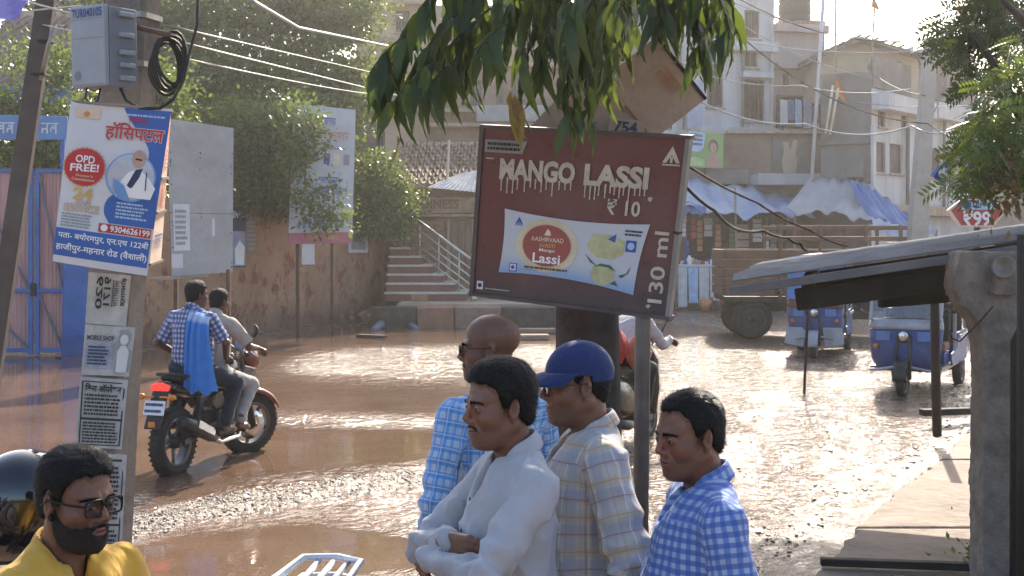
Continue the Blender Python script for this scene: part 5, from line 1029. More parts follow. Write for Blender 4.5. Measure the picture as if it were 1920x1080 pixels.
for q in ((-.012, -.012, 1.012, .008), (-.012, .992, 1.012, 1.014), (-.012, .008, .010, .992)): pt.slab(fr, *q, -.05, .008)
fr.build('frame', M('sign_frame', (.09, .07, .07), .6, n=.3), MSG, w=True); mb = MB(); pt.slab(mb, .990, .009, 1.010, .991, -.035, .010); mb.build('edge_strip', M('steel_strip', (.24, .23, .22), .5, metal=.5), MSG, w=True)
WI = M('sign_cream', (.54, .50, .42), .6, n=.15, sc_=20, dirt=.4, dirtc=(.30, .20, .17))
def drip(txt, u0, u1):
    lettering(pt, txt, u0, .70, u1, .825, WI, MSG, .005, .045)
    g = random.Random(len(txt)); mb = MB(); n = 13
    for i in range(n):
        u = u0 + (u1 - u0) * (i + .4) / n + g.uniform(-.004, .004); l = g.uniform(.03, .085); w_ = .0045
        pt.poly(mb, [(u - w_, .715), (u - w_ * .5, .70 - l * .7), (u - w_ * .9, .70 - l * .9), (u, .70 - l), (u + w_ * .9, .70 - l * .9), (u + w_ * .5, .70 - l * .7), (u + w_, .715)], .0045)
    tag(mb.build('paint_drips', WI, MSG, w=True), kind='stuff')
drip('MANGO', .105, .485); drip('LASSI', .53, .84)
lettering(pt, '₹ 10', .655, .545, .815, .635, WI, MSG, .005, .02); lettering(pt, '*', .845, .635, .87, .665, WI, MSG, .005, .02); lettering(pt, '130 ml', .895, .075, .965, .475, WI, MSG, .005, .015, vert=True); lettering(pt, '*', .89, .04, .915, .065, WI, MSG, .005, .02)
pl = [(.02, .855), (.215, .855), (.235, .93), (.02, .93)]; mb = MB(); pt.poly(mb, pl, .004); mb.build('brand_plate', M('plate_grey', (.28, .27, .25), .6), MSG, w=True); bars_of_text(pt, MSG, MATS['black_ink'], .035, .865, .205, .92, 2, .007, .05)
mb = MB(); pt.rect(mb, .03, .815, .07, .822, .004); mb.build('printed_dash', WI, MSG, w=True)
def emblem(u, v, s, mat, d): mb = MB(); pt.poly(mb, [(u, v + s), (u + s * .55, v - s * .25), (u + s * .30, v - s * .25), (u, v + s * .35), (u - s * .30, v - s * .25), (u - s * .55, v - s * .25)], d); pt.rect(mb, u - s * .55, v - s * .45, u + s * .55, v - s * .34, d); pt.rect(mb, u - s * .08, v - s * .25, u + s * .08, v + s * .2, d); mb.build('printed_emblem', mat, MSG, w=True)
emblem(.935, .875, .075, WI, .005); 
pkw = bpy.data.materials.new('packet_print'); pkw.use_nodes = True; t = pkw.node_tree; b = t.nodes['Principled BSDF']
uva = t.nodes.new('ShaderNodeAttribute'); uva.attribute_name = 'cloth'; sx = t.nodes.new('ShaderNodeSeparateXYZ'); t.links.new(uva.outputs['Vector'], sx.inputs[0])
col = mixc(t, ramp(t, sx.outputs[1], .30, .02), (.52, .56, .62), (.24, .38, .62)); t.links.new(col, b.inputs['Base Color']); b.inputs['Roughness'].default_value = .45
V = []; UVs = []; n = 16
for j in range(n + 1):
    for i in range(n + 1):
        a, c = i / n, j / n; sag = .027 * 4 * a * (1 - a); sg2 = .010 * 4 * c * (1 - c)
        u = .135 + .01 * c + .02 * 0 + (.69 + .035 * c - 0) * a + sg2 * (1 - 2 * a) ; v = .105 + .405 * c + (.02 * (1 - a) if c > .5 else 0) * (c - .5) * 2 + sag * (1 - 2 * c) * 1.0 + .075 * (1 - a) * (1 - c) * 0 - .045 * a * (1 - c) + .045 * (1 - c)
        V.append(pt(u, v, .004)); UVs.append((a, c, 0))
fs = [(j * (n + 1) + i, j * (n + 1) + i + 1, (j + 1) * (n + 1) + i + 1, (j + 1) * (n + 1) + i) for j in range(n) for i in range(n)]
mesh_obj('printed_packet', V, fs, pkw, MSG, attrs={'cloth': np.array(UVs)}, w=True)
mb = MB(); pt.disc(mb, .375, .335, .148, .0055, 40, .118); mb.build('printed_glow', M('glow_cream', (.60, .56, .42), .5), MSG, w=True); mb = MB(); pt.disc(mb, .375, .335, .118, .007, 40, .096); mb.build('printed_oval', M('oval_rim', (.62, .45, .30), .5), MSG, w=True); mb = MB(); pt.disc(mb, .375, .335, .113, .0085, 40, .091); mb.build('printed_oval', M('oval_red', (.33, .085, .075), .5), MSG, w=True)
lettering(pt, 'AASHIRVAAD', .295, .358, .46, .385, MATS['cream_ink'], MSG, .011, .01); lettering(pt, 'SVASTI', .34, .325, .42, .347, MATS['gold_ink'], MSG, .011, .01); lettering(pt, 'Mango', .34, .295, .42, .318, MATS['white_ink'], MSG, .011, .01); lettering(pt, 'Lassi', .31, .232, .45, .29, MATS['white_ink'], MSG, .011, .02); bars_of_text(pt, MSG, MATS['shutter_brown'], .27, .19, .49, .212, 1, .0095, .05)
mb = MB(); pt.poly(mb, [(.36, .395), (.375, .435), (.39, .42), (.395, .395)], .011); mb.build('printed_crest', MATS['cream_ink'], MSG, w=True)
emblem(.225, .455, .035, MATS['blue_ink'], .0065); mb = MB(); pt.rect(mb, .19, .165, .23, .215, .0055); mb.build('printed_tick_box', MATS['blue_ink'], MSG, w=True); mb = MB(); pt.rect(mb, .195, .171, .225, .209, .007); mb.build('printed_box_ground', MATS['white_flex'], MSG, w=True); mb = MB(); pt.disc(mb, .21, .19, .009, .0085, 14); mb.build('printed_dot', MATS['blue_ink'], MSG, w=True); bars_of_text(pt, MSG, MATS['grey_ink'], .24, .18, .34, .19, 1, .006)
bl = [(.70, .43), (.60, .43), (.575, .36), (.62, .30), (.70, .29), (.76, .33), (.76, .40)]
mg = M('mango_print', (.46, .47, .27), .5, n=.2, sc_=20); mb = MB(); pt.poly(mb, bl, .0055); mb.build('printed_mango', mg, MSG, w=True); mb = MB(); pt.disc(mb, .665, .20, .055, .0055, 24, .045); mb.build('printed_mango', mg, MSG, w=True); gr = M('print_green', (.06, .14, .08), .5)
for pts_ in ([(.57, .315), (.60, .265), (.64, .245), (.61, .27)], [(.61, .235), (.65, .265), (.70, .26), (.73, .225), (.69, .245), (.64, .25)], [(.74, .205), (.78, .22), (.80, .27), (.79, .225), (.76, .195)], [(.705, .155), (.73, .175), (.745, .145)]): mb = MB(); pt.poly(mb, pts_, .0075); mb.build('printed_leaf', gr, MSG, w=True)
bars_of_text(pt, MSG, MATS['navy_ink'], .755, .432, .84, .472, 2, .006, .1); mb = MB(); pt.poly(mb, [(.675, .405), (.715, .44), (.712, .39)], .006); mb.build('printed_arrow', MATS['blue_ink'], MSG, w=True); mb = MB(); pt.rect(mb, .765, .345, .815, .41, .006); mb.build('printed_badge', MATS['blue_ink'], MSG, w=True); mb = MB(); pt.disc(mb, .79, .378, .016, .0075, 18); mb.build('printed_badge_mark', MATS['sky_print'], MSG, w=True)
mb = MB(); pt.rect(mb, .025, .035, .058, .085, .004); mb.build('printed_veg_mark', MATS['white_flex'], MSG, w=True); mb = MB(); pt.disc(mb, .0415, .06, .010, .0055, 14); mb.build('printed_dot', MATS['navy_ink'], MSG, w=True); bars_of_text(pt, MSG, WI, .07, .04, .2, .05, 1, .004, .02)
MB().tube([gp(1197, 5.95, 0), P(1206, 560, 5.92), P(1214, 300, 5.9)], .034, 14).build('pipe', M('pipe_steel', (.14, .14, .145), .45, metal=.6, n=.25, sc_=8, dirt=.3), MSG, w=True, smooth=True)
for v in (.25, .75): mb = MB(); pt.slab(mb, .02, v, .98, v + .03, -.04, -.008); mb.build('back_rail', MATS['sign_frame'], MSG, w=True)
o = MB().tube([pt(.985, .48, .0), pt(1.005, .475, .018), pt(1.02, .48, .0)], .006, 6).build('bracket', MATS['rust'], MSG, w=True, smooth=True)
wire('black cable from the lassi sign drooping onto the shelter roof', [P(1282, 345, 5.9), P(1340, 395, 6.3), P(1380, 430, 6.8), P(1430, 432, 7.2), P(1478, 446, 7.6), P(1500, 456, 7.7), P(1514, 470, 7.8)], .008, 'wire_black', .01, 6, 'sign_cable')
wire('brown cable from behind the lassi sign toward the shelter roof', [P(1286, 308, 6.2), P(1420, 380, 6.8), P(1515, 430, 7.4), P(1590, 462, 8)], .006, 'rust', .012, 8, 'sign_cable')
# old boards nailed to the trunk
M('cream_board', (.42, .33, .26), .8, n=.18, sc_=8, dirt=.5, dirtc=(.25, .16, .11))
def board(label, c, w_, h_, ang, Y, extra=None):
    o = thing('nailed_board', label, 'board', P(c[0], c[1], Y)); ca, sa = math.cos(R(ang)), math.sin(R(ang)); cs = []
    for a, b_ in ((-1, -1), (1, -1), (1, 1), (-1, 1)): x, y = a * w_ / 2, b_ * h_ / 2; cs.append(P(c[0] + x * ca - y * sa, c[1] - (x * sa + y * ca), Y + .0004 * x))
    pt = Patch(*cs); pt.slab(MB(), 0, 0, 1, 1, -.012, 0).build('sheet', MATS['cream_board'], o, w=True, bev=.003); return o, pt
o, q = board('left cream board nailed askew to the trunk above the lassi sign', (1112, 205), 205, 125, 46, 6.22); q.slab(MB(), -.01, -.02, 1.01, .02, -.014, .006).build('edge', MATS['mortar'], o, w=True)
o, q = board('right cream board with faint orange writing nailed above the lassi sign', (1228, 165), 150, 125, -52, 6.15); strokes(q, o, M('faint_orange', (.44, .24, .12), .7), .35, .60, .72, .85, 1, .004); q.slab(MB(), .0, .97, 1.0, 1.02, -.014, .008).build('edge', MATS['dark_iron'], o, w=True)
o, q = board('small lower cream board under the right one', (1190, 225), 140, 66, 36, 6.18)
o, q = board('little white number plate peeping over the top of the lassi sign', (1175, 240), 66, 34, -6, 6.1); lettering(q, '754', .12, .2, .8, .85, MATS['navy_ink'], o, .004, .03)
o, q = board('dark board edge left of the trunk among the leaves', (1078, 155), 30, 90, -28, 6.2)

# ------------------------------------------------------------------ drooping-leaf tree
tr = thing('mast_tree', 'slender tree with long drooping wavy leaves behind the lassi sign', 'tree', gp(1102, 6.75, 0)); TB = gp(1102, 6.75, 0)
pts = [TB + Vector((0, 0, -.1)), TB + Vector((.01, 0, .8)), TB + Vector((-.005, 0, 1.8)), TB + Vector((.05, -.05, 2.8)), TB + Vector((.12, -.1, 4.0)), TB + Vector((.1, -.1, 6)), TB + Vector((.1, 0, 8))]
MB().tube(pts, [.19, .165, .155, .14, .12, .09, .04], 14).build('trunk', M('trunk_bark', (.055, .046, .040), .95, n=.35, sc_=6, bump=1, bsc=30), tr, w=True, smooth=True)
lf = leafmat('drooping_leaf', (.022, .050, .024), (.062, .108, .036), .32, .38); lfy = leafmat('young_leaf', (.07, .12, .02), (.13, .17, .03), .42, .4); lfo = leafmat('dry_leaf', (.35, .19, .06), (.42, .27, .10), .4, .6)
def leaf_mesh(seed, L_=.185, W_=.050):
    g = random.Random(seed); n = 9; V = []; ph = g.uniform(0, 6); bend = g.uniform(.2, .65)
    for i in range(n + 1):
        t_ = i / n; w_ = W_ * .5 * (math.sin(math.pi * min(1, t_ * 1.02) ** .75) ** .8) * (1 - .25 * t_) if 0 < i < n else .0015
        x = L_ * t_; z = -L_ * bend * t_ * t_; wv = .006 * math.sin(t_ * 17 + ph) * (1 if 0 < i < n else 0); fold = .32 * w_
        V += [(x, -w_, z + fold + wv), (x, 0, z), (x, w_, z + fold - wv * .8)]
    return V, [(i * 3 + a, i * 3 + a + 1, i * 3 + a + 4, i * 3 + a + 3) for i in range(n) for a in (0, 1)]
lms = []
for k in range(5):
    V, fs = leaf_mesh(k); me = bpy.data.meshes.new('leaf'); me.from_pydata(V, [], fs); me.update(); me.polygons.foreach_set('use_smooth', np.ones(len(fs), dtype=bool)); lms.append(me)
LMK = {}
def leaf_data(k, mat):
    if (k, mat.name) not in LMK: me = lms[k].copy(); me.materials.append(mat); LMK[(k, mat.name)] = me
    return LMK[(k, mat.name)]
g = random.Random(21); nleaf = [0]; stuffV = []; stuffF = []; stuffR = []
def put_leaf(p, d, roll, s, mat):
    """one leaf at p pointing along d"""
    x = Vector(d).normalized(); u = x.cross(Vector((0, 0, 1)));  u = u.normalized() if u.length > 1e-3 else Vector((1, 0, 0)); z = u.cross(x); u, z = u * math.cos(roll) + z * math.sin(roll), z * math.cos(roll) - u * math.sin(roll)
    m_ = Matrix((x, -u, z)).transposed() * s
    if nleaf[0] < 300 and p.z < 2.75:
        o = bpy.data.objects.new('leaf', leaf_data(g.randrange(5), mat)); COL.objects.link(o); o.parent = tr
        o.matrix_local = Matrix.Translation(p - TB) @ m_.to_4x4(); nleaf[0] += 1
    else:
        V, fs = leaf_mesh(g.randrange(5)); o_ = len(stuffV)
        for v in V: stuffV.append(p + m_ @ Vector(v))
        for f_ in fs: stuffF.append(tuple(i + o_ for i in f_))
        stuffR.extend([g.random()] * len(V))
twigs = MB()
def spray(p0, dirv, length, n, mat=None, s=1.0, young=0.0):
    """a drooping twig with leaves hanging alternately along it"""
    p = Vector(p0); d = Vector(dirv).normalized(); pts = [p.copy()]; k = 6
    for i in range(k): d = (d + Vector((0, 0, -.13))).normalized(); p = p + d * length / k; pts.append(p.copy())
    twigs.tube(pts, [.0045 * (1 - .7 * i / k) for i in range(k + 1)], 5)
    for i in range(n):
        t_ = .12 + .88 * i / max(1, n - 1); kk = min(int(t_ * k), k - 1); q = pts[kk].lerp(pts[kk + 1], t_ * k - kk); sd_ = 1 if i % 2 else -1; dd = (pts[kk + 1] - pts[kk]).normalized(); sv = dd.cross(Vector((0, 0, 1)))
        sv = sv.normalized() if sv.length > .05 else Vector((1, 0, 0)); ld = sv * sd_ * g.uniform(.3, .95) + dd * .55 + Vector((g.uniform(-.25, .25), g.uniform(-.3, .3), -.55 - .5 * g.random()))
        put_leaf(q, ld, g.uniform(-.9, .9), s * g.uniform(.75, 1.15), (mat or lf) if g.random() > young else lfy)
# sprays by where the foliage hangs in view: (x, y, depth, dx, length, leaves, young)
SP = []
for (px, py) in ((835, 25), (880, 40), (920, 20), (800, 70), (840, 100), (770, 118), (810, 150), (870, 120), (900, 90), (760, 165), (790, 195), (845, 180), (880, 160), (930, 120), (950, 60), (745, 140)): SP.append((px, py, g.uniform(5.0, 5.8), -.5, .20, 8, .18))
for (px, py) in ((980, 10), (1010, 30), (960, 70), (1000, 80), (1040, 20), (1050, 70), (1080, 30), (1030, 110), (1075, 100), (1110, 60), (1130, 20), (1150, 70), (1110, 110), (1150, 120), (1170, 30), (1185, 90)): SP.append((px, py, g.uniform(4.9, 5.8), -.1, .22, 9, .06))
for (px, py) in ((1205, 15), (1230, 40), (1265, 20), (1290, 40), (1305, 10), (1330, 30), (1350, 20), (1300, 80), (1325, 70), (1345, 60), (1365, 35)): SP.append((px, py, g.uniform(5.2, 6.0), .10, .20, 8, .12))
for k in range(26): SP.append((g.uniform(860, 1290), g.uniform(-60, 30), g.uniform(5.2, 6.4), g.uniform(-.4, .4), .2, 9, .04))
for (px, py, Y, dx, ln, n, yg) in SP: spray(P(px - 40 * dx, py - 75, Y), (dx, g.uniform(-.4, .4), -.25), ln, n, None, 1.0, yg)
spray(P(985, 90, 4.95), (-.1, 0, -1), .12, 5, None, .8, .5); spray(P(1065, 110, 5.0), (0, 0, -1), .2, 7, None, .95, .1); spray(P(1100, 135, 5.0), (.05, 0, -1), .16, 6, None, .9, .1)
for k in range(3): put_leaf(P(958 + 6 * k, 170 + 8 * k, 4.95), (-.08 + .1 * k, .1 * k, -1), g.uniform(-.6, .6), .95, lfo)
put_leaf(P(745, 255, 5.3), (.1, 0, -1), .3, .8, lfo)
for k in range(210):   # the crown above the picture, which shades the people below
    a = g.uniform(0, 6.28); r = g.uniform(.2, 1.75); z = g.uniform(3.25, 7.2); r *= 1.0 - .06 * (z - 3.2)
    cp_ = TB + Vector((.1 + r * math.cos(a), -.5 + r * math.sin(a) * 1.25, z))
    if cp_.z < 2.1 + 440 / 2600 * cp_.y + .55: continue
    spray(cp_, (math.cos(a), math.sin(a), -.3), .4, 12, None, 1.35, .1)
mesh_obj('foliage', stuffV, stuffF, lf, tr, smooth=True, attrs={'rnd': np.array(stuffR)}, w=True)['kind'] = 'stuff'
for (px, py, Y, dx) in ((800, 20, 5.4, 0), (900, -20, 5.2, 0), (1000, -30, 5.3, 0), (1100, -30, 5.2, 0), (1300, -25, 5.6, 0)): twigs.tube([TB + Vector((.1, -.08, 3.6)), P((px + 1100) / 2, py - 80, 6.0), P(px, py - 40, Y)], [.02, .013, .006], 6)
twigs.build('twig', MATS['trunk_bark'], tr, w=True)['kind'] = 'stuff'
# ================================================================== ROADSIDE SHELTER on the right
M('sheet_roof', (.20, .205, .215), .92, n=.25, sc_=3, dirt=.6, dirtc=(.08, .06, .05), spec=.03); M('dark_wood', (.028, .023, .020), .85, n=.3, sc_=4, bump=.4); M('pillar_conc', (.25, .215, .185), .95, n=.3, sc_=9, bump=1.2, bsc=40, dirt=.8, dirtc=(.09, .07, .058))
shl = thing('roadside_shelter', 'low roadside shelter with ribbed sheet roof on a rough concrete pillar', 'shelter', gp(1870, 7.6, 0))
rd = Vector((math.sin(R(13)), math.cos(R(13)), 0)); re_ = Vector((rd.y, -rd.x, 0))
E0 = P(1374, 530, 8.0); slope = .152
def rp(a, l, up=0): return E0 + re_ * a + rd * l + Vector((0, 0, slope * a + up))
for k in range(3):   # overlapping sheets from near to far, each a little higher
    mb = MB(); n = 24; l0, l1 = k * 1.35 - .02, (k + 1) * 1.35 + .1; top = []; xs_ = []
    for i in range(n + 1):
        t_ = i / n; ph = (i % 6); up = .035 * (1 if ph in (2, 3) else (.5 if ph in (1, 4) else 0)) + .012 * (k % 2) + .004; l = l0 + (l1 - l0) * t_
        xs_.append((rp(.03 * (k % 2) - .05 * k * .3, l, up), rp(4.6, l, up)))
    for i in range(n): mb.add([xs_[i][0], xs_[i + 1][0], xs_[i + 1][1], xs_[i][1]], [(0, 1, 2, 3)])
    o = mb.build('roof_sheet', MATS['sheet_roof'], shl, w=True); md = o.modifiers.new('t', 'SOLIDIFY'); md.thickness = .010; md.offset = -1
MB().bar(rp(-.02, -.05, -.045), rp(4.6, -.05, -.03), .03, .05).build('edge_angle', MATS['sheet_roof'], shl, w=True, bev=.006)
for l in (.25, 2.0, 3.8): MB().bar(rp(.35, l, -.16), rp(4.5, l, -.16), .09, .13).build('rafter', MATS['dark_wood'], shl, w=True, bev=.01)
for a in (.42, 1.9, 3.3): MB().bar(rp(a, .1, -.07), rp(a, 4.0, -.07), .07, .06).build('purlin', MATS['dark_wood'], shl, w=True)
for a, c, y0, y1, Y in ((1505, 1655, 515, 575, 9.6), (1660, 1760, 540, 566, 9.0)): MB().bar(P(a, (y0 + y1) / 2 + 6, Y), P(c, (y0 + y1) / 2 - 8, Y), .075, .10, up=(0, 0, 1)).build('beam', MATS['dark_wood'], shl, w=True, bev=.008)
MB().bar(P(1648, 560, 8.4), P(1800, 548, 8.4), .08, .11, up=(0, 0, 1)).build('beam', MATS['dark_wood'], shl, w=True, bev=.008)
# rough concrete pillar with its flared head
PYl = 7.6; pc_ = gp(1868, PYl, 0); hw_ = .118
def sec(z, w0, w1, d): return [pc_ + Vector((a, b_, z)) for a, b_ in ((w0, -d), (w1, -d), (w1, d), (w0, d))]
zs = [(0.0, -hw_, hw_), (.5, -hw_ - .004, hw_), (.9, -hw_, hw_ + .003), (1.25, -hw_ + .004, hw_), (1.50, -hw_ - .002, hw_ + .004), (1.62, -hw_ - .03, hw_ + .02), (1.72, -hw_ - .11, hw_ + .06), (1.80, -.26, .22), (1.93, -.26, .26), (2.02, -.24, .26)]
def fpl(X):
    zz = X[:, 2]; l_ = np.interp(zz, [q_[0] for q_ in zs], [q_[1] for q_ in zs]); r_ = np.interp(zz, [q_[0] for q_ in zs], [q_[2] for q_ in zs]); d = np.maximum(np.maximum(l_ - X[:, 0], X[:, 0] - r_), np.abs(X[:, 1]) - .125); d = smax(d, zz - 2.02, .02)
    return d + .010 - .004 * waves(X, 51, 30, 4) - .004 * waves(X, 52, 90, 5) - .0035 * waves(X, 53, 210, 4)
v, f = nets(fpl, (-.33, -.17, .02), (.33, .17, 2.06), .009); mesh_obj('pillar', v + A3(pc_), f, MATS['pillar_conc'], shl, smooth=True, w=True)
MB().box(pc_ + Vector((-.02, -.16, 1.83)), (.12, .08, .11)).build('corbel', MATS['pillar_conc'], shl, w=True, bev=.01)
mb = MB(); mb.lathe([(0, 0), (.03, 0), (.062, .05), (.066, .055), (.05, .05), (.02, .02), (0, .015)], pc_ + Vector((-.02, -.16, 1.925)), (-.25, -1, .1), 20); lamp = mb.build('lamp', M('lamp_glass', (.22, .20, .18), .25, n=.1), shl, smooth=True, w=True)
for (pts, r, nm_) in (([G(1757, 816, .12), P(1752, 560, 13.1)], .045, 'post'), ([gp(1900, 7.35, .1), P(1902, 640, 7.35), P(1930, 585, 7.3)], .022, 'brace'), ([gp(1917, 6.9, .1), P(1918, 440, 6.9)], .03, 'post')): MB().tube(pts, r, 8).build(nm_, MATS['dark_wood'], shl, w=True, smooth=True)
MB().tube([G(1508, 738), P(1512, 640, 17.9), P(1518, 536, 17.6)], .018, 6).build('rod', MATS['dark_iron'], shl, w=True, smooth=True)
wire('black wire looping from the shelter pillar head', [P(1862, 575, 7.4), P(1840, 600, 7.4), P(1812, 628, 7.4), P(1800, 640, 7.4), P(1784, 634, 7.4), P(1782, 618, 7.4)], .005, 'wire_black', 0, 4, 'loose_wire')
wire('thin wire hanging under the shelter roof beside the rod', [P(1504, 540, 9.6), P(1500, 560, 9.6), P(1512, 590, 9.7), P(1520, 545, 9.6)], .004, 'wire_black', 0, 4, 'loose_wire')
for k, (a, c, y, lab) in enumerate(((1538, 1822, 1062, 'long dark plank lying at the footpath edge by the pillar foot'), )):
    o = MB().bar(G(a, y, .12) + Vector((0, 0, .03)), G(c, y + 10, .12) + Vector((0, 0, .03)), .07, .045, up=(0, 0, 1)).build('plank', MATS['dark_wood'], None, bev=.008); tag(o, lab, 'plank')
o = MB().bar(G(1728, 782, .12) + Vector((0, 0, .05)), G(1832, 778, .12) + Vector((0, 0, .05)), .12, .07, up=(0, 0, 1)).build('plank', MATS['dark_wood'], None, bev=.01); tag(o, 'short dark plank lying on the path in front of the blue rickshaw', 'plank')
g = random.Random(31)
wl = thing('path_weed', 'small green weed at the foot of the shelter pillar', 'weed', gp(1820, 8.2, .1)); crown('leaves', wl, lm3, [(tuple(gp(1822, 8.3, .16)), (.05, .05, .06)), (tuple(gp(1880, 8.6, .45)), (.04, .04, .09))], 160, .05, seed=5)
# ------------------------------------------------------------------ 99 sign, flag, branch on the right
ns = thing('price_sign', 'red and white six-sided price sign reading 99 above the shelter roof', 'sign', gp(1832, 12.2, 0)); Y9 = 12.2
q = Patch(P(1776, 426, Y9), P(1888, 426, Y9), P(1888, 360, Y9), P(1776, 360, Y9)); hexo = [(0, .48), (.20, 0), (.78, 0), (1, .48), (.62, 1.03), (.42, 1.03)]
def scl(p, k): return [(.5 + (a - .5) * k, .48 + (b_ - .48) * k) for a, b_ in p]
mb = MB(); n6 = len(hexo); mb.add([q(a, b_, 0) for a, b_ in hexo] + [q(a, b_, -.03) for a, b_ in hexo], [tuple(range(n6)), tuple(range(2 * n6 - 1, n6 - 1, -1))] + [(i, i + n6, (i + 1) % n6 + n6, (i + 1) % n6) for i in range(n6)]); mb.build('board', M('sign_white', (.70, .60, .50), .5), ns, w=True)
mb = MB(); q.poly(mb, scl(hexo, .88), .004); mb.build('red_panel', M('sign_red', (.42, .07, .06), .5), ns, w=True); mb = MB(); q.poly(mb, [(.20, .50), (.80, .50), (.72, .80), (.30, .80)], .008); mb.build('pale_band', MATS['sky_print'], ns, w=True); mb = MB(); q.disc(mb, .32, .65, .042, .011, 18); mb.build('blue_disc', MATS['blue_ink'], ns, w=True)
lettering(q, 'citykart', .42, .56, .78, .74, MATS['navy_ink'], ns, .012, .02); lettering(q, '₹99', .26, .02, .72, .47, MATS['white_ink'], ns, .010, .03); 
MB().tube([gp(1832, 12.26, .1), P(1832, 380, 12.26)], .03, 8).build('post', MATS['rust'], ns, w=True, smooth=True)
fl = thing('blue_flag', 'small blue and white flag hanging from the branch beside the corner house', 'flag', P(1775, 345, 9)); mb = MB(); q = Patch(P(1744, 328, 9), P(1772, 352, 9), P(1782, 296, 9), P(1762, 310, 9))
for i in range(6): mb.add([q(i / 6, 0, .02 * (i % 2)), q((i + 1) / 6, 0, .02 * ((i + 1) % 2)), q((i + 1) / 6, 1, .02 * ((i + 1) % 2)), q(i / 6, 1, .02 * (i % 2))], [(0, 1, 2, 3)])
mb.build('cloth', M('flag_blue', (.14, .20, .48), .7), fl, w=True, smooth=True); mb = MB(); q.disc(mb, .55, .45, .035, .03); mb.build('white_patch', MATS['white_ink'], fl, w=True); MB().tube([P(1782, 290, 9), P(1780, 370, 9)], .006, 5).build('stick', MATS['old_wood'], fl, w=True)
lf_n = leafmat('neem_leaf', (.06, .115, .028), (.13, .20, .055), .38, .45)
def neem(name, label, base, limbs, spots, seed, s=1.0, mat=None, dry=()):
    """tree whose crown is made of feathered compound leaves"""
    o = thing(name, label, 'tree', base); mb = MB()
    for pts, r in limbs: mb.tube(pts, [r * (1 - .8 * i / (len(pts) - 1)) for i in range(len(pts))], 8)
    mb.build('trunk', MATS['trunk_bark'], o, w=True, smooth=True); g = np.random.default_rng(seed); V = []; Fc = []; rn = []
    for (px, py, Y, rx, ry, n) in spots:
        for k in range(n):
            a = g.random() * 6.28; rr = g.random() ** .5; c = P(px + rx * rr * math.cos(a), py + ry * rr * math.sin(a), Y + g.normal() * .22); ax = Vector((g.normal(), g.normal(), -.35 + .5 * g.normal())).normalized(); ln = s * g.uniform(.10, .17); sd_ = ax.cross(Vector(g.normal(size=3))).normalized(); r_ = g.random(); nl = 6
            for i in range(nl):
                for sgn in (-1, 1):
                    t_ = .15 + .85 * i / nl; q0 = c + ax * ln * t_ + Vector((0, 0, -.25 * ln * t_ * t_)); ld = (sd_ * sgn + ax * .7 + Vector((0, 0, -.25))).normalized(); L_ = ln * .36 * (1 - .4 * abs(t_ - .5)); nn = ld.cross(ax).normalized(); wv = ld.cross(nn).normalized() * L_ * .16; o_ = len(V)
                    V += [q0, q0 + ld * L_ * .45 + wv, q0 + ld * L_ + nn * L_ * .1, q0 + ld * L_ * .45 - wv]; Fc.append((o_, o_ + 1, o_ + 2, o_ + 3)); rn += [r_] * 4
    mesh_obj('crown', np.array([tuple(v) for v in V]), np.array(Fc), mat or lf_n, o, attrs={'rnd': np.array(rn)}, w=True); return o
nb = gp(2010, 8.2, 0)
neem('roadside_tree', 'roadside tree with feathery light green leaves hanging in at the right edge', nb, [([nb, nb + Vector((.05, 0, 2.2)), nb + Vector((-.1, 0, 4.2)), nb + Vector((-.1, .1, 6))], .14), ([nb + Vector((.04, 0, 2.2)), P(1930, 250, 8), P(1880, 150, 7.8), P(1826, 60, 7.6)], .05), ([P(1935, 255, 8), P(1880, 300, 7.8), P(1826, 330, 7.7), P(1790, 300, 7.6)], .03), ([nb + Vector((.0, 0, 2.6)), P(1940, 60, 7.8), P(1860, -20, 7.6)], .05)],
     [(1880, 190, 7.7, 50, 60, 110), (1850, 250, 7.6, 40, 40, 80), (1900, 280, 7.8, 40, 60, 90), (1840, 290, 7.6, 40, 26, 60), (1812, 332, 7.5, 40, 16, 40), (1890, 320, 7.7, 30, 20, 30), (1910, 120, 7.8, 30, 60, 70)], 41, 1.1)
ovt = neem('overhanging_tree', 'dark leaved branch drooping in from the upper right corner', gp(2080, 9.4, 0), [([gp(2080, 9.4, 0), gp(2075, 9.4, 3), gp(2060, 9.3, 5)], .12), ([gp(2077, 9.4, 3.2), P(1960, 40, 9.2), P(1830, -10, 9), P(1790, 50, 8.9)], .04), ([P(1840, -5, 9), P(1816, 100, 8.9), P(1822, 190, 8.9)], .02), ([gp(2066, 9.3, 4.6), P(1900, -240, 11.5), P(1720, -250, 12.4)], .06)],
     [(1800, 60, 8.9, 34, 46, 70), (1845, 40, 9, 40, 50, 90), (1830, 140, 8.9, 26, 46, 60), (1890, 20, 9.1, 40, 36, 70), (1900, 80, 9.1, 30, 40, 50), (1850, -20, 9, 80, 20, 60)], 42, 1.3, leafmat('neem_dark', (.02, .045, .022), (.05, .085, .035), .25))
crown('added_shade_foliage', ovt, MATS['neem_dark'], [((2.8, 13.9, 6.1), (1.1, 1.2, .6)), ((3.8, 14.3, 6.3), (1.2, 1.3, .7)), ((4.6, 13.2, 6.0), (1.2, 1.2, .7)), ((1.9, 14.0, 6.2), (.8, 1.1, .5)), ((3.2, 12.5, 5.8), (1.0, .9, .5))], 9000, .15, seed=44)  # unseen leaf mass added above the view to shade the shelter roof
o = thing('dry_leaf_cluster', 'cluster of brown dried leaves hanging above the price sign', 'leaves', P(1885, 345, 7.4)); crown('foliage', o, leafmat('brown_leaf', (.16, .07, .035), (.28, .13, .06), .3), [(tuple(P(1884, 330, 7.4)), (.035, .04, .09)), (tuple(P(1896, 366, 7.4)), (.025, .03, .05))], 260, .05, seed=9, droop=.8)

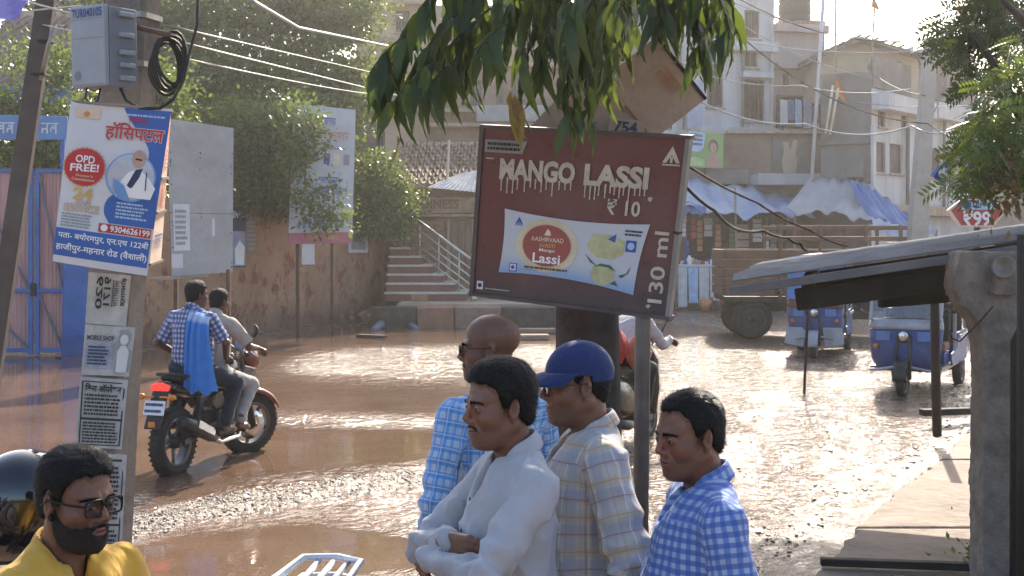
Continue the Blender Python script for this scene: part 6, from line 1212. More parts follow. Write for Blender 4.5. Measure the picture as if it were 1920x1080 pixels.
# ================================================================== VEHICLES
M('tyre', (.022, .021, .020), .85, n=.3, sc_=20, dirt=.5, dirtc=(.12, .085, .06)); M('black_plastic', (.018, .018, .02), .45, n=.2, dirt=.25); M('alloy', (.10, .10, .105), .4, metal=.6); M('chrome', (.62, .62, .62), .18, metal=1.0, n=.05); M('dark_metal', (.05, .05, .052), .45, metal=.5, n=.25, dirt=.3)
M('bike_red', (.30, .035, .02), .3, n=.15, coat=.5, dirt=.2); M('bike_copper', (.21, .05, .028), .3, n=.15, coat=.5, dirt=.3); M('bike_black', (.012, .012, .013), .3, coat=.4, n=.2, dirt=.25); M('seat_vinyl', (.016, .016, .017), .6, n=.2); M('tail_red', (.55, .02, .015), .2, n=.1, emit=((1, .08, .06), .35)); M('plate_white', (.72, .74, .78), .5, n=.08); M('amber', (.65, .22, .03), .25)
M('rick_blue', (.025, .072, .25), .5, n=.25, sc_=5, dirt=.7, dirtc=(.10, .08, .065)); M('rick_light', (.08, .20, .50), .45, n=.2, sc_=5, dirt=.5); M('rick_white', (.36, .38, .42), .5, n=.15, sc_=5, dirt=.7, dirtc=(.15, .12, .10)); M('truck_brown', (.155, .078, .045), .75, n=.3, sc_=3, dirt=.5); M('truck_dark', (.045, .042, .040), .8, n=.3, dirt=.4)
glassmat('screen_glass', (.5, .55, .6), .12); glassmat('lens_glass', (.82, .84, .86), .05)
def wheel(parent, c, axis, r, w_, rim=True, spokes=5, name='wheel', rimm='alloy'):
    c = Vector(c); wt = MB(); wt.lathe([(r * .70, -w_ * .38), (r * .86, -w_ * .5), (r * .97, -w_ * .36), (r, -w_ * .12), (r, w_ * .12), (r * .97, w_ * .36), (r * .86, w_ * .5), (r * .70, w_ * .38), (r * .70, -w_ * .38)], c, axis, 32); o = wt.build(name, MATS['tyre'], parent, smooth=True)
    rm = MB(); rm.lathe([(r * .62, -w_ * .34), (r * .72, -w_ * .40), (r * .72, w_ * .40), (r * .62, w_ * .34), (r * .62, -w_ * .34)], c, axis, 32); rm.build('rim', MATS[rimm], o, smooth=True)
    ax = Vector(axis).normalized(); u, v = orth(ax)
    if spokes == 0: MB().lathe([(0, -w_ * .22), (r * .3, -w_ * .22), (r * .45, -w_ * .1), (r * .63, -w_ * .3), (r * .63, w_ * .3), (r * .45, w_ * .1), (r * .3, w_ * .22), (0, w_ * .22)], c, axis, 24).build('wheel_disc', MATS['truck_dark'], o, smooth=True)
    for k in range(spokes): a = 2 * math.pi * k / spokes + .3; d = u * math.cos(a) + v * math.sin(a); MB().bar(c + d * r * .12, c + d * r * .66, .03, .022, up=ax).build('spoke', MATS[rimm], o, bev=.004)
    MB().lathe([(0, -w_ * .5), (r * .16, -w_ * .5), (r * .2, 0), (r * .16, w_ * .5), (0, w_ * .5)], c, axis, 16).build('hub', MATS['dark_metal'], o, smooth=True); return o
def tread(o, parent, c, axis, r, w_, n=36):
    ax = Vector(axis).normalized(); u, v = orth(ax); mb = MB(); c = Vector(c)
    for k in range(n):
        a = 2 * math.pi * k / n; d = u * math.cos(a) + v * math.sin(a); e = u * -math.sin(a) + v * math.cos(a)
        for s_ in (-1, 1): mb.bar(c + d * (r + .002) + ax * s_ * w_ * .06, c + d * (r - .012) + ax * s_ * w_ * .44 + e * .03, .016, .010, up=d)
    mb.build('tread', MATS['tyre'], o)['kind'] = 'stuff'
def motorcycle(name, label, loc, rz, tank='bike_red', steer=0.0, rack=False, mirrors=True, group=None, fairing=True, mz=0.0, stand=True, fender=None):
    b = thing(name, label, 'motorcycle', loc, rz, group); rw, fw = Vector((-.65, 0, .305)), Vector((.66, 0, .305)); Y_ = Vector((0, 1, 0))
    o = wheel(b, rw, Y_, .305, .135, spokes=5, name='rear_wheel'); tread(o, b, rw, Y_, .305, .135)
    sx_ = Matrix.Translation(Vector((.43, 0, .95))) @ Matrix.Rotation(steer, 4, (-.35, 0, 1)) @ Matrix.Translation(Vector((-.43, 0, -.95))); FW = sx_ @ fw; fax = sx_.to_3x3() @ Y_
    o = wheel(b, FW, fax, .305, .105, spokes=5, name='front_wheel'); tread(o, b, FW, fax, .305, .105)
    dk = MB(); dk.lathe([(.06, .0), (.14, .0), (.14, .006), (.06, .006), (.06, 0)], FW + fax * -.06, fax, 24); dk.build('brake_disc', MATS['chrome'], b, smooth=True)
    for s_ in (-1, 1):
        fk = MB(); fk.tube([FW + fax * s_ * .085, sx_ @ Vector((.52, s_ * .085, .70)), sx_ @ Vector((.42, s_ * .085, .98))], [.028, .028, .019], 10); fk.build('fork', MATS['dark_metal'], b, smooth=True)
        sa = MB(); sa.bar((-.65, s_ * .10, .305), (-.08, s_ * .09, .40), .035, .06); sa.build('swingarm', MATS['dark_metal'], b, bev=.008)
        sp_ = MB(); sp_.tube([(-.55, s_ * .13, .36), (-.42, s_ * .13, .68)], .028, 8); n = 14; sp_.tube([Vector((-.54, s_ * .13, .40)).lerp(Vector((-.44, s_ * .13, .64)), i / (n * 6)) + Vector((math.cos(i), math.sin(i), 0)) * .036 for i in range(n * 6 + 1)], .006, 4); sp_.build('shock_absorber', MATS['dark_metal'], b, smooth=True)
        fp_ = MB(); fp_.tube([(-.16, s_ * .12, .36), (-.16, s_ * .27, .36)], .014, 6); fp_.tube([(.12, s_ * .10, .32), (.12, s_ * .28, .32)], .014, 6); fp_.build('foot_peg', MATS['dark_metal'], b)
    fd = MB(); secs = []
    for a in range(28, 122, 11): d = Vector((math.cos(R(a)), 0, math.sin(R(a)))); secs.append([FW + sx_.to_3x3() @ (d * (.335 + (.02 if j in (1, 2) else -.015)) + Vector((0, y, 0))) for j, y in enumerate((-.07, -.045, .045, .07))])
    fd.loft(secs, False, False); o = fd.build('front_fender', MATS[fender or tank], b, smooth=True); md = o.modifiers.new('t', 'SOLIDIFY'); md.thickness = .008
    en = MB(); en.box((.10, 0, .40), (.38, .24, .26)); en.build('engine', MATS['dark_metal'], b, bev=.03)
    cy = MB(); [cy.box((.22, 0, .52 + .028 * i), (.20 - .006 * i, .22, .014)) for i in range(7)]; cy.build('cylinder_fins', MATS['dark_metal'], b)
    for s_ in (-1, 1): cc = MB(); cc.lathe([(0, 0), (.10, 0), (.09, .035), (.03, .05), (0, .05)], (.06, s_ * .12, .40), (0, s_, 0), 20); cc.build('crank_cover', MATS['alloy'], b, smooth=True)
    fr_ = MB(); fr_.tube([(.42, 0, .92), (.30, 0, .60), (.22, 0, .30), (-.12, 0, .30), (-.2, 0, .55)], .024, 8); fr_.tube([(.42, 0, .95), (.1, 0, .78), (-.25, 0, .68), (-.7, 0, .82)], .022, 8); fr_.build('frame', MATS['dark_metal'], b, smooth=True)
    ex = MB(); ex.tube([(.28, -.08, .48), (.36, -.10, .35), (.26, -.12, .24), (-.10, -.14, .24), (-.28, -.15, .30)], .022, 10); ex.build('exhaust_pipe', MATS['chrome'], b, smooth=True)
    ml = MB(); ml.tube([(-.22, -.155, .29), (-.30, -.165, .32), (-.60, -.175, .44), (-.78, -.175, .50), (-.80, -.175, .505)], [.035, .055, .068, .060, .03], 14); mo = ml.build('silencer', MATS['black_plastic'], b, smooth=True); hs_ = MB(); hs_.bar((-.34, -.235, .36), (-.62, -.245, .47), .012, .07); hs_.build('heat_shield', MATS['chrome'], mo, bev=.005)
    tk = MB(); secs = []
    for x, w_, z0, z1 in ((.40, .07, .80, .92), (.33, .12, .74, .99), (.20, .145, .72, 1.02), (.05, .13, .72, .98), (-.08, .09, .72, .88), (-.14, .06, .72, .83)): secs.append([Vector((x, w_ * math.cos(a) * (.9 if math.sin(a) > 0 else 1), (z0 + z1) / 2 + (z1 - z0) / 2 * math.sin(a))) for a in np.linspace(0, 2 * math.pi, 15)[:-1]])
    tk.loft(secs); tk.build('fuel_tank', MATS[tank], b, smooth=True)
    for s_ in (-1, 1): sh_ = MB(); sh_.extrude([(.46, .70), (.50, .86), (.30, .90), (.12, .74), (.30, .64)], (0, s_ * .15, 0), (1, 0, 0), (0, 0, 1), (0, s_ * .03, 0)); sh_.build('tank_shroud', MATS[tank], b, bev=.012); sp = MB(); sp.extrude([(-.05, .70), (.02, .56), (-.16, .54), (-.30, .66)], (0, s_ * .11, 0), (1, 0, 0), (0, 0, 1), (0, s_ * .025, 0)); sp.build('side_panel', MATS['bike_black'], b, bev=.01)
    se = MB(); secs = []
    for x, w_, z0, z1 in ((.0, .08, .76, .84), (-.15, .125, .74, .83), (-.34, .13, .75, .85), (-.46, .125, .80, .90), (-.66, .11, .82, .92), (-.74, .07, .84, .90)): secs.append([Vector((x, w_ * math.cos(a), (z0 + z1) / 2 + (z1 - z0) / 2 * math.sin(a))) for a in np.linspace(0, 2 * math.pi, 13)[:-1]])
    se.loft(secs); se.build('seat', MATS['seat_vinyl'], b, smooth=True)
    ta = MB(); secs = []
    for x, w_, z0, z1 in ((-.30, .10, .66, .76), (-.50, .12, .68, .81), (-.70, .10, .73, .85), (-.84, .065, .78, .86)): secs.append([Vector((x, w_ * math.cos(a), (z0 + z1) / 2 + (z1 - z0) / 2 * math.sin(a))) for a in np.linspace(0, 2 * math.pi, 13)[:-1]])
    ta.loft(secs); ta.build('tail_cowl', MATS['bike_black'], b, smooth=True)
    tlm = MB(); tlm.extrude([(-.085, 0), (.085, 0), (.105, .045), (.03, .075), (-.03, .075), (-.105, .045)], (-.84, 0, .775), (0, 1, 0), (0, 0, 1), (-.025, 0, 0)); tlm.build('tail_light', MATS['tail_red'], b, bev=.01)
    gr_ = MB(); gr_.tube([(-.45, -.14, .85), (-.7, -.13, .90), (-.82, -.05, .92), (-.82, .05, .92), (-.7, .13, .90), (-.45, .14, .85)], .014, 8); gr_.build('grab_rail', MATS['dark_metal'], b, smooth=True)
    rf_ = MB(); rf_.bar((-.84, 0, .78), (-.98, 0, .46), .16, .015, up=(1, 0, .3)); rf_.build('rear_fender', MATS['black_plastic'], b, bev=.006)
    pq = Patch(Vector((-.965, .10, .58)), Vector((-.965, -.10, .58)), Vector((-.93, -.10, .70)), Vector((-.93, .10, .70))); mbp = MB(); pq.slab(mbp, 0, 0, 1, 1, -.01, 0); po_ = mbp.build('number_plate', MATS['plate_white'], b)
    for v0_, v1_ in ((.55, .9), (.1, .45)): bars_of_text(pq, po_, MATS['navy_ink'], .06, v0_, .94, v1_, 1, .003, .1, w=False)
    for s_ in (-1, 1): ind = MB(); ind.tube([(-.90, s_ * .03, .73), (-.91, s_ * .13, .73)], .01, 6); ind.lathe([(0, 0), (.025, .01), (.028, .04), (.018, .07), (0, .075)], (-.91, s_ * .12, .73), (0, s_, 0), 10); ind.build('indicator', MATS['amber'], b, smooth=True)
    refl = MB(); refl.box((-.985, 0, .50), (.012, .07, .05)); refl.build('reflector', MATS['amber'], b, bev=.006)
    hbr = MB(); hp = lambda *p: sx_ @ Vector(p); hbr.tube([hp(.30, -.36, 1.07), hp(.40, -.2, 1.09), hp(.44, -.06, 1.03), hp(.44, .06, 1.03), hp(.40, .2, 1.09), hp(.30, .36, 1.07)], .012, 8); hbr.build('handlebar', MATS['dark_metal'], b, smooth=True)
    for s_ in (-1, 1):
        gp_ = MB(); gp_.tube([hp(.34, s_ * .25, 1.078), hp(.29, s_ * .38, 1.068)], .019, 8); gp_.build('grip', MATS['black_plastic'], b, smooth=True); lv = MB(); lv.tube([hp(.40, s_ * .22, 1.08), hp(.40, s_ * .36, 1.06)], .007, 5); lv.build('lever', MATS['chrome'], b)
        if mirrors: mi = MB(); mi.tube([hp(.37, s_ * .23, 1.09), hp(.38, s_ * .29, 1.2 + mz * .5), hp(.36, s_ * .33, 1.26 + mz)], .008, 6); mi.build('mirror_stem', MATS['black_plastic'], b, smooth=True); mh = MB(); mh.lathe([(0, -.02), (.05, -.018), (.066, .005), (.06, .012), (0, .012)], hp(.355, s_ * .35, 1.29 + mz), sx_.to_3x3() @ Vector((-1, 0, .1)), 18); mh.build('mirror', MATS['black_plastic'], b, smooth=True)
    hl = MB(); hl.loft([[hp(x, y * w_, z0 + z * hh_) for y, z in ((-.8, -.6), (-1, .2), (-.5, 1), (.5, 1), (1, .2), (.8, -.6), (0, -1))] for x, w_, z0, hh_ in ((.46, .06, .98, .08), (.54, .10, .96, .11), (.62, .09, .94, .10), (.66, .05, .92, .06))]); hl.build('headlamp_cowl', MATS[fender or tank], b, smooth=True); lz = MB(); lz.lathe([(0, .03), (.05, .02), (.065, 0)], hp(.65, 0, .92), sx_.to_3x3() @ Vector((1, 0, -.1)), 16); lz.build('headlamp', MATS['chrome'], b, smooth=True)
    md_ = MB(); md_.box(hp(.47, 0, 1.08), (.05, .16, .09), steer); md_.build('instrument', MATS['rick_light'] if fairing else MATS['black_plastic'], b, bev=.015)
    if fairing: vs_ = MB(); vs_.loft([[hp(.47, y * .10, 1.03), hp(.44, y * .08, 1.16)] for y in np.linspace(-1, 1, 7)], False, False); o = vs_.build('visor', MATS['black_plastic'], b, smooth=True); md = o.modifiers.new('t', 'SOLIDIFY'); md.thickness = .006
    if stand: ss = MB(); ss.tube([(.0, .13, .26), (-.14, .22, .02)], .012, 6); ss.build('side_stand', MATS['dark_metal'], b)
    if rack:
        wr_ = M('rack_silver', (.68, .70, .74), .3, metal=.3, n=.06)
        for z in (.93, .99): lo_ = MB(); lo_.tube([Vector((-.62 + x, y, z + .04 * (x < -.1))) for x, y in ((.22, -.11), (-.05, -.125), (-.26, -.10), (-.30, 0), (-.26, .10), (-.05, .125), (.22, .11))], .013, 8); lo_.build('rack_rail', wr_, b, smooth=True)
        for y in (-.05, .0, .05): lo_ = MB(); lo_.tube([Vector((-.42, y, .95)), Vector((-.70, y, .97)), Vector((-.89, y, 1.02))], .010, 6); lo_.build('rack_bar', wr_, b, smooth=True)
        for y in (-.11, .11): lo_ = MB(); lo_.tube([Vector((-.7, y, .84)), Vector((-.74, y, .99))], .010, 6); lo_.build('rack_stay', wr_, b, smooth=True)
    return b
HB = R(71); RB = Vector((-2.98, 12.2, -.03)); HBv = Vector((math.cos(HB), math.sin(HB), 0))
bike = motorcycle('motorcycle', 'black and copper motorcycle with two riders crossing the flood water', RB + HBv * .65, HB, tank='bike_black', fender='bike_copper', steer=-.5, stand=False)
PB0 = Vector((-.60, 4.36, 0)); pdv = Vector((-.3, -.954, 0)); PAZ = math.atan2(pdv.y, pdv.x)
pbike = motorcycle('parked_motorcycle', 'parked motorcycle whose silver rear rack and black mirror show at the bottom edge', PB0 + pdv * .80 + Vector((0, 0, .03)), PAZ, tank='bike_black', rack=True, fairing=False, mz=-.10)

def e_rickshaw(name, label, loc, rz, variant=0):
    b = thing(name, label, 'rickshaw', loc, rz, None); Bm, Lm, Wm = MATS['rick_blue'], MATS['rick_light'], MATS['rick_white']
    wheel(b, (1.02, 0, .24), (0, 1, 0), .24, .11, spokes=0, name='front_wheel')
    for s_ in (-1, 1): wheel(b, (-.95, s_ * .42, .24), (0, 1, 0), .24, .12, spokes=0, name='rear_wheel')
    fk = MB()
    for s_ in (-1, 1): fk.tube([(1.02, s_ * .09, .24), (.98, s_ * .09, .62), (.94, s_ * .07, .82)], .024, 8)
    fk.build('fork', MATS['dark_metal'], b, smooth=True)
    mg_ = MB(); secs = []
    for a in range(0, 151, 15): d = Vector((math.cos(R(a)), 0, math.sin(R(a)))); secs.append([Vector((1.02, y, .24)) + d * (.28 - abs(y) * .25) for y in (-.085, -.04, .04, .085)])
    mg_.loft(secs, False, False); o = mg_.build('mudguard', MATS['black_plastic'] if variant == 0 else Wm, b, smooth=True); md = o.modifiers.new('t', 'SOLIDIFY'); md.thickness = .01
    # rounded front shield
    n = 13
    def arc(z, w_, bulge, x0): return [Vector((x0 + bulge * math.cos(math.pi * (i / (n - 1) - .5)), w_ * math.sin(math.pi * (i / (n - 1) - .5)), z)) for i in range(n)]
    fs_ = MB(); fs_.loft([arc(.34, .36, .10, .80), arc(.50, .44, .14, .80), arc(.72, .47, .15, .78), arc(.88, .48, .13, .76)], False, False); o = fs_.build('front_shield', Bm, b, smooth=True); md = o.modifiers.new('t', 'SOLIDIFY'); md.thickness = .02
    mid_ = MB(); mid_.loft([arc(.885, .485, .135, .76), arc(.93, .485, .13, .755), arc(1.02, .47, .11, .74)], False, False); o = mid_.build('dash_band', Wm if variant == 0 else MATS['truck_brown'], b, smooth=True); md = o.modifiers.new('t', 'SOLIDIFY'); md.thickness = .02
    for s_ in (-1, 1): gq = MB(); gq.loft([[Vector((.90 + .03, s_ * y, z)) for z in (.74, .86)] for y in (.18, .24, .30, .36)], False, False); o = gq.build('shield_panel', Lm, b); md = o.modifiers.new('t', 'SOLIDIFY'); md.thickness = .02
    hl = MB(); hl.lathe([(0, .0), (.07, .0), (.085, .05), (.075, .06), (.03, .05), (0, .05)], (.90, 0, .80), (1, 0, 0), 20); ho = hl.build('headlight', MATS['black_plastic'], b, smooth=True); MB().lathe([(0, .012), (.05, .01), (.07, 0)], (.955, 0, .80), (1, 0, 0), 18).build('lens', MATS['chrome'], ho, smooth=True)
    for s_ in (-1, 1): MB().lathe([(0, 0), (.03, .0), (.035, .03), (0, .04)], (.88, s_ * .36, .66), (1, s_ * .3, 0), 12).build('indicator', MATS['amber'], b, smooth=True)
    bp_ = MB(); bp_.tube([(.82, -.46, .34), (.97, -.30, .36), (1.0, 0, .42), (.97, .30, .36), (.82, .46, .34)], .02, 8); bp_.build('bumper_bar', Wm, b, smooth=True)
    # windscreen, posts and roof
    for s_ in (-1, 1):
        MB().bar((.80, s_ * .45, 1.0), (.62, s_ * .45, 1.66), .045, .05).build('screen_post', Lm if variant else Wm, b, bev=.008); MB().bar((-.25, s_ * .47, .45), (-.25, s_ * .47, 1.66), .04, .04).build('roof_post', Wm, b); MB().bar((-1.2, s_ * .47, .45), (-1.2, s_ * .47, 1.66), .04, .04).build('roof_post', Wm, b)
        MB().extrude([(-1.25, .36), (.05, .36), (.15, .46), (.10, .52), (-.35, .56), (-.45, .78), (-1.25, .80)], (0, s_ * .49, 0), (1, 0, 0), (0, 0, 1), (0, -s_ * .03, 0)).build('side_panel', Bm, b, bev=.01); MB().bar((-1.2, s_ * .505, .72), (-.5, s_ * .505, .72), .02, .05).build('side_stripe', Wm, b)
    ws = MB(); ws.add([(.795, -.43, 1.03), (.795, .43, 1.03), (.63, .43, 1.62), (.63, -.43, 1.62)], [(0, 1, 2, 3)]); ws.build('windscreen', MATS['screen_glass'] if variant == 0 else Lm, b)
    if variant: tp_ = MB(); tp_.bar((.78, -.3, 1.12), (.66, .3, 1.5), .01, .02); tp_.build('wiper', MATS['dark_metal'], b)
    rf_ = MB(); rf_.loft([[Vector((x, y, 1.66 + .10 * math.cos(y * 2.4) - (.03 if abs(x) > 1.2 else 0))) for y in np.linspace(-.52, .52, 9)] for x in (-1.32, -1.2, -.4, .4, .72, .80)], False, False); o = rf_.build('roof', Wm if variant == 0 else Lm, b, smooth=True); md = o.modifiers.new('t', 'SOLIDIFY'); md.thickness = .035
    fl_ = MB(); fl_.box((-.2, 0, .36), (2.0, .92, .06)); fl_.build('floor', MATS['dark_metal'], b)
    for x, ht in ((.10, .62), (-.95, .66)): sb_ = MB(); sb_.box((x, 0, ht), (.42, .86, .12)); so_ = sb_.build('seat', MATS['seat_vinyl'] if variant else MATS['truck_brown'], b, bev=.03); bk_ = MB(); bk_.box((x - .24, 0, ht + .28), (.08, .86, .44)); bk_.build('backrest', MATS['seat_vinyl'], so_, bev=.03); ft_ = MB(); ft_.box((x, 0, ht - .17), (.40, .84, .2)); ft_.build('seat_base', Bm, so_)
    hb_ = MB(); hb_.tube([(.58, -.33, 1.0), (.68, -.15, 1.02), (.70, 0, .96), (.68, .15, 1.02), (.58, .33, 1.0)], .014, 8); hb_.build('handlebar', MATS['dark_metal'], b, smooth=True)
    for s_ in (-1, 1): mi = MB(); mi.tube([(.80, s_ * .46, 1.05), (.82, s_ * .60, 1.14)], .009, 6); mi.lathe([(0, 0), (.05, 0), (.055, .02), (0, .025)], (.82, s_ * .63, 1.16), (1, 0, 0), 14); mi.build('mirror', MATS['black_plastic'], b, smooth=True)
    ax_ = MB(); ax_.tube([(-.95, -.4, .24), (-.95, .4, .24)], .03, 8); ax_.build('axle', MATS['dark_metal'], b)
    if variant:
        for k in range(3):
            for i in range(7): MB().box((.905 - .004 * abs(i - 3) * abs(i - 3), -.36 + .12 * i, .92 + .05 * k), (.03, .10, .035)).build('grille_block', MATS['truck_brown'], b, bev=.005)
        for s_ in (-1, 1): mf = MB(); mf.add([(.92, s_ * .14, .55), (.92, s_ * .46, .55), (.98, s_ * .50, .28), (.98, s_ * .18, .22)], [(0, 1, 2, 3)]); o = mf.build('mud_flap', Wm, b); md = o.modifiers.new('t', 'SOLIDIFY'); md.thickness = .015
    return b
def head_to(p, dx, dy): return math.atan2(dy, dx)
h1 = math.atan2(-.90, -.44); f1 = G(1692, 742); rick1 = e_rickshaw('electric_rickshaw', 'blue electric rickshaw with white dash band, nearest the shelter post', f1 - Vector((math.cos(h1), math.sin(h1), 0)) * 1.02 + Vector((0, 0, -.03)), h1)
h2 = math.atan2(-.95, -.30); f2 = G(1526, 672); e_rickshaw('electric_rickshaw', 'blue rickshaw with brown patterned dash, between the truck and the nearer rickshaw', f2 - Vector((math.cos(h2), math.sin(h2), 0)) * 1.02 + Vector((0, 0, -.03)), h2, 1)
# open-bodied truck seen from its rear quarter
th_ = math.atan2(-.03, 1); tl_ = G(1408, 634); tk = thing('open_truck', 'brown open-bodied truck with dark wheels beyond the rickshaws', 'truck', tl_ + Vector((math.cos(th_), math.sin(th_), 0)) * 1.75 + Vector((-math.sin(th_), math.cos(th_), 0)) * .75, th_)
for x, s_ in ((-1.75, -1), (-1.75, 1), (1.9, -1), (1.9, 1)):
    o = wheel(tk, (x, s_ * .78, .40), (0, 1, 0), .42, .30 if x < 0 else .2, spokes=0, rimm='truck_dark'); tread(o, tk, (x, s_ * .78, .40), (0, 1, 0), .42, .3, 24)
MB().box((.2, -.42, .62), (4.6, .10, .18)).build('chassis_rail', MATS['truck_dark'], tk); MB().box((.2, .42, .62), (4.6, .10, .18)).build('chassis_rail', MATS['truck_dark'], tk); MB().box((-1.75, 0, .42), (.16, 1.4, .16)).build('axle', MATS['truck_dark'], tk); MB().box((.3, -.5, .55), (.7, .3, .35)).build('tool_box', MATS['truck_dark'], tk, bev=.02)
MB().box((-.5, 0, .80), (3.6, 1.9, .10)).build('bed_floor', MATS['truck_dark'], tk)
for s_ in (-1, 1):
    for k in range(5): MB().box((-.5, s_ * .96, .95 + .19 * k), (3.6, .05, .17)).build('side_plank', MATS['truck_brown'], tk, bev=.01)
    for x in (-1.2, -.4, .5, 1.2): MB().box((x, s_ * 1.02, 1.55), (.07, .05, 1.5)).build('stake', MATS['truck_brown'], tk, bev=.008)
    for z in (2.02, 2.24): MB().box((.03, s_ * 1.0, z), (2.6, .06, .09)).build('side_rail', MATS['truck_brown'], tk, bev=.01)
for k in range(5): MB().box((-2.32, 0, .95 + .19 * k), (.05, 1.9, .17)).build('tail_plank', MATS['truck_brown'], tk, bev=.01)
MB().box((-2.3, 0, .62), (.10, 1.8, .14)).build('rear_bumper', MATS['truck_dark'], tk, bev=.01)
for s_ in (-1, 1): MB().box((-2.37, s_ * .75, .72), (.03, .16, .09)).build('tail_lamp', MATS['red_ink'], tk, bev=.01)
cb2 = MB(); cb2.extrude([(1.35, .5), (3.0, .5), (3.05, 1.1), (2.7, 1.85), (1.35, 1.95)], (0, -.9, 0), (1, 0, 0), (0, 0, 1), (0, 1.8, 0)); co_ = cb2.build('cab', MATS['truck_brown'], tk, bev=.05)
for s_ in (-1, 1): MB().extrude([(1.75, 1.15), (2.75, 1.15), (2.6, 1.75), (1.75, 1.78)], (0, s_ * .905, 0), (1, 0, 0), (0, 0, 1), (0, s_ * .006, 0)).build('side_window', MATS['window_dark'], co_)
# scooter that the red-bagged rider sits on
HS = R(66); SB = Vector((.92, 13.4, -.03)); SBv = Vector((math.cos(HS), math.sin(HS), 0)); scs = thing('scooter', 'dark scooter carrying a rider with red bundles, behind the steel sign pipe', 'scooter', SB + SBv * .6, HS)
for nm_, x in (('rear_wheel', -.60), ('front_wheel', .62)): wheel(scs, (x, 0, .22), (0, 1, 0), .22, .10, spokes=4, name=nm_)
bd_ = MB(); secs = []
for x, w_, z0, z1 in ((-.88, .08, .62, .76), (-.75, .15, .48, .80), (-.45, .19, .34, .78), (-.10, .17, .30, .70), (.0, .14, .26, .45)): secs.append([Vector((x, w_ * math.cos(a), (z0 + z1) / 2 + (z1 - z0) / 2 * math.sin(a))) for a in np.linspace(0, 2 * math.pi, 13)[:-1]])
bd_.loft(secs); bd_.build('body', MATS['bike_black'], scs, smooth=True); fb_ = MB(); fb_.box((.18, 0, .27), (.42, .30, .08)); fb_.build('footboard', MATS['black_plastic'], scs, bev=.02)
ap = MB(); ap.loft([[Vector((x0_, y * w_, z)) for y in (-1, -.6, .6, 1)] for x0_, w_, z in ((.40, .17, .28), (.46, .19, .55), (.44, .18, .85), (.38, .12, 1.0))], False, False); o = ap.build('apron', MATS['bike_black'], scs, smooth=True); md = o.modifiers.new('t', 'SOLIDIFY'); md.thickness = .04
se = MB(); se.box((-.42, 0, .80), (.70, .27, .09)); se.build('seat', MATS['seat_vinyl'], scs, bev=.03); hb_ = MB(); hb_.tube([(.30, -.34, 1.04), (.40, -.15, 1.08), (.42, 0, 1.03), (.40, .15, 1.08), (.30, .34, 1.04)], .014, 8); hb_.build('handlebar', MATS['black_plastic'], scs, smooth=True); hc = MB(); hc.box((.43, 0, 1.05), (.16, .26, .14)); hc.build('headlamp_cowl', MATS['black_plastic'], scs, bev=.04); fk = MB(); fk.tube([(.62, .0, .22), (.46, 0, .5), (.40, 0, 1.0)], .03, 8); fk.build('fork', MATS['dark_metal'], scs)
tlm = MB(); tlm.box((-.89, 0, .68), (.03, .20, .06)); tlm.build('tail_light', MATS['tail_red'], scs, bev=.01)
pq = Patch(Vector((-.93, .105, .52)), Vector((-.93, -.105, .52)), Vector((-.91, -.105, .62)), Vector((-.91, .105, .62))); mbp = MB(); pq.slab(mbp, 0, 0, 1, 1, -.01, 0); po_ = mbp.build('number_plate', MATS['plate_white'], scs); bars_of_text(pq, po_, MATS['navy_ink'], .06, .2, .94, .8, 1, .003, .1, w=False)
fd = MB(); fd.bar((-.86, 0, .6), (-.98, 0, .36), .14, .015, up=(1, 0, .3)); fd.build('rear_fender', MATS['black_plastic'], scs)
mf = MB(); mf.tube([(-.20, -.15, .26), (-.45, -.16, .28), (-.78, -.16, .33)], [.03, .05, .045], 12); mf.build('silencer', MATS['dark_metal'], scs, smooth=True)
for s_ in (-1, 1): mi = MB(); mi.tube([(.38, s_ * .22, 1.1), (.36, s_ * .30, 1.26)], .008, 6); mi.lathe([(0, -.015), (.05, -.012), (.058, .01), (0, .012)], (.35, s_ * .32, 1.30), (-1, 0, .1), 14); mi.build('mirror', MATS['black_plastic'], scs, smooth=True)
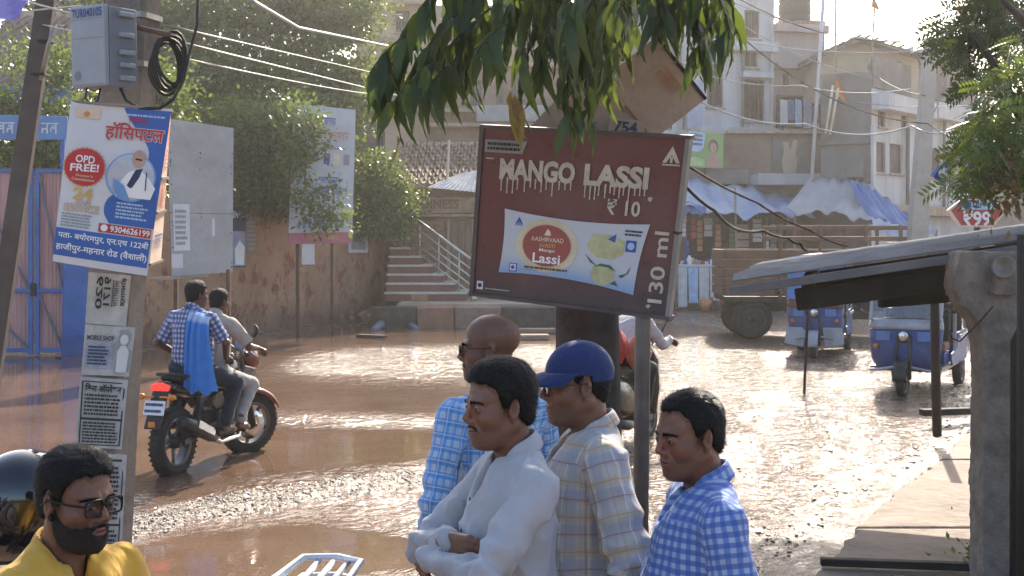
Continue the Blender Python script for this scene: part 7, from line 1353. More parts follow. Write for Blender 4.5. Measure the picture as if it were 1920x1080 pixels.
# ================================================================== PEOPLE
def skinmat(name, c, lip=(.20, .075, .06), stub=.5):
    m = bpy.data.materials.new(name); m.use_nodes = True; t = m.node_tree; b = t.nodes['Principled BSDF']; MATS[name] = m; vec = coords(t)
    at = t.nodes.new('ShaderNodeAttribute'); at.attribute_name = 'tint'; sx = t.nodes.new('ShaderNodeSeparateXYZ'); t.links.new(at.outputs['Vector'], sx.inputs[0])
    col = mixc(t, ramp(t, noise(t, 26, 5, .6, vec), .3, .7), tuple(x * .84 for x in c), tuple(x * 1.14 for x in c))
    col = mixc(t, ramp(t, noise(t, 170, 3, .6, vec), .5, .75), col, tuple(x * .72 for x in c))
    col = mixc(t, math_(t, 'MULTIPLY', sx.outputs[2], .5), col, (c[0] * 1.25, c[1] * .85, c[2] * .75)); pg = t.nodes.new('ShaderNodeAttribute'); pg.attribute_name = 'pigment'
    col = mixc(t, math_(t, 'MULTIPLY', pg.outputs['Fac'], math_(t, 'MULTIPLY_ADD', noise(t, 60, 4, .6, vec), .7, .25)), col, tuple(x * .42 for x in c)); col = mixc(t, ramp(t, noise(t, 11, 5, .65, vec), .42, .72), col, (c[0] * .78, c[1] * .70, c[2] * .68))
    st = math_(t, 'MULTIPLY', sx.outputs[1], ramp(t, noise(t, 240, 2, .6, vec), .25, .65))
    col = mixc(t, math_(t, 'MULTIPLY', st, stub), col, (.035, .026, .024)); col = mixc(t, sx.outputs[0], col, lip)
    t.links.new(col, b.inputs['Base Color']); t.links.new(math_(t, 'MULTIPLY_ADD', ramp(t, noise(t, 45, 5, .7, vec), .3, .7), .30, .30), b.inputs['Roughness']); b.inputs['Specular IOR Level'].default_value = .5
    b.inputs['Subsurface Weight'].default_value = .12; b.inputs['Subsurface Radius'].default_value = (.010, .004, .002); b.inputs['Subsurface Scale'].default_value = 1
    bn = t.nodes.new('ShaderNodeBump'); bn.inputs['Strength'].default_value = .5; bn.inputs['Distance'].default_value = .003; t.links.new(noise(t, 150, 6, .7, vec), bn.inputs['Height']); t.links.new(bn.outputs[0], b.inputs['Normal']); return m
def hairmat(name, c):
    m = M(name, c, .72, n=.5, sc_=60, bump=.6, bsc=220, spec=.22); return m
STRAND = M('hair_strand', (.0105, .0095, .0092), .5, n=.6, sc_=90, spec=.28); HAIR = hairmat('hair_black', (.0075, .0070, .0075)); M('beard', (.014, .011, .010), .8, n=.4, sc_=80, bump=.8, bsc=250); M('eye_white', (.24, .21, .20), .3, n=.05); M('iris', (.012, .008, .006), .2); M('frame_black', (.008, .008, .009), .45, spec=.25)  # strand colour set lighter than the hair to imitate sheen
def head_sdf(X, o):
    jw, fat, nz = o.get('jaw', 1.0), o.get('fat', 0.0), o.get('nose', 1.0); X = X.copy(); X[:, 1] = np.abs(X[:, 1])
    d = ell(X, (-.012, 0, .046), (.097, .076, .079)); d = smin(d, ell(X, (.024, 0, -.026), (.063, .058 * jw, .082)), .03)
    d = smin(d, cone(X, (-.014, .047 * jw, -.046), (.052, .016, -.092), .021 + fat * .008, .019), .03); d = smin(d, ell(X, (.070, 0, -.094), (.019, .023, .019)), .020)
    if fat: d = smin(d, ell(X, (.020, 0, -.094), (.048, .042, .020 + fat * .012)), .03)
    d = smin(d, cone(X, (.064, .050, .026), (.086, .012, .021), .0085, .0090), .018); d = smin(d, ell(X, (.048, .044, -.022), (.030, .022 + fat * .006, .026)), .024); d = smin(d, ell(X, (.069, 0, -.060), (.022, .032, .026)), .02)
    d = smax(d, -ell(X, (.101, .033, .002), (.018, .020, .0125)), .012)
    n = cone(X, (.085, 0, .012), (.1005 + .004 * nz, 0, -.024), .0070, .0102 * nz); n = smin(n, ell(X, (.0935, .0128 * nz, -.0315), (.0125, .0078, .0085)), .008); d = smin(d, n, .011)
    d = smax(d, -ell(X, (.099, .0072, -.0405), (.006, .0038, .005)), .004)
    d = smin(d, ell(X, (.0755, .033, .002), (.0140, .0165, .0132)), .005); sl = o.get('squint', .0046) + .0006; d = smax(d, -ell(X, (.0915, .033, .0005), (.009, .0145, sl)), .0022); d = smax(d, -cone(X, (.0885, .022, .0105), (.0835, .045, .0085), .0006, .0006), .004)
    d = smin(d, ell(X, (.0880, 0, -.0565), (.0085, .0245, .0050)), .004); d = smin(d, ell(X, (.0865, 0, -.0675), (.0095, .0215, .0062)), .004); d = smax(d, -ell(X, (.099, 0, -.0620), (.014, .0265, .0016)), .0022)
    d = smax(d, -cone(X, (.083, .029, -.036), (.070, .037, -.062), .0014, .0010), .007)
    if o.get('frown'): d = smax(d, -cone(X, (.099, .005, .030), (.097, .006, .016), .0012, .0012), .004); d = smax(d, -cone(X, (.096, .0, .048), (.085, .035, .050), .0008, .0008), .004)
    er = rotm(R(20), R(-12), 0); e = ell(X, (-.012, .079, -.002), (.0180, .0075, .031), er); e = smax(e, -ell(X, (-.0100, .0905, .003), (.0130, .0130, .0230), er), .0035); e = smin(e, ell(X, (-.0165, .0815, .004), (.0028, .0040, .0150), er), .003); e = smin(e, ell(X, (-.006, .076, -.030), (.0080, .0055, .010)), .006); e = smin(e, ell(X, (.003, .0785, -.008), (.0045, .0045, .009)), .004); d = smin(d, e, .005)
    return d
def surf_x(yz, o):
    """front surface of the face at given (y, z)"""
    xs_ = np.linspace(.04, .12, 81).astype(np.float32); out = []
    for y, z in yz: d = head_sdf(np.stack([xs_, np.full(81, y), np.full(81, z)], 1).astype(np.float32), o); k = np.nonzero(d < 0)[0]; out.append(xs_[k[-1]] if len(k) else .07)
    return np.array(out)
ZL = ([-.125, -.10, -.06, -.034, -.026, -.010, .002, .010, .020, .026, .036, .052, .066, .080, .12], [-.070, -.066, -.052, -.030, .028, .036, .020, -.012, -.010, .020, .052, .066, .074, .078, .085])
def hair_sdf(X, o):
    Y_ = np.abs(X[:, 1]); base = ell(X, (-.012, 0, .046), (.098, .077, .080)); base = smin(base, ell(X, (-.045, 0, -.005), (.058, .063, .075)), .02)
    up = np.clip((X[:, 2] - .02) / .1, 0, 1); th = o.get('side', .004) + (o.get('top', .014) - o.get('side', .004)) * up * np.clip(1.15 - (X[:, 0] < -.06) * .2, 0, 1)
    th = th + o.get('quiff', 0) * np.exp(-((X[:, 0] - .06) / .035) ** 2) * up + .0022 * waves(X, 3, 110, 5) + .0012 * waves(X, 5, 300, 4)
    zl = np.interp(X[:, 0], ZL[0], ZL[1]) + o.get('hl', 0.0) * (X[:, 0] > .015); rec = o.get('recede', 0); zl = zl + rec * np.exp(-((Y_ - .036) / .014) ** 2) * (X[:, 0] > .03) + .003 * np.sin(X[:, 1] * 130 + 1) + .0025 * np.sin(X[:, 1] * 310)
    return smax(base - th, (zl - X[:, 2]) * .75, .012)
def blades(v, nrm, n, L_, seed, comb=(-.5, 0, -.4), wd=.0009, lift=.30):
    """fine hairs lying along the combing direction"""
    g = np.random.default_rng(seed); k = g.integers(0, len(v), n); nn = nrm[k]; p = v[k] - nn * .0015; cb = np.tile(A3(comb), (n, 1)); cb[:, 1] += v[k][:, 1] * 6; d = cb - nn * (cb * nn).sum(1, keepdims=True); d /= np.linalg.norm(d, axis=1)[:, None] + 1e-6; d = d + nn * lift * g.uniform(.2, 1.6, (n, 1)) + g.normal(size=(n, 3)) * .28
    d /= np.linalg.norm(d, axis=1)[:, None]; s = np.cross(d, nn); s /= np.linalg.norm(s, axis=1)[:, None] + 1e-9; L = L_ * g.uniform(.5, 1.25, n)[:, None]
    q = np.stack([p - s * wd, p + s * wd, p + d * L], 1); return q.reshape(-1, 3), np.arange(3 * n).reshape(-1, 3)
def vnorm(v, f):
    n = np.zeros_like(v); fn = np.cross(v[f[:, 1]] - v[f[:, 0]], v[f[:, 2]] - v[f[:, 0]])
    for i in range(f.shape[1]): np.add.at(n, f[:, i], fn)
    return n / (np.linalg.norm(n, axis=1)[:, None] + 1e-12)
def tri(f): return np.concatenate([f[:, [0, 1, 2]], f[:, [0, 2, 3]]])
def hand_prims(w_, fwd, palm_n, curl=.6, s=1.0):
    """five fingers and a palm, from the wrist w_, along fwd, palm facing palm_n; returns capsules"""
    f = np.array(Vector(fwd).normalized()); n = np.array(Vector(palm_n).normalized()); n = n - f * (n @ f); n /= np.linalg.norm(n); sd_ = np.cross(f, n); w_ = np.array(w_, dtype=float); out = []
    for k, (off, L_) in enumerate(((-.030, .066), (-.010, .076), (.010, .072), (.028, .058))):
        b = w_ + f * (.088 - abs(off) * .25) * s + sd_ * off * s; out.append((w_ + f * .02 * s + sd_ * off * .6 * s, b, .0150 * s, .0125 * s)); a = 0; p = b
        for j in range(3): a += curl * (.7 + .25 * j); dd = f * math.cos(a) + n * math.sin(a); q = p + dd * L_ * (.45, .32, .25)[j] * s; out.append((p, q, (.0095 - .001 * j) * s, (.0088 - .001 * j) * s)); p = q
    t0 = w_ + f * .03 * s - sd_ * .024 * s; t1 = t0 + (f * .55 - sd_ * .65 + n * .35) * .038 * s; t2 = t1 + (f * .8 + n * .55) * .030 * s; out += [(t0, t1, .0135 * s, .011 * s), (t1, t2, .0105 * s, .0085 * s)]; return out
def caps(X, prims, k=.008):
    d = None
    for a, b, r0, r1 in prims: c = cone(X, a, b, r0, r1); d = c if d is None else smin(d, c, k)
    return d
def collar(pc, R_, rn=.066, pts=.075, open_=.5, ht=.035):
    """turned-down shirt collar round the neck; R_ tilts it"""
    V = []; Fc = []; n = 40
    for i in range(n + 1):
        a = -math.pi + open_ * .5 + (2 * math.pi - open_) * i / n; a += math.pi; fr = (1 + math.cos(a - math.pi)) / 2  # a=pi at the nape
        ang = a; c, s_ = math.cos(ang), math.sin(ang); front = max(0, c) ** 2; z0 = .026 * (1 - c) * .5 - .050 * front
        edge = min(i, n - i) / n; pt_ = pts * math.exp(-(edge / .10) ** 2)
        prof = [(rn, -.012), (rn + .001, ht * (1 - .35 * front)), (rn + .005, ht * (1 - .35 * front) + .003), (rn + .011, ht * .5 - .3 * pt_), (rn + .017 + .012 * front, -.010 - .6 * pt_)]
        for r, z in prof: V.append(np.array((r * 1.08 * c, r * .98 * s_, z + z0)))
    k = 5
    for i in range(n):
        for j in range(k - 1): Fc.append((i * k + j, (i + 1) * k + j, (i + 1) * k + j + 1, i * k + j + 1))
    V = np.array(V) @ np.array(R_).T + np.array(pc); cl = []
    for i in range(n + 1):
        for j in range(k): cl.append((i / n * .42, j * .016, 0))
    return V, np.array(Fc), np.array(cl)
def person(name, label, loc, rz, o, group=None):
    """standing or seated figure. local frame: +X forward, +Y left. o holds pose, build, clothes and head settings"""
    g = thing(name, label, 'person', loc, rz, group, o.get('s', 1.0)); vox = o.get('vox', .0085); hv = o.get('hvox', .0024); skin = MATS[o['skin']]
    pel = np.array(o.get('pelvis', (0, 0, .95))); lean = R(o.get('lean', 0)); TR = rotm(R(o.get('twist', 0)), lean, R(o.get('side_lean', 0)))
    def tw(p): return TR @ (np.array(p, dtype=np.float32) - A3((0, 0, .95))) + pel.astype(np.float32)     # torso numbers are for a figure standing with its pelvis at .95
    sw = o.get('sw', 1.0); bel = o.get('belly', 0.0); sh = {s: tw((-.012, s * .182 * sw, 1.402)) for s in (1, -1)}
    arms = {s: [sh[s]] + [np.array(p, dtype=np.float32) for p in o['arm_l' if s > 0 else 'arm_r']] for s in (1, -1)}
    hc = tw((.035, 0, 1.617)) + A3(o.get('hoff', (0, 0, 0))); HR = rotm(R(o.get('hyaw', 0)), R(o.get('hpitch', 0)), R(o.get('hroll', 0))); nb_ = tw((-.022, 0, 1.42))
    # ---- head, neck and hands: the body
    def fh(Q):
        d = head_sdf(Q, o); W_ = Q @ HR.T + hc; nt_ = hc + HR @ A3((-.030, 0, -.045)); return smin(d, cone(W_, nt_, nb_, .049 + .007 * o.get('fat', 0), .058 + .006 * o.get('fat', 0)), .022)
    v, f = nets(fh, (-.145, -.105, -.25), (.13, .105, .14), hv); hv0, hn0 = v, vnorm(v, f); hd0 = hair_sdf(v, o); lipm = np.clip(1 - np.minimum(ell(v, (.0875, 0, -.0575), (.010, .0225, .0060)), ell(v, (.0860, 0, -.0695), (.011, .0195, .0068))) / .002, 0, 1)
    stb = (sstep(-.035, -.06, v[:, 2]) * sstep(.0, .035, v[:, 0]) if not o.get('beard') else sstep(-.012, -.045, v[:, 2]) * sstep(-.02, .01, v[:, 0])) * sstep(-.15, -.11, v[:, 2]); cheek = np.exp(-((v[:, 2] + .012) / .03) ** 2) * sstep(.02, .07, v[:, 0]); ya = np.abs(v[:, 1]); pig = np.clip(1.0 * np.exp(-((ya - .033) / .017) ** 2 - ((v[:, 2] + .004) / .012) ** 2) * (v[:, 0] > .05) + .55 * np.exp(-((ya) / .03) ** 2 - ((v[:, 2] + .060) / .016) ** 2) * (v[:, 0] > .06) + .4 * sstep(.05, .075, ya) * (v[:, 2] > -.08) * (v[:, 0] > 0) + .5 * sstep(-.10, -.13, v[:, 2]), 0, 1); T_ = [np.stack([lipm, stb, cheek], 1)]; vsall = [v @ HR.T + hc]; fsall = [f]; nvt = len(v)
    for s in (1, -1):
        A = arms[s]; hd_ = o.get('hand_l' if s > 0 else 'hand_r'); sl_ = o.get('sleeve', 'long')
        if hd_ is None: continue
        pr = hand_prims(A[2], hd_[0], hd_[1], hd_[2]); el = A[1]; st0 = el + (A[2] - el) * (.55 if sl_ == 'long' else -.15)
        pr.append((st0, A[2], .040 if sl_ != 'long' else .032, .026)); allp = np.array([p for q in pr for p in q[:2]])
        v, f = nets(lambda X: caps(X, pr, .010), allp.min(0) - .05, allp.max(0) + .05, o.get('handvox', .0045)); mesh_obj('hand', v, f, skin, g, smooth=True, attrs={'tint': np.zeros((len(v), 3))})
    for pr in o.get('feet', ()):
        allp = np.array([p for q in pr for p in q[:2]]); v, f = nets(lambda X: caps(X, pr, .014), allp.min(0) - .08, allp.max(0) + .08, .007); mesh_obj('foot', v, f, skin, g, smooth=True, attrs={'tint': np.zeros((len(v), 3))})
    body = mesh_obj('body', np.concatenate(vsall), np.concatenate(fsall), skin, g, smooth=True, attrs={'tint': np.concatenate(T_), 'pigment': pig})
    def H(p): return HR @ A3(p) + hc
    for s in (1, -1):
        c = H((.0758, s * .033, .002)); gz = np.array(HR @ A3((1, o.get('gaze', 0), -.05))); mb = MB(); mb.lathe([(.0128 * math.sin(a), .0128 * math.cos(a)) for a in np.linspace(math.pi * .55, 0, 12)], c, gz, 18); e = mb.build('eye', MATS['eye_white'], g, smooth=True); mb = MB(); mb.lathe([(.0131 * math.sin(a), .0131 * math.cos(a)) for a in np.linspace(.56, 0, 5)], c, gz, 16); mb.build('iris', MATS['iris'], e, smooth=True)
    # eyebrows
    bv = []; bf = []; q = np.random.default_rng(4); ts = np.linspace(0, 1, 9); zb = .0195 + o.get('barch', .0045) * np.sin(math.pi * np.minimum(1, ts * .75)) - .005 * ts; xb = surf_x([(.012 + .038 * t_, z_) for t_, z_ in zip(ts, zb)], o)
    for s in (1, -1):
        for k in range(300):
            t_ = q.random(); z_ = np.interp(t_, ts, zb) + q.normal() * .0018 * o.get('brow', 1.0) * (1 - .55 * t_); p = A3((np.interp(t_, ts, xb) + .0002, s * (.012 + .038 * t_), z_)); dd = A3((-.30 * t_, s * .85, .28 - .4 * t_)) + A3(q.normal(size=3)) * .2; dd /= np.linalg.norm(dd); b0 = len(bv); ups = A3((0, 0, .0009)); bv += [H(p - ups), H(p + ups), H(p + dd * .008 + A3((.0008, 0, 0)))]; bf.append((b0, b0 + 1, b0 + 2))
    mesh_obj('eyebrow', np.array(bv), np.array(bf), HAIR, g)
    if o.get('hair', True):
        v, f = nets(lambda X: hair_sdf(X, o), (-.145, -.105, -.09), (.125, .105, .17), max(hv, .0028)); n = vnorm(v, f); bvx, bfx = blades(v, n, o.get('strands', 9000), o.get('strand_len', .017), 5, o.get('comb', (-.5, .15, -.25)))
        k_ = np.nonzero((hd0 > .0005) & (hd0 < .0075) & (hv0[:, 2] > -.03) & (rng.random(len(hd0)) < .5))[0]; hb_v, hb_f = blades(hv0[k_], hn0[k_], 5200, .0055, 7, (.1, 0, -.6), .0005); bfx = np.concatenate([bfx, hb_f + len(bvx)]); bvx = np.concatenate([bvx, hb_v]); mesh_obj('hair', v @ HR.T + hc, f, HAIR, g, smooth=True); mesh_obj('hair_strands', bvx @ HR.T + hc, bfx, STRAND, g)['kind'] = 'stuff'
    if o.get('beard'):
        tb = o['beard']
        def fb(X):
            Ya = np.abs(X[:, 1]); top = np.interp(X[:, 0], [-.01, .01, .03, .05, .07, .09, .11], [.0, -.024, -.042, -.049, -.049, -.048, -.048]); d = head_sdf(X, o) - tb * (1 + .5 * np.exp(-((X[:, 2] + .10) / .03) ** 2)) * np.clip((top - X[:, 2]) / .022, .12, 1) - .0022 * waves(X, 8, 160, 5); d = smax(d, X[:, 2] - top + .004 * waves(X, 61, 420, 5), .004); d = smax(d, -(X[:, 0] + .004 - .25 * np.clip(-.06 - X[:, 2], 0, .1) * -1), .008); d = smax(d, -ell(X, (.098, 0, -.0635), (.028, .026, .0105)), .003); return smax(d, -.132 - X[:, 2], .01)
        v, f = nets(fb, (-.03, -.10, -.15), (.125, .10, .02), max(hv, .0026)); n = vnorm(v, f); bvx, bfx = blades(v, n, 7000, .007, 6, (.3, 0, -.7), .0006, .6); mesh_obj('beard', v @ HR.T + hc, f, MATS['beard'], g, smooth=True); mesh_obj('beard_strands', bvx @ HR.T + hc, bfx, MATS['beard'], g)['kind'] = 'stuff'
    if o.get('mous'):
        q = np.random.default_rng(9); k = o['mous']; bv = []; bf = []; ts = np.linspace(0, 1, 7); xm = surf_x([(.027 * t_, -.0490 - .006 * t_ ** 2) for t_ in ts], o)
        for i in range(int(1100 * k)):
            s = q.choice((1, -1)); t_ = q.random(); p = A3((np.interp(t_, ts, xm), s * .027 * t_, -.0485 - .006 * t_ ** 2 + q.normal() * .0020)); dd = A3((.15, s * .5, -.7)) + A3(q.normal(size=3)) * .3; dd /= np.linalg.norm(dd); b0 = len(bv); u = A3((0, .0007, .0004)); bv += [H(p - u), H(p + u), H(p + dd * .0065)]; bf.append((b0, b0 + 1, b0 + 2))
        mesh_obj('moustache', np.array(bv), np.array(bf), MATS['beard'], g)
    if o.get('glasses'):
        G_ = o['glasses']; gl = MB(); rw, rh, rr, th = G_.get('w', .052), G_.get('h', .036), G_.get('r', .010), G_.get('t', .0022)
        for s in (1, -1):
            lp_ = [H((.1015 - .30 * abs(a + s * 0) * 0 - .10 * abs(x_ * s) ** 1, s * .033 + x_, .001 + z_)) for x_, z_ in rrect(rw, rh, rr, 4) for a in (0,)]; gl.tube(lp_, th, 6, closed=True); gl.tube([H((.098, s * (.033 + rw / 2), .008)), H((.06, s * .078, .010)), H((-.01, s * .083, .012)), H((-.03, s * .083, -.006))], th * .95, 6)
        gl.tube([H((.1005, -.008, .006)), H((.104, 0, .009)), H((.1005, .008, .006))], th, 6); go = gl.build('glasses', MATS['frame_black'] if G_.get('dark', True) else MATS['steel_band'], g, smooth=True)
        for s in (1, -1): ln = MB(); ln.add([H((.1012 - .10 * abs(x_), s * .033 + x_, .001 + z_)) for x_, z_ in rrect(rw * .98, rh * .98, rr, 4)], [tuple(range(20))]); ln.build('lens', MATS['lens_glass'], go)
    if o.get('cap'):
        cm = MATS[o['cap']]
        def fc_(X): d = ell(X, (-.014, 0, .040), (.105, .084, .094)) - .0012 * waves(X, 2, 60, 4); d = np.maximum(d, -(d + .005)); return smax(d, .034 + .10 * np.clip(X[:, 0] * 1.0, -.06, .08) * .4 - .02 * (X[:, 0] < -.03) - X[:, 2], .003)
        v, f = nets(fc_, (-.14, -.11, .0), (.12, .11, .16), .003); co_ = mesh_obj('cap', v @ HR.T + hc, f, cm, g, smooth=True, attrs={'cloth': v})
        bv = []; bf = []; n = 17; m_ = 7
        for j in range(m_ + 1):
            for i in range(n): a = math.pi * (i / (n - 1) - .5) * .86; r = j / m_; x0_, y0_ = -.014 + .106 * math.cos(a), .085 * math.sin(a); ln_ = .088 * math.cos(a * .86) ** .5; bv.append(H((x0_ + r * ln_, y0_ * (1 + .06 * r), .046 - .022 * r - .38 * abs(y0_) ** 1.35 * r - .004)))
        for j in range(m_):
            for i in range(n - 1): bf.append((j * n + i, j * n + i + 1, (j + 1) * n + i + 1, (j + 1) * n + i))
        b = mesh_obj('brim', np.array([np.array(x) for x in bv]), np.array(bf), cm, co_, smooth=True, attrs={'cloth': np.zeros((len(bv), 3))}); md = b.modifiers.new('t', 'SOLIDIFY'); md.thickness = .004; MB().lathe([(0, .006), (.006, .004), (.007, 0)], H((-.014, 0, .133)), HR @ A3((0, 0, 1)), 10).build('cap_button', cm, co_, smooth=True)
    # ---- shirt
    sl_ = o.get('sleeve', 'long'); pl = TR; fold = o.get('fold', 1.0)
    def ft(X):
        Q = (X - pel.astype(np.float32)) @ TR + A3((0, 0, .95)); Qs = Q.copy(); Qs[:, 1] = np.abs(Qs[:, 1])
        d = ell(Qs, (.008, 0, 1.27), (.128 + bel * .02, .178 * sw, .20)); d = smin(d, ell(Qs, (.022 + bel * .03, 0, 1.06), (.128 + bel * .06, .160 * sw + bel * .02, .22)), .08); d = smin(d, cone(Qs, (-.012, .155 * sw, 1.392), (-.012, 0, 1.40), .064, .085), .05); d = smin(d, cone(Qs, (-.018, .13 * sw, 1.42), (-.028, .035, 1.462), .045, .055), .04)
        rdg = lambda sd_, fr, sq: (1 - np.abs(np.clip(waves(Q, sd_, fr, 3, sq) * 1.7, -1, 1))) ** 2; fo = .010 * waves(Q, 11, 22, 4, (1, 1, .55)) + .013 * rdg(13 + o.get('fs', 0), 17, (1, .9, .75)) + .007 * rdg(15 + o.get('fs', 0), 38, (1, .8, .7)) - .006; fo = fo * np.clip(.45 + 1.6 * np.clip(1.40 - Q[:, 2], 0, .4), 0, 1); d = d - fold * fo - .0022 * (np.abs(Q[:, 1]) < .018) * (Q[:, 0] > 0); hem = pel[2] * 0 + o.get('hem', .84)
        return smax(d, hem + .012 * np.sin(Q[:, 1] * 9) - Q[:, 2], .012), Q
    def fsl(X, s):
        A = arms[s]; d = cone(X, A[0], A[1], .062 if sl_ == 'long' else .067, .050 if sl_ == 'long' else .064); u = (A[1] - A[0]); Lu = np.linalg.norm(u); u = u / Lu; t1 = (X - A[0]) @ u
        if sl_ == 'long': e = cone(X, A[1], A[1] + (A[2] - A[1]) * .97, .049, .035); e = np.minimum(e, cone(X, A[1] + (A[2] - A[1]) * .80, A[1] + (A[2] - A[1]) * .98, .038, .037)); d = smin(d, e, .02)
        elif sl_ == 'half': d = smax(d, t1 - Lu * .86, .008)
        elif sl_ == 'elbow': e = cone(X, A[1], A[1] + (A[2] - A[1]) * .22, .058, .060); d = smin(d, e, .03); w_ = A[2] - A[1]; Lw = np.linalg.norm(w_); d = smax(d, (X - A[1]) @ (w_ / Lw) - Lw * .24, .008)
        rg = (1 - np.abs(np.clip(waves(X, 23 + s, 26, 3) * 1.7, -1, 1))) ** 2; return d - fold * (.0058 * waves(X, 21 + s, 42, 5) + .008 * rg - .003 + .0042 * np.sin(t1 * 95 + 4 * waves(X, 22, 14, 3)) * np.exp(-((t1 - Lu) / .13) ** 2))
    nkf = tw((.085, 0, 1.425)).astype(np.float32); nkR = TR
    def fall(X):
        d, Q = ft(X); dt_ = d
        for s in (1, -1): d = smin(d, fsl(X, s), .008 + .034 * np.exp(-(((X - arms[s][0]) ** 2).sum(1)) / .02))
        for s in (1, -1): dd_ = fsl(X, s) - dt_; d = d + .0045 * np.exp(-(dd_ / .006) ** 2)
        nk = cone(X, nb_ + (nb_ - hc) * .02, hc, .060, .060); d = smax(d, -nk, .008); return smax(d, -ell(X, nkf, (.055, .034, .075), nkR), .010)
    pts_ = np.array([pel - A3((0, 0, .12)), tw((0, .24, 1.5)), tw((0, -.24, 1.5)), tw((-.16, 0, 1.3)), tw((.2, 0, 1.1)), tw((-.17, 0, .85)), tw((.2, 0, .85))] + [p for s in (1, -1) for p in arms[s]]); v, f = nets(fall, pts_.min(0) - .09, pts_.max(0) + .09, vox)
    dt, Q = ft(v); cl = np.stack([np.arctan2(Q[:, 1], -Q[:, 0] * 1.25) * .165, Q[:, 2], Q[:, 0]], 1)
    yk = Q[:, 2] > 1.40; cl[yk, 0] = Q[yk, 1] * .95
    for s in (1, -1):
        ds = fsl(v, s); A = arms[s]; mk = ds < dt - .002; u = A[1] - A[0]; Lu = np.linalg.norm(u); u = u / Lu; w_ = A[2] - A[1]; Lw = np.linalg.norm(w_); w_ = w_ / Lw; t1 = (v - A[0]) @ u; use2 = (cone(v, A[1], A[2], .05, .04) < cone(v, A[0], A[1], .06, .055)) if sl_ != 'half' else np.zeros(len(v), bool)
        ref = np.cross(u, A3((0.3, .2, 1))); ref = np.cross(u, A3((1, 0, 0.1))) if np.linalg.norm(ref) < .2 else ref; ref /= np.linalg.norm(ref); r2 = np.cross(u, ref); r = v - A[0]; a1 = np.arctan2(r @ r2, r @ ref); ref2 = ref - w_ * (ref @ w_); ref2 /= np.linalg.norm(ref2) + 1e-6; r22 = np.cross(w_, ref2); rr_ = v - A[1]; a2 = np.arctan2(rr_ @ r22, rr_ @ ref2)
        cc = np.stack([np.where(use2, a2, a1) * .06, np.where(use2, -(Lu + rr_ @ w_), -t1) + 1.4, np.zeros(len(v))], 1); cl[mk] = cc[mk]
    shirt = mesh_obj('shirt', v, f, MATS[o['shirt']], g, smooth=True, attrs={'cloth': cl})
    md = shirt.modifiers.new('smooth', 'SMOOTH'); md.factor = .5; md.iterations = 1
    if o.get('collar', True):
        ax = (hc + HR @ A3((-.03, 0, -.05))) - nb_; ax = ax / np.linalg.norm(ax); pcn = nb_ + ax * (.052 + .0); ang = math.atan2(ax @ (TR @ A3((1, 0, 0))), ax @ (TR @ A3((0, 0, 1)))); CR = TR @ rotm(R(o.get('cyaw', 0)), ang * .7 + .10, 0); v, f, c_ = collar(pcn, CR, .0615 + .007 * o.get('fat', 0), o.get('cpts', .075), o.get('copen', .55), o.get('cht', .035)); co_ = mesh_obj('collar', v, f, MATS[o.get('collar_mat', o['shirt'])], shirt, smooth=True, attrs={'cloth': c_}); md = co_.modifiers.new('t', 'SOLIDIFY'); md.thickness = .0035; md = co_.modifiers.new('s', 'SUBSURF'); md.levels = 1; md.render_levels = 1
    for k in range(o.get('buttons', 0)): z = 1.36 - .088 * k; vv, _ = ft(np.array([tw((x, 0, z)) for x in np.linspace(.05, .28, 80)], dtype=np.float32)); x = np.linspace(.05, .28, 80)[np.argmax(vv > 0)]; MB().lathe([(0, .003), (.005, .002), (.006, 0)], tw((x, 0, z)), TR @ A3((1, 0, .1)), 10).build('button', MATS['navy_ink'], shirt, smooth=True)
    # ---- trousers and shoes
    lg = o.get('legs'); hp_ = {s: pel + TR @ A3((0, s * .09, -.02)) for s in (1, -1)}
    if lg is None: lg = {s: [np.array((.02, s * .11, .50)), np.array((0, s * .12, .09))] for s in (1, -1)}
    def fl(X):
        d = cone(X, hp_[1], hp_[-1], .125, .125)
        for s in (1, -1): d = smin(d, smin(cone(X, hp_[s], lg[s][0], .098, .072), cone(X, lg[s][0], lg[s][1], .072, .056), .03), .03)
        return d - .006 * waves(X, 31, 34, 4) - .003 * waves(X, 33, 80, 4)
    al = np.array([hp_[1], hp_[-1]] + [p for s in (1, -1) for p in lg[s]]); v, f = nets(fl, al.min(0) - .15, al.max(0) + .15, max(vox, o.get('legvox', .012))); mesh_obj('trousers', v, f, MATS[o.get('trousers', 'trouser_dark')], g, smooth=True, attrs={'cloth': v})
    if not o.get('feet'):
        for s in (1, -1):
            an = lg[s][1]; v, f = nets(lambda X: smax(smin(ell(X, an + A3((.07, 0, -.045)), (.135, .05, .045)), cone(X, an + A3((-.01, 0, .03)), an + A3((-.01, 0, -.04)), .05, .045), .02), an[2] - .09 - X[:, 2], .005), an - .2, an + .26, .012); mesh_obj('shoe', v, f, MATS['black_plastic'], g, smooth=True)
    return g
skinmat('skin_a', (.200, .092, .056), stub=.4); skinmat('skin_b', (.21, .098, .060), stub=.55); skinmat('skin_c', (.186, .083, .050), stub=.5); skinmat('skin_d', (.160, .074, .044)); skinmat('skin_e', (.175, .080, .048), stub=.95); skinmat('skin_dark', (.12, .058, .036))
clothmat('trouser_dark', (.025, .027, .035)); clothmat('trouser_grey', (.34, .33, .32)); clothmat('trouser_navy', (.028, .034, .050))
clothmat('white_shirt', (.41, .41, .44), wr=.08)
clothmat('yellow_shirt', (.62, .36, .06), wr=.08); clothmat('yellow_collar', (.56, .31, .05), wr=.08)
BL, WH = (.055, .13, .46), (.50, .56, .68)
clothmat('gingham_blue', (.34, .42, .62), [(0, .028, 0, .5, (.08, .16, .44), .80), (1, .028, 0, .5, (.05, .11, .38), .75)])
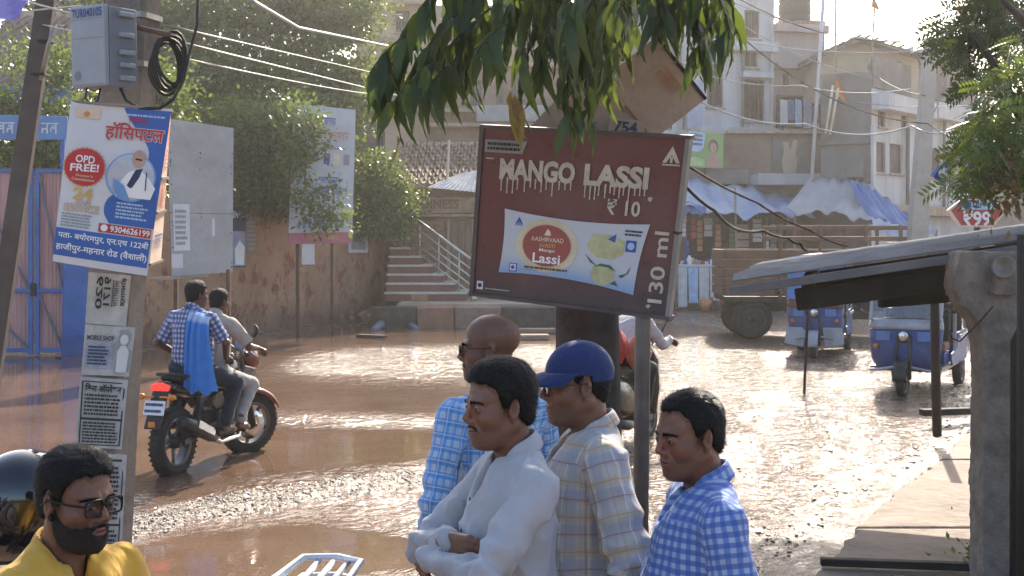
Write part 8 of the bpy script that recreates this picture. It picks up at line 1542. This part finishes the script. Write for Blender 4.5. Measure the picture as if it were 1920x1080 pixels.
clothmat('check_sky', (.44, .55, .70), [(0, .044, 0, .5, (.04, .26, .66), .72), (1, .044, 0, .5, (.03, .22, .60), .70), (0, .044, .7, .10, (.7, .75, .8), .5), (1, .044, .7, .10, (.7, .75, .8), .5)])
clothmat('plaid_beige', (.52, .48, .43), [(0, .085, 0, .34, (.33, .36, .45), .62), (1, .10, .1, .36, (.34, .35, .41), .60), (0, .085, .50, .05, (.66, .66, .68), .8), (1, .05, .0, .075, (.42, .15, .085), .72), (1, .05, .22, .05, (.52, .40, .24), .6), (0, .0425, .3, .06, (.24, .28, .40), .55), (1, .10, .60, .20, (.50, .40, .24), .5), (0, .17, .2, .045, (.42, .20, .12), .55)])
clothmat('gingham_navy', (.52, .55, .62), [(0, .046, 0, .55, (.035, .07, .26), .78), (1, .046, 0, .5, (.03, .06, .24), .74)])
clothmat('cap_blue', (.022, .038, .12), wr=.1); clothmat('beige_shirt', (.42, .37, .31)); clothmat('grey_shirt', (.42, .42, .43)); clothmat('white_scarf', (.60, .62, .70))
Z0 = .10
def at_px(px, py, Y, s, hz=1.617): return Y, (px - 960) / F * Y, zof(py, Y)
def stand(px, py, Y, face, s, o, name, label):
    """place a standing figure so that its head centre falls at the photo point px,py at depth Y, facing image-left turned face degrees to the viewer"""
    rz = R(180 + face) if not o.get('right') else R(-face); o['s'] = s; hx = .035; X = (px - 960) / F * Y; z = zof(py, Y); c, s_ = math.cos(rz), math.sin(rz)
    base = Vector((X - s * hx * c, Y - s * hx * s_, z - s * 1.617)); return person(name, label, base, rz, o)
m1 = dict(vox=.0065, sw=.96, skin='skin_a', hyaw=5, hpitch=2, top=.017, side=.006, quiff=.004, mous=.7, squint=.0044, nose=.98, fat=.2, jaw=1.02, frown=1, shirt='white_shirt', buttons=5, sleeve='long', fold=1.6, arm_l=[(.17, .25, 1.19), (.245, .0, 1.20)], arm_r=[(.19, -.22, 1.19), (.205, .04, 1.255)], hand_l=((-.35, -1, -.05), (-1, .3, 0), .5), hand_r=((-.5, .9, -.15), (-1, -.1, -.1), .4), copen=.9, cpts=.08)
p1 = stand(936, 762, 3.95, 20, 1.0, m1, 'person', 'man in white shirt with folded arms, standing in front of the lassi sign')
m2 = dict(vox=.0065, skin='skin_b', hyaw=2, hpitch=3, cap='cap_blue', hair=True, top=-.010, side=.002, strands=900, strand_len=.003, glasses=dict(w=.044, h=.032, r=.013, t=.0013), mous=.0, fat=.6, jaw=1.05, belly=.8, fs=3, fold=1.5, shirt='plaid_beige', sleeve='elbow', buttons=3, arm_l=[(-.06, .27, 1.14), (.08, .28, .95)], arm_r=[(-.02, -.26, 1.14), (.12, -.22, .97)], hand_l=((.3, -.1, -1), (0, -1, 0), .35), hand_r=((.3, .1, -1), (0, 1, 0), .35), copen=1.3, cpts=.085, cht=.03)
p2 = stand(1080, 722, 4.25, 10, 1.02, m2, 'person', 'man in dark blue cap and glasses wearing a pale plaid shirt')
m3 = dict(vox=.0065, skin='skin_c', hyaw=20, hpitch=5, top=.010, side=.004, recede=.014, hl=.004, squint=.0036, fat=.55, jaw=1.05, nose=1.04, belly=.6, brow=1.2, frown=1, fs=5, fold=1.4, sw=1.20, shirt='gingham_blue', sleeve='half', arm_l=[(-.04, .28, 1.13), (.10, .25, .93)], arm_r=[(-.02, -.28, 1.13), (.10, -.22, .93)], hand_l=((.3, -.1, -1), (0, -1, 0), .4), hand_r=((.3, .1, -1), (0, 1, 0), .4), copen=.8, cpts=.07)
p3 = stand(1292, 818, 3.85, 6, .97, m3, 'person', 'man in blue gingham shirt scowling, nearest the shelter')
m4 = dict(skin='skin_d', hyaw=44, sw=1.08, hair=False, glasses=dict(w=.044, h=.034, r=.014, t=.0016), mous=.4, shirt='check_sky', fs=7, sleeve='long', arm_l=[(-.02, .28, 1.12), (.12, .22, .95)], arm_r=[(.02, -.26, 1.12), (.16, -.2, .97)], hand_l=((.3, -.1, -1), (0, -1, 0), .4), hand_r=((.3, .1, -1), (0, 1, 0), .4), copen=.7, fat=.2, jaw=.97)
p4 = stand(918, 656, 5.05, -50, 1.04, m4, 'person', 'balding man in bright blue checked shirt, half hidden behind the white shirt')
m5 = dict(mous=1.3, strand_len=.012, right=True, skin='skin_e', hyaw=4, hpitch=4, top=.013, side=.004, quiff=.010, beard=.0032, glasses=dict(w=.053, h=.038, r=.009, t=.0030), fat=.25, jaw=1.03, shirt='yellow_shirt', collar_mat='yellow_collar', fs=9, fold=1.3, sleeve='half', arm_l=[(.02, .28, 1.12), (.18, .24, 1.0)], arm_r=[(.02, -.28, 1.12), (.18, -.24, 1.0)], hand_l=((.6, -.1, -.7), (0, -1, 0), .4), hand_r=((.6, .1, -.7), (0, 1, 0), .4), copen=1.2, cpts=.06, cht=.028)
p5 = stand(142, 938, 3.05, 34, .88, m5, 'person', 'bearded man in yellow shirt and black glasses at the near pole')
# white stole hanging from the balding man's shoulders
st = MB(); q = Patch(P(850, 1010, 4.84), P(900, 1010, 4.80), P(925, 792, 4.90), P(874, 800, 4.94))
for i in range(9):
    for j in range(10): f_ = lambda a, c: q(a / 9, c / 10, .012 * math.sin(a * 1.6) + .03 * math.sin(c * .35)); st.add([f_(i, j), f_(i + 1, j), f_(i + 1, j + 1), f_(i, j + 1)], [(0, 1, 2, 3)])
o = st.build('stole', MATS['white_scarf'], None, smooth=True); md = o.modifiers.new('t', 'SOLIDIFY'); md.thickness = .006; tag(o, 'white stole hanging down the front of the balding man\'s blue shirt', 'stole')

# ---- the two on the motorcycle, in its frame
def foot(a, f, up=(0, 0, 1)): a = np.array(a, dtype=float); f = np.array(f, dtype=float); f /= np.linalg.norm(f); return [(a + np.array((0, 0, .06)), a, .042, .036), (a - f * .035 - np.array((0, 0, .03)), a + f * .09 - np.array((0, 0, .03)), .032, .034), (a + f * .08 - np.array((0, 0, .03)), a + f * .15 - np.array((0, 0, .04)), .034, .022)]
def on_bike(b, name, label, o, off):
    rz = b.rotation_euler[2]; m_ = Matrix.Rotation(rz, 3, 'Z'); loc = Vector(b.location) + m_ @ Vector(off); return person(name, label, loc, rz, o)
dr = dict(vox=.010, hvox=.0042, handvox=.006, skin='skin_dark', pelvis=(-.02, 0, .90), lean=12, hyaw=-14, top=.014, side=.006, strands=1500, shirt='beige_shirt', sleeve='half', hem=.80, copen=.8, trousers='trouser_grey', legvox=.010,
          arm_l=[(.20, .30, 1.12), (.36, .30, 1.10)], arm_r=[(.16, -.33, 1.12), (.30, -.335, 1.10)], hand_l=((.8, .3, -.2), (0, 0, -1), .8), hand_r=((.85, -.1, -.25), (0, 0, -1), .8), legs={s: [np.array((.40, s * .20, .74)), np.array((.13, s * .23, .44))] for s in (1, -1)}, feet=[foot((.13, s * .24, .40), (1, 0, -.1)) for s in (1, -1)], s=.97)
on_bike(bike, 'person', 'rider in beige shirt and grey trousers steering the black and copper motorcycle', dr, (-.02, 0, 0))
pi_ = dict(vox=.0095, hvox=.0042, handvox=.006, skin='skin_dark', pelvis=(-.02, 0, .97), lean=6, twist=-10, hyaw=-28, top=.022, side=.010, strands=2500, shirt='gingham_navy', sleeve='half', sw=1.22, belly=.8, hem=.84, copen=.7, trousers='trouser_navy', legvox=.010,
           arm_l=[(.02, .34, 1.17), (.22, .26, 1.05)], arm_r=[(.06, -.34, 1.18), (.26, -.22, 1.04)], hand_l=((.9, -.3, -.2), (0, 0, -1), .6), hand_r=((.9, .2, -.2), (0, 0, -1), .6), legs={s: [np.array((.36, s * .27, .80)), np.array((.16, s * .27, .46))] for s in (1, -1)}, feet=[foot((.17, s * .28, .42), (1, 0, -.1)) for s in (1, -1)], s=.97)
on_bike(bike, 'person', 'pillion rider in navy gingham shirt with his back to the viewer', pi_, (-.37, 0, 0))
# blue towel over the pillion's shoulder
clothmat('towel_blue', (.05, .22, .62), [(1, .9, .72, .09, (.45, .55, .72), .85)], wr=.12)
rz = bike.rotation_euler[2]; bm = Matrix.Rotation(rz, 3, 'Z'); bl_ = Vector(bike.location); tws = thing('towel', 'bright blue towel with a pale band hanging from the pillion rider\'s shoulder', 'towel', bl_ + bm @ Vector((-.5, -.18, 0)), rz)
path = [(-.30, -.13, 1.24), (-.34, -.15, 1.36), (-.43, -.165, 1.445), (-.53, -.175, 1.40), (-.585, -.19, 1.26), (-.60, -.205, 1.10), (-.61, -.215, .94), (-.615, -.225, .80), (-.62, -.23, .74)]; V = []; C_ = []; nn_ = 15
for i, p in enumerate(path):
    wd_ = .17 + .17 * max(0, (i - 2)) / 6
    for j in range(nn_):
        t_ = j / (nn_ - 1) - .5; out_ = max(0, t_ - .0); V.append((p[0] + (.55 * out_ ** 1.3 * wd_ if i > 2 else .1 * t_) - .020 * math.sin(j * 1.5 + i * .25) * min(1, i / 3), p[1] - wd_ * .92 * t_ + .012 * math.cos(j * 1.7 + i * .4), p[2] - (.05 * t_ if i < 4 else .02 * t_) + (.025 * math.sin(j * 1.1) if i == 8 else 0))); C_.append((t_ * .4, i * .105, 0))
fs = [(i * nn_ + j, i * nn_ + j + 1, (i + 1) * nn_ + j + 1, (i + 1) * nn_ + j) for i in range(len(path) - 1) for j in range(nn_ - 1)]; o = mesh_obj('cloth', np.array(V) + np.array((.5, .18, 0)), fs, MATS['towel_blue'], tws, smooth=True, attrs={'cloth': np.array(C_)}); md = o.modifiers.new('t', 'SOLIDIFY'); md.thickness = .008; md = o.modifiers.new('s', 'SUBSURF'); md.levels = 1; md.render_levels = 2
# ---- scooter rider bent forward, with red bundles tied behind
sr = dict(vox=.010, hvox=.0045, handvox=.006, skin='skin_dark', pelvis=(-.22, 0, .93), lean=50, hoff=(.0, 0, -.06), hpitch=38, top=.012, side=.006, strands=800, shirt='grey_shirt', sleeve='long', hem=.84, copen=.8, arm_l=[(.18, .30, 1.02), (.32, .33, 1.06)], arm_r=[(.18, -.32, 1.02), (.32, -.35, 1.07)], hand_l=((.8, .2, -.2), (0, 0, -1), .8), hand_r=((.8, -.2, -.2), (0, 0, -1), .8), legs={s: [np.array((.16, s * .19, .78)), np.array((.14, s * .15, .40))] for s in (1, -1)}, feet=[foot((.16, s * .12, .37), (1, 0, -.05)) for s in (1, -1)], s=1.0)
on_bike(scs, 'person', 'scooter rider in grey shirt bent low over the handlebar', sr, (-.02, 0, 0))
M('red_bag', (.36, .035, .03), .7, n=.25, sc_=8, bump=.5, bsc=25)
for k, (c, r, lab) in enumerate((((-.66, -.02, 1.07), (.16, .20, .20), 'big red bundle tied on the scooter seat behind the grey-shirted rider'), ((-.72, .05, .86), (.12, .15, .10), 'small red bundle under the big one on the scooter'), ((-.42, -.26, .98), (.17, .10, .16), 'reddish bag slung at the scooter rider\'s side'))):
    p = Vector(scs.location) + Matrix.Rotation(scs.rotation_euler[2], 3, 'Z') @ Vector(c); v, f = nets(lambda X: ell(X, (0, 0, 0), r) - .030 * waves(X, 40 + k, 16, 3) - .022 * (1 - np.abs(np.clip(waves(X, 44 + k, 22, 3) * 1.7, -1, 1))) ** 2, (-.3, -.3, -.3), (.3, .3, .3), .011); o = mesh_obj('red_bundle', v, f, MATS['red_bag'] if k < 2 else M('salmon_bag', (.42, .16, .10), .7, n=.2), None, smooth=True); o.location = p; o.rotation_euler = (0, 0, scs.rotation_euler[2]); tag(o, lab, 'bundle')
clothmat('brown_shirt', (.10, .065, .05))
ed = dict(vox=.014, hvox=.006, handvox=.008, legvox=.016, skin='skin_dark', pelvis=(0, 0, .80), lean=4, hyaw=-10, top=.012, side=.005, strands=300, shirt='brown_shirt', sleeve='half', hem=.84, copen=.8, arm_l=[(.20, .30, 1.02), (.46, .30, 1.0)], arm_r=[(.20, -.30, 1.02), (.46, -.30, 1.0)], hand_l=((.9, 0, -.1), (0, 0, -1), .8), hand_r=((.9, 0, -.1), (0, 0, -1), .8), legs={s: [np.array((.38, s * .16, .74)), np.array((.40, s * .16, .42))] for s in (1, -1)}, s=.98)
on_bike(rick1, 'person', 'driver in brown shirt sitting in the blue rickshaw near the shelter', ed, (.14, 0, -.02))
# ---- helmet hung on the parked motorcycle's mirror
HL = Vector((P(40, 948, 3.62))); hm = thing('helmet', 'glossy black motorcycle helmet hanging behind the yellow-shirted man', 'helmet', HL - Vector((0, 0, .14))); HRm = rotm(R(200), R(10), 0)
def fhm(X): d = smin(ell(X, (-.01, 0, .02), (.138, .118, .125)), ell(X, (.03, 0, -.05), (.115, .105, .10)), .04); d = np.maximum(d, -(d + .012)); d = smax(d, -.135 - X[:, 2], .006); return smax(d, -ell(X, (.16, 0, .0), (.10, .115, .055)), .008)
v, f = nets(fhm, (-.17, -.14, -.16), (.17, .14, .17), .005); hl0 = np.array(HL - Vector(hm.location)); mesh_obj('shell', v @ HRm.T + hl0, f, M('helmet_black', (.008, .008, .010), .12, n=.1, coat=1.0), hm, smooth=True)
def vz(X): d = ell(X, (.005, 0, .0), (.142, .122, .125)); d = np.maximum(d, -(d + .004)); d = smax(d, np.abs(X[:, 2] - .0) - .055, .003); return smax(d, .01 - X[:, 0], .003)
v, f = nets(vz, (-.02, -.14, -.09), (.17, .14, .09), .005); mesh_obj('visor', v @ HRm.T + hl0, f, M('visor_dark', (.015, .016, .02), .08, n=.05), hm, smooth=True)
for k, (yy, zz, m_) in enumerate(((.0, -.035, 'plate_white'), (.0, -.062, 'grey_ink'), (.0, -.088, 'plate_white'))):
    mb = MB(); vs = []
    for i in range(6):
        for z_ in (zz - .010, zz + .010): a = R(28 + 7 * i); p = A3((.118 * math.cos(a) + .03, .108 * math.sin(a), z_)); vs.append(tuple((HRm @ (p * 1.03)) + hl0))
    mb.add(vs, [(2 * i, 2 * i + 2, 2 * i + 3, 2 * i + 1) for i in range(5)]); mb.build('decal', MATS[m_], hm)
# ================================================================== hazy air over the street
hz = bpy.data.materials.new('haze_air'); hz.use_nodes = True; t = hz.node_tree; t.nodes.remove(t.nodes['Principled BSDF'])
pv = t.nodes.new('ShaderNodeVolumePrincipled'); pv.inputs['Color'].default_value = (.96, .93, .90, 1); pv.inputs['Density'].default_value = .0012; pv.inputs['Anisotropy'].default_value = .75
t.links.new(pv.outputs[0], t.nodes['Material Output'].inputs['Volume'])
hb_ = MB().box((0, 33, 6), (90, 90, 14.8)).build('haze', hz); tag(hb_, 'pale dusty haze in the air of the street', kind='stuff')
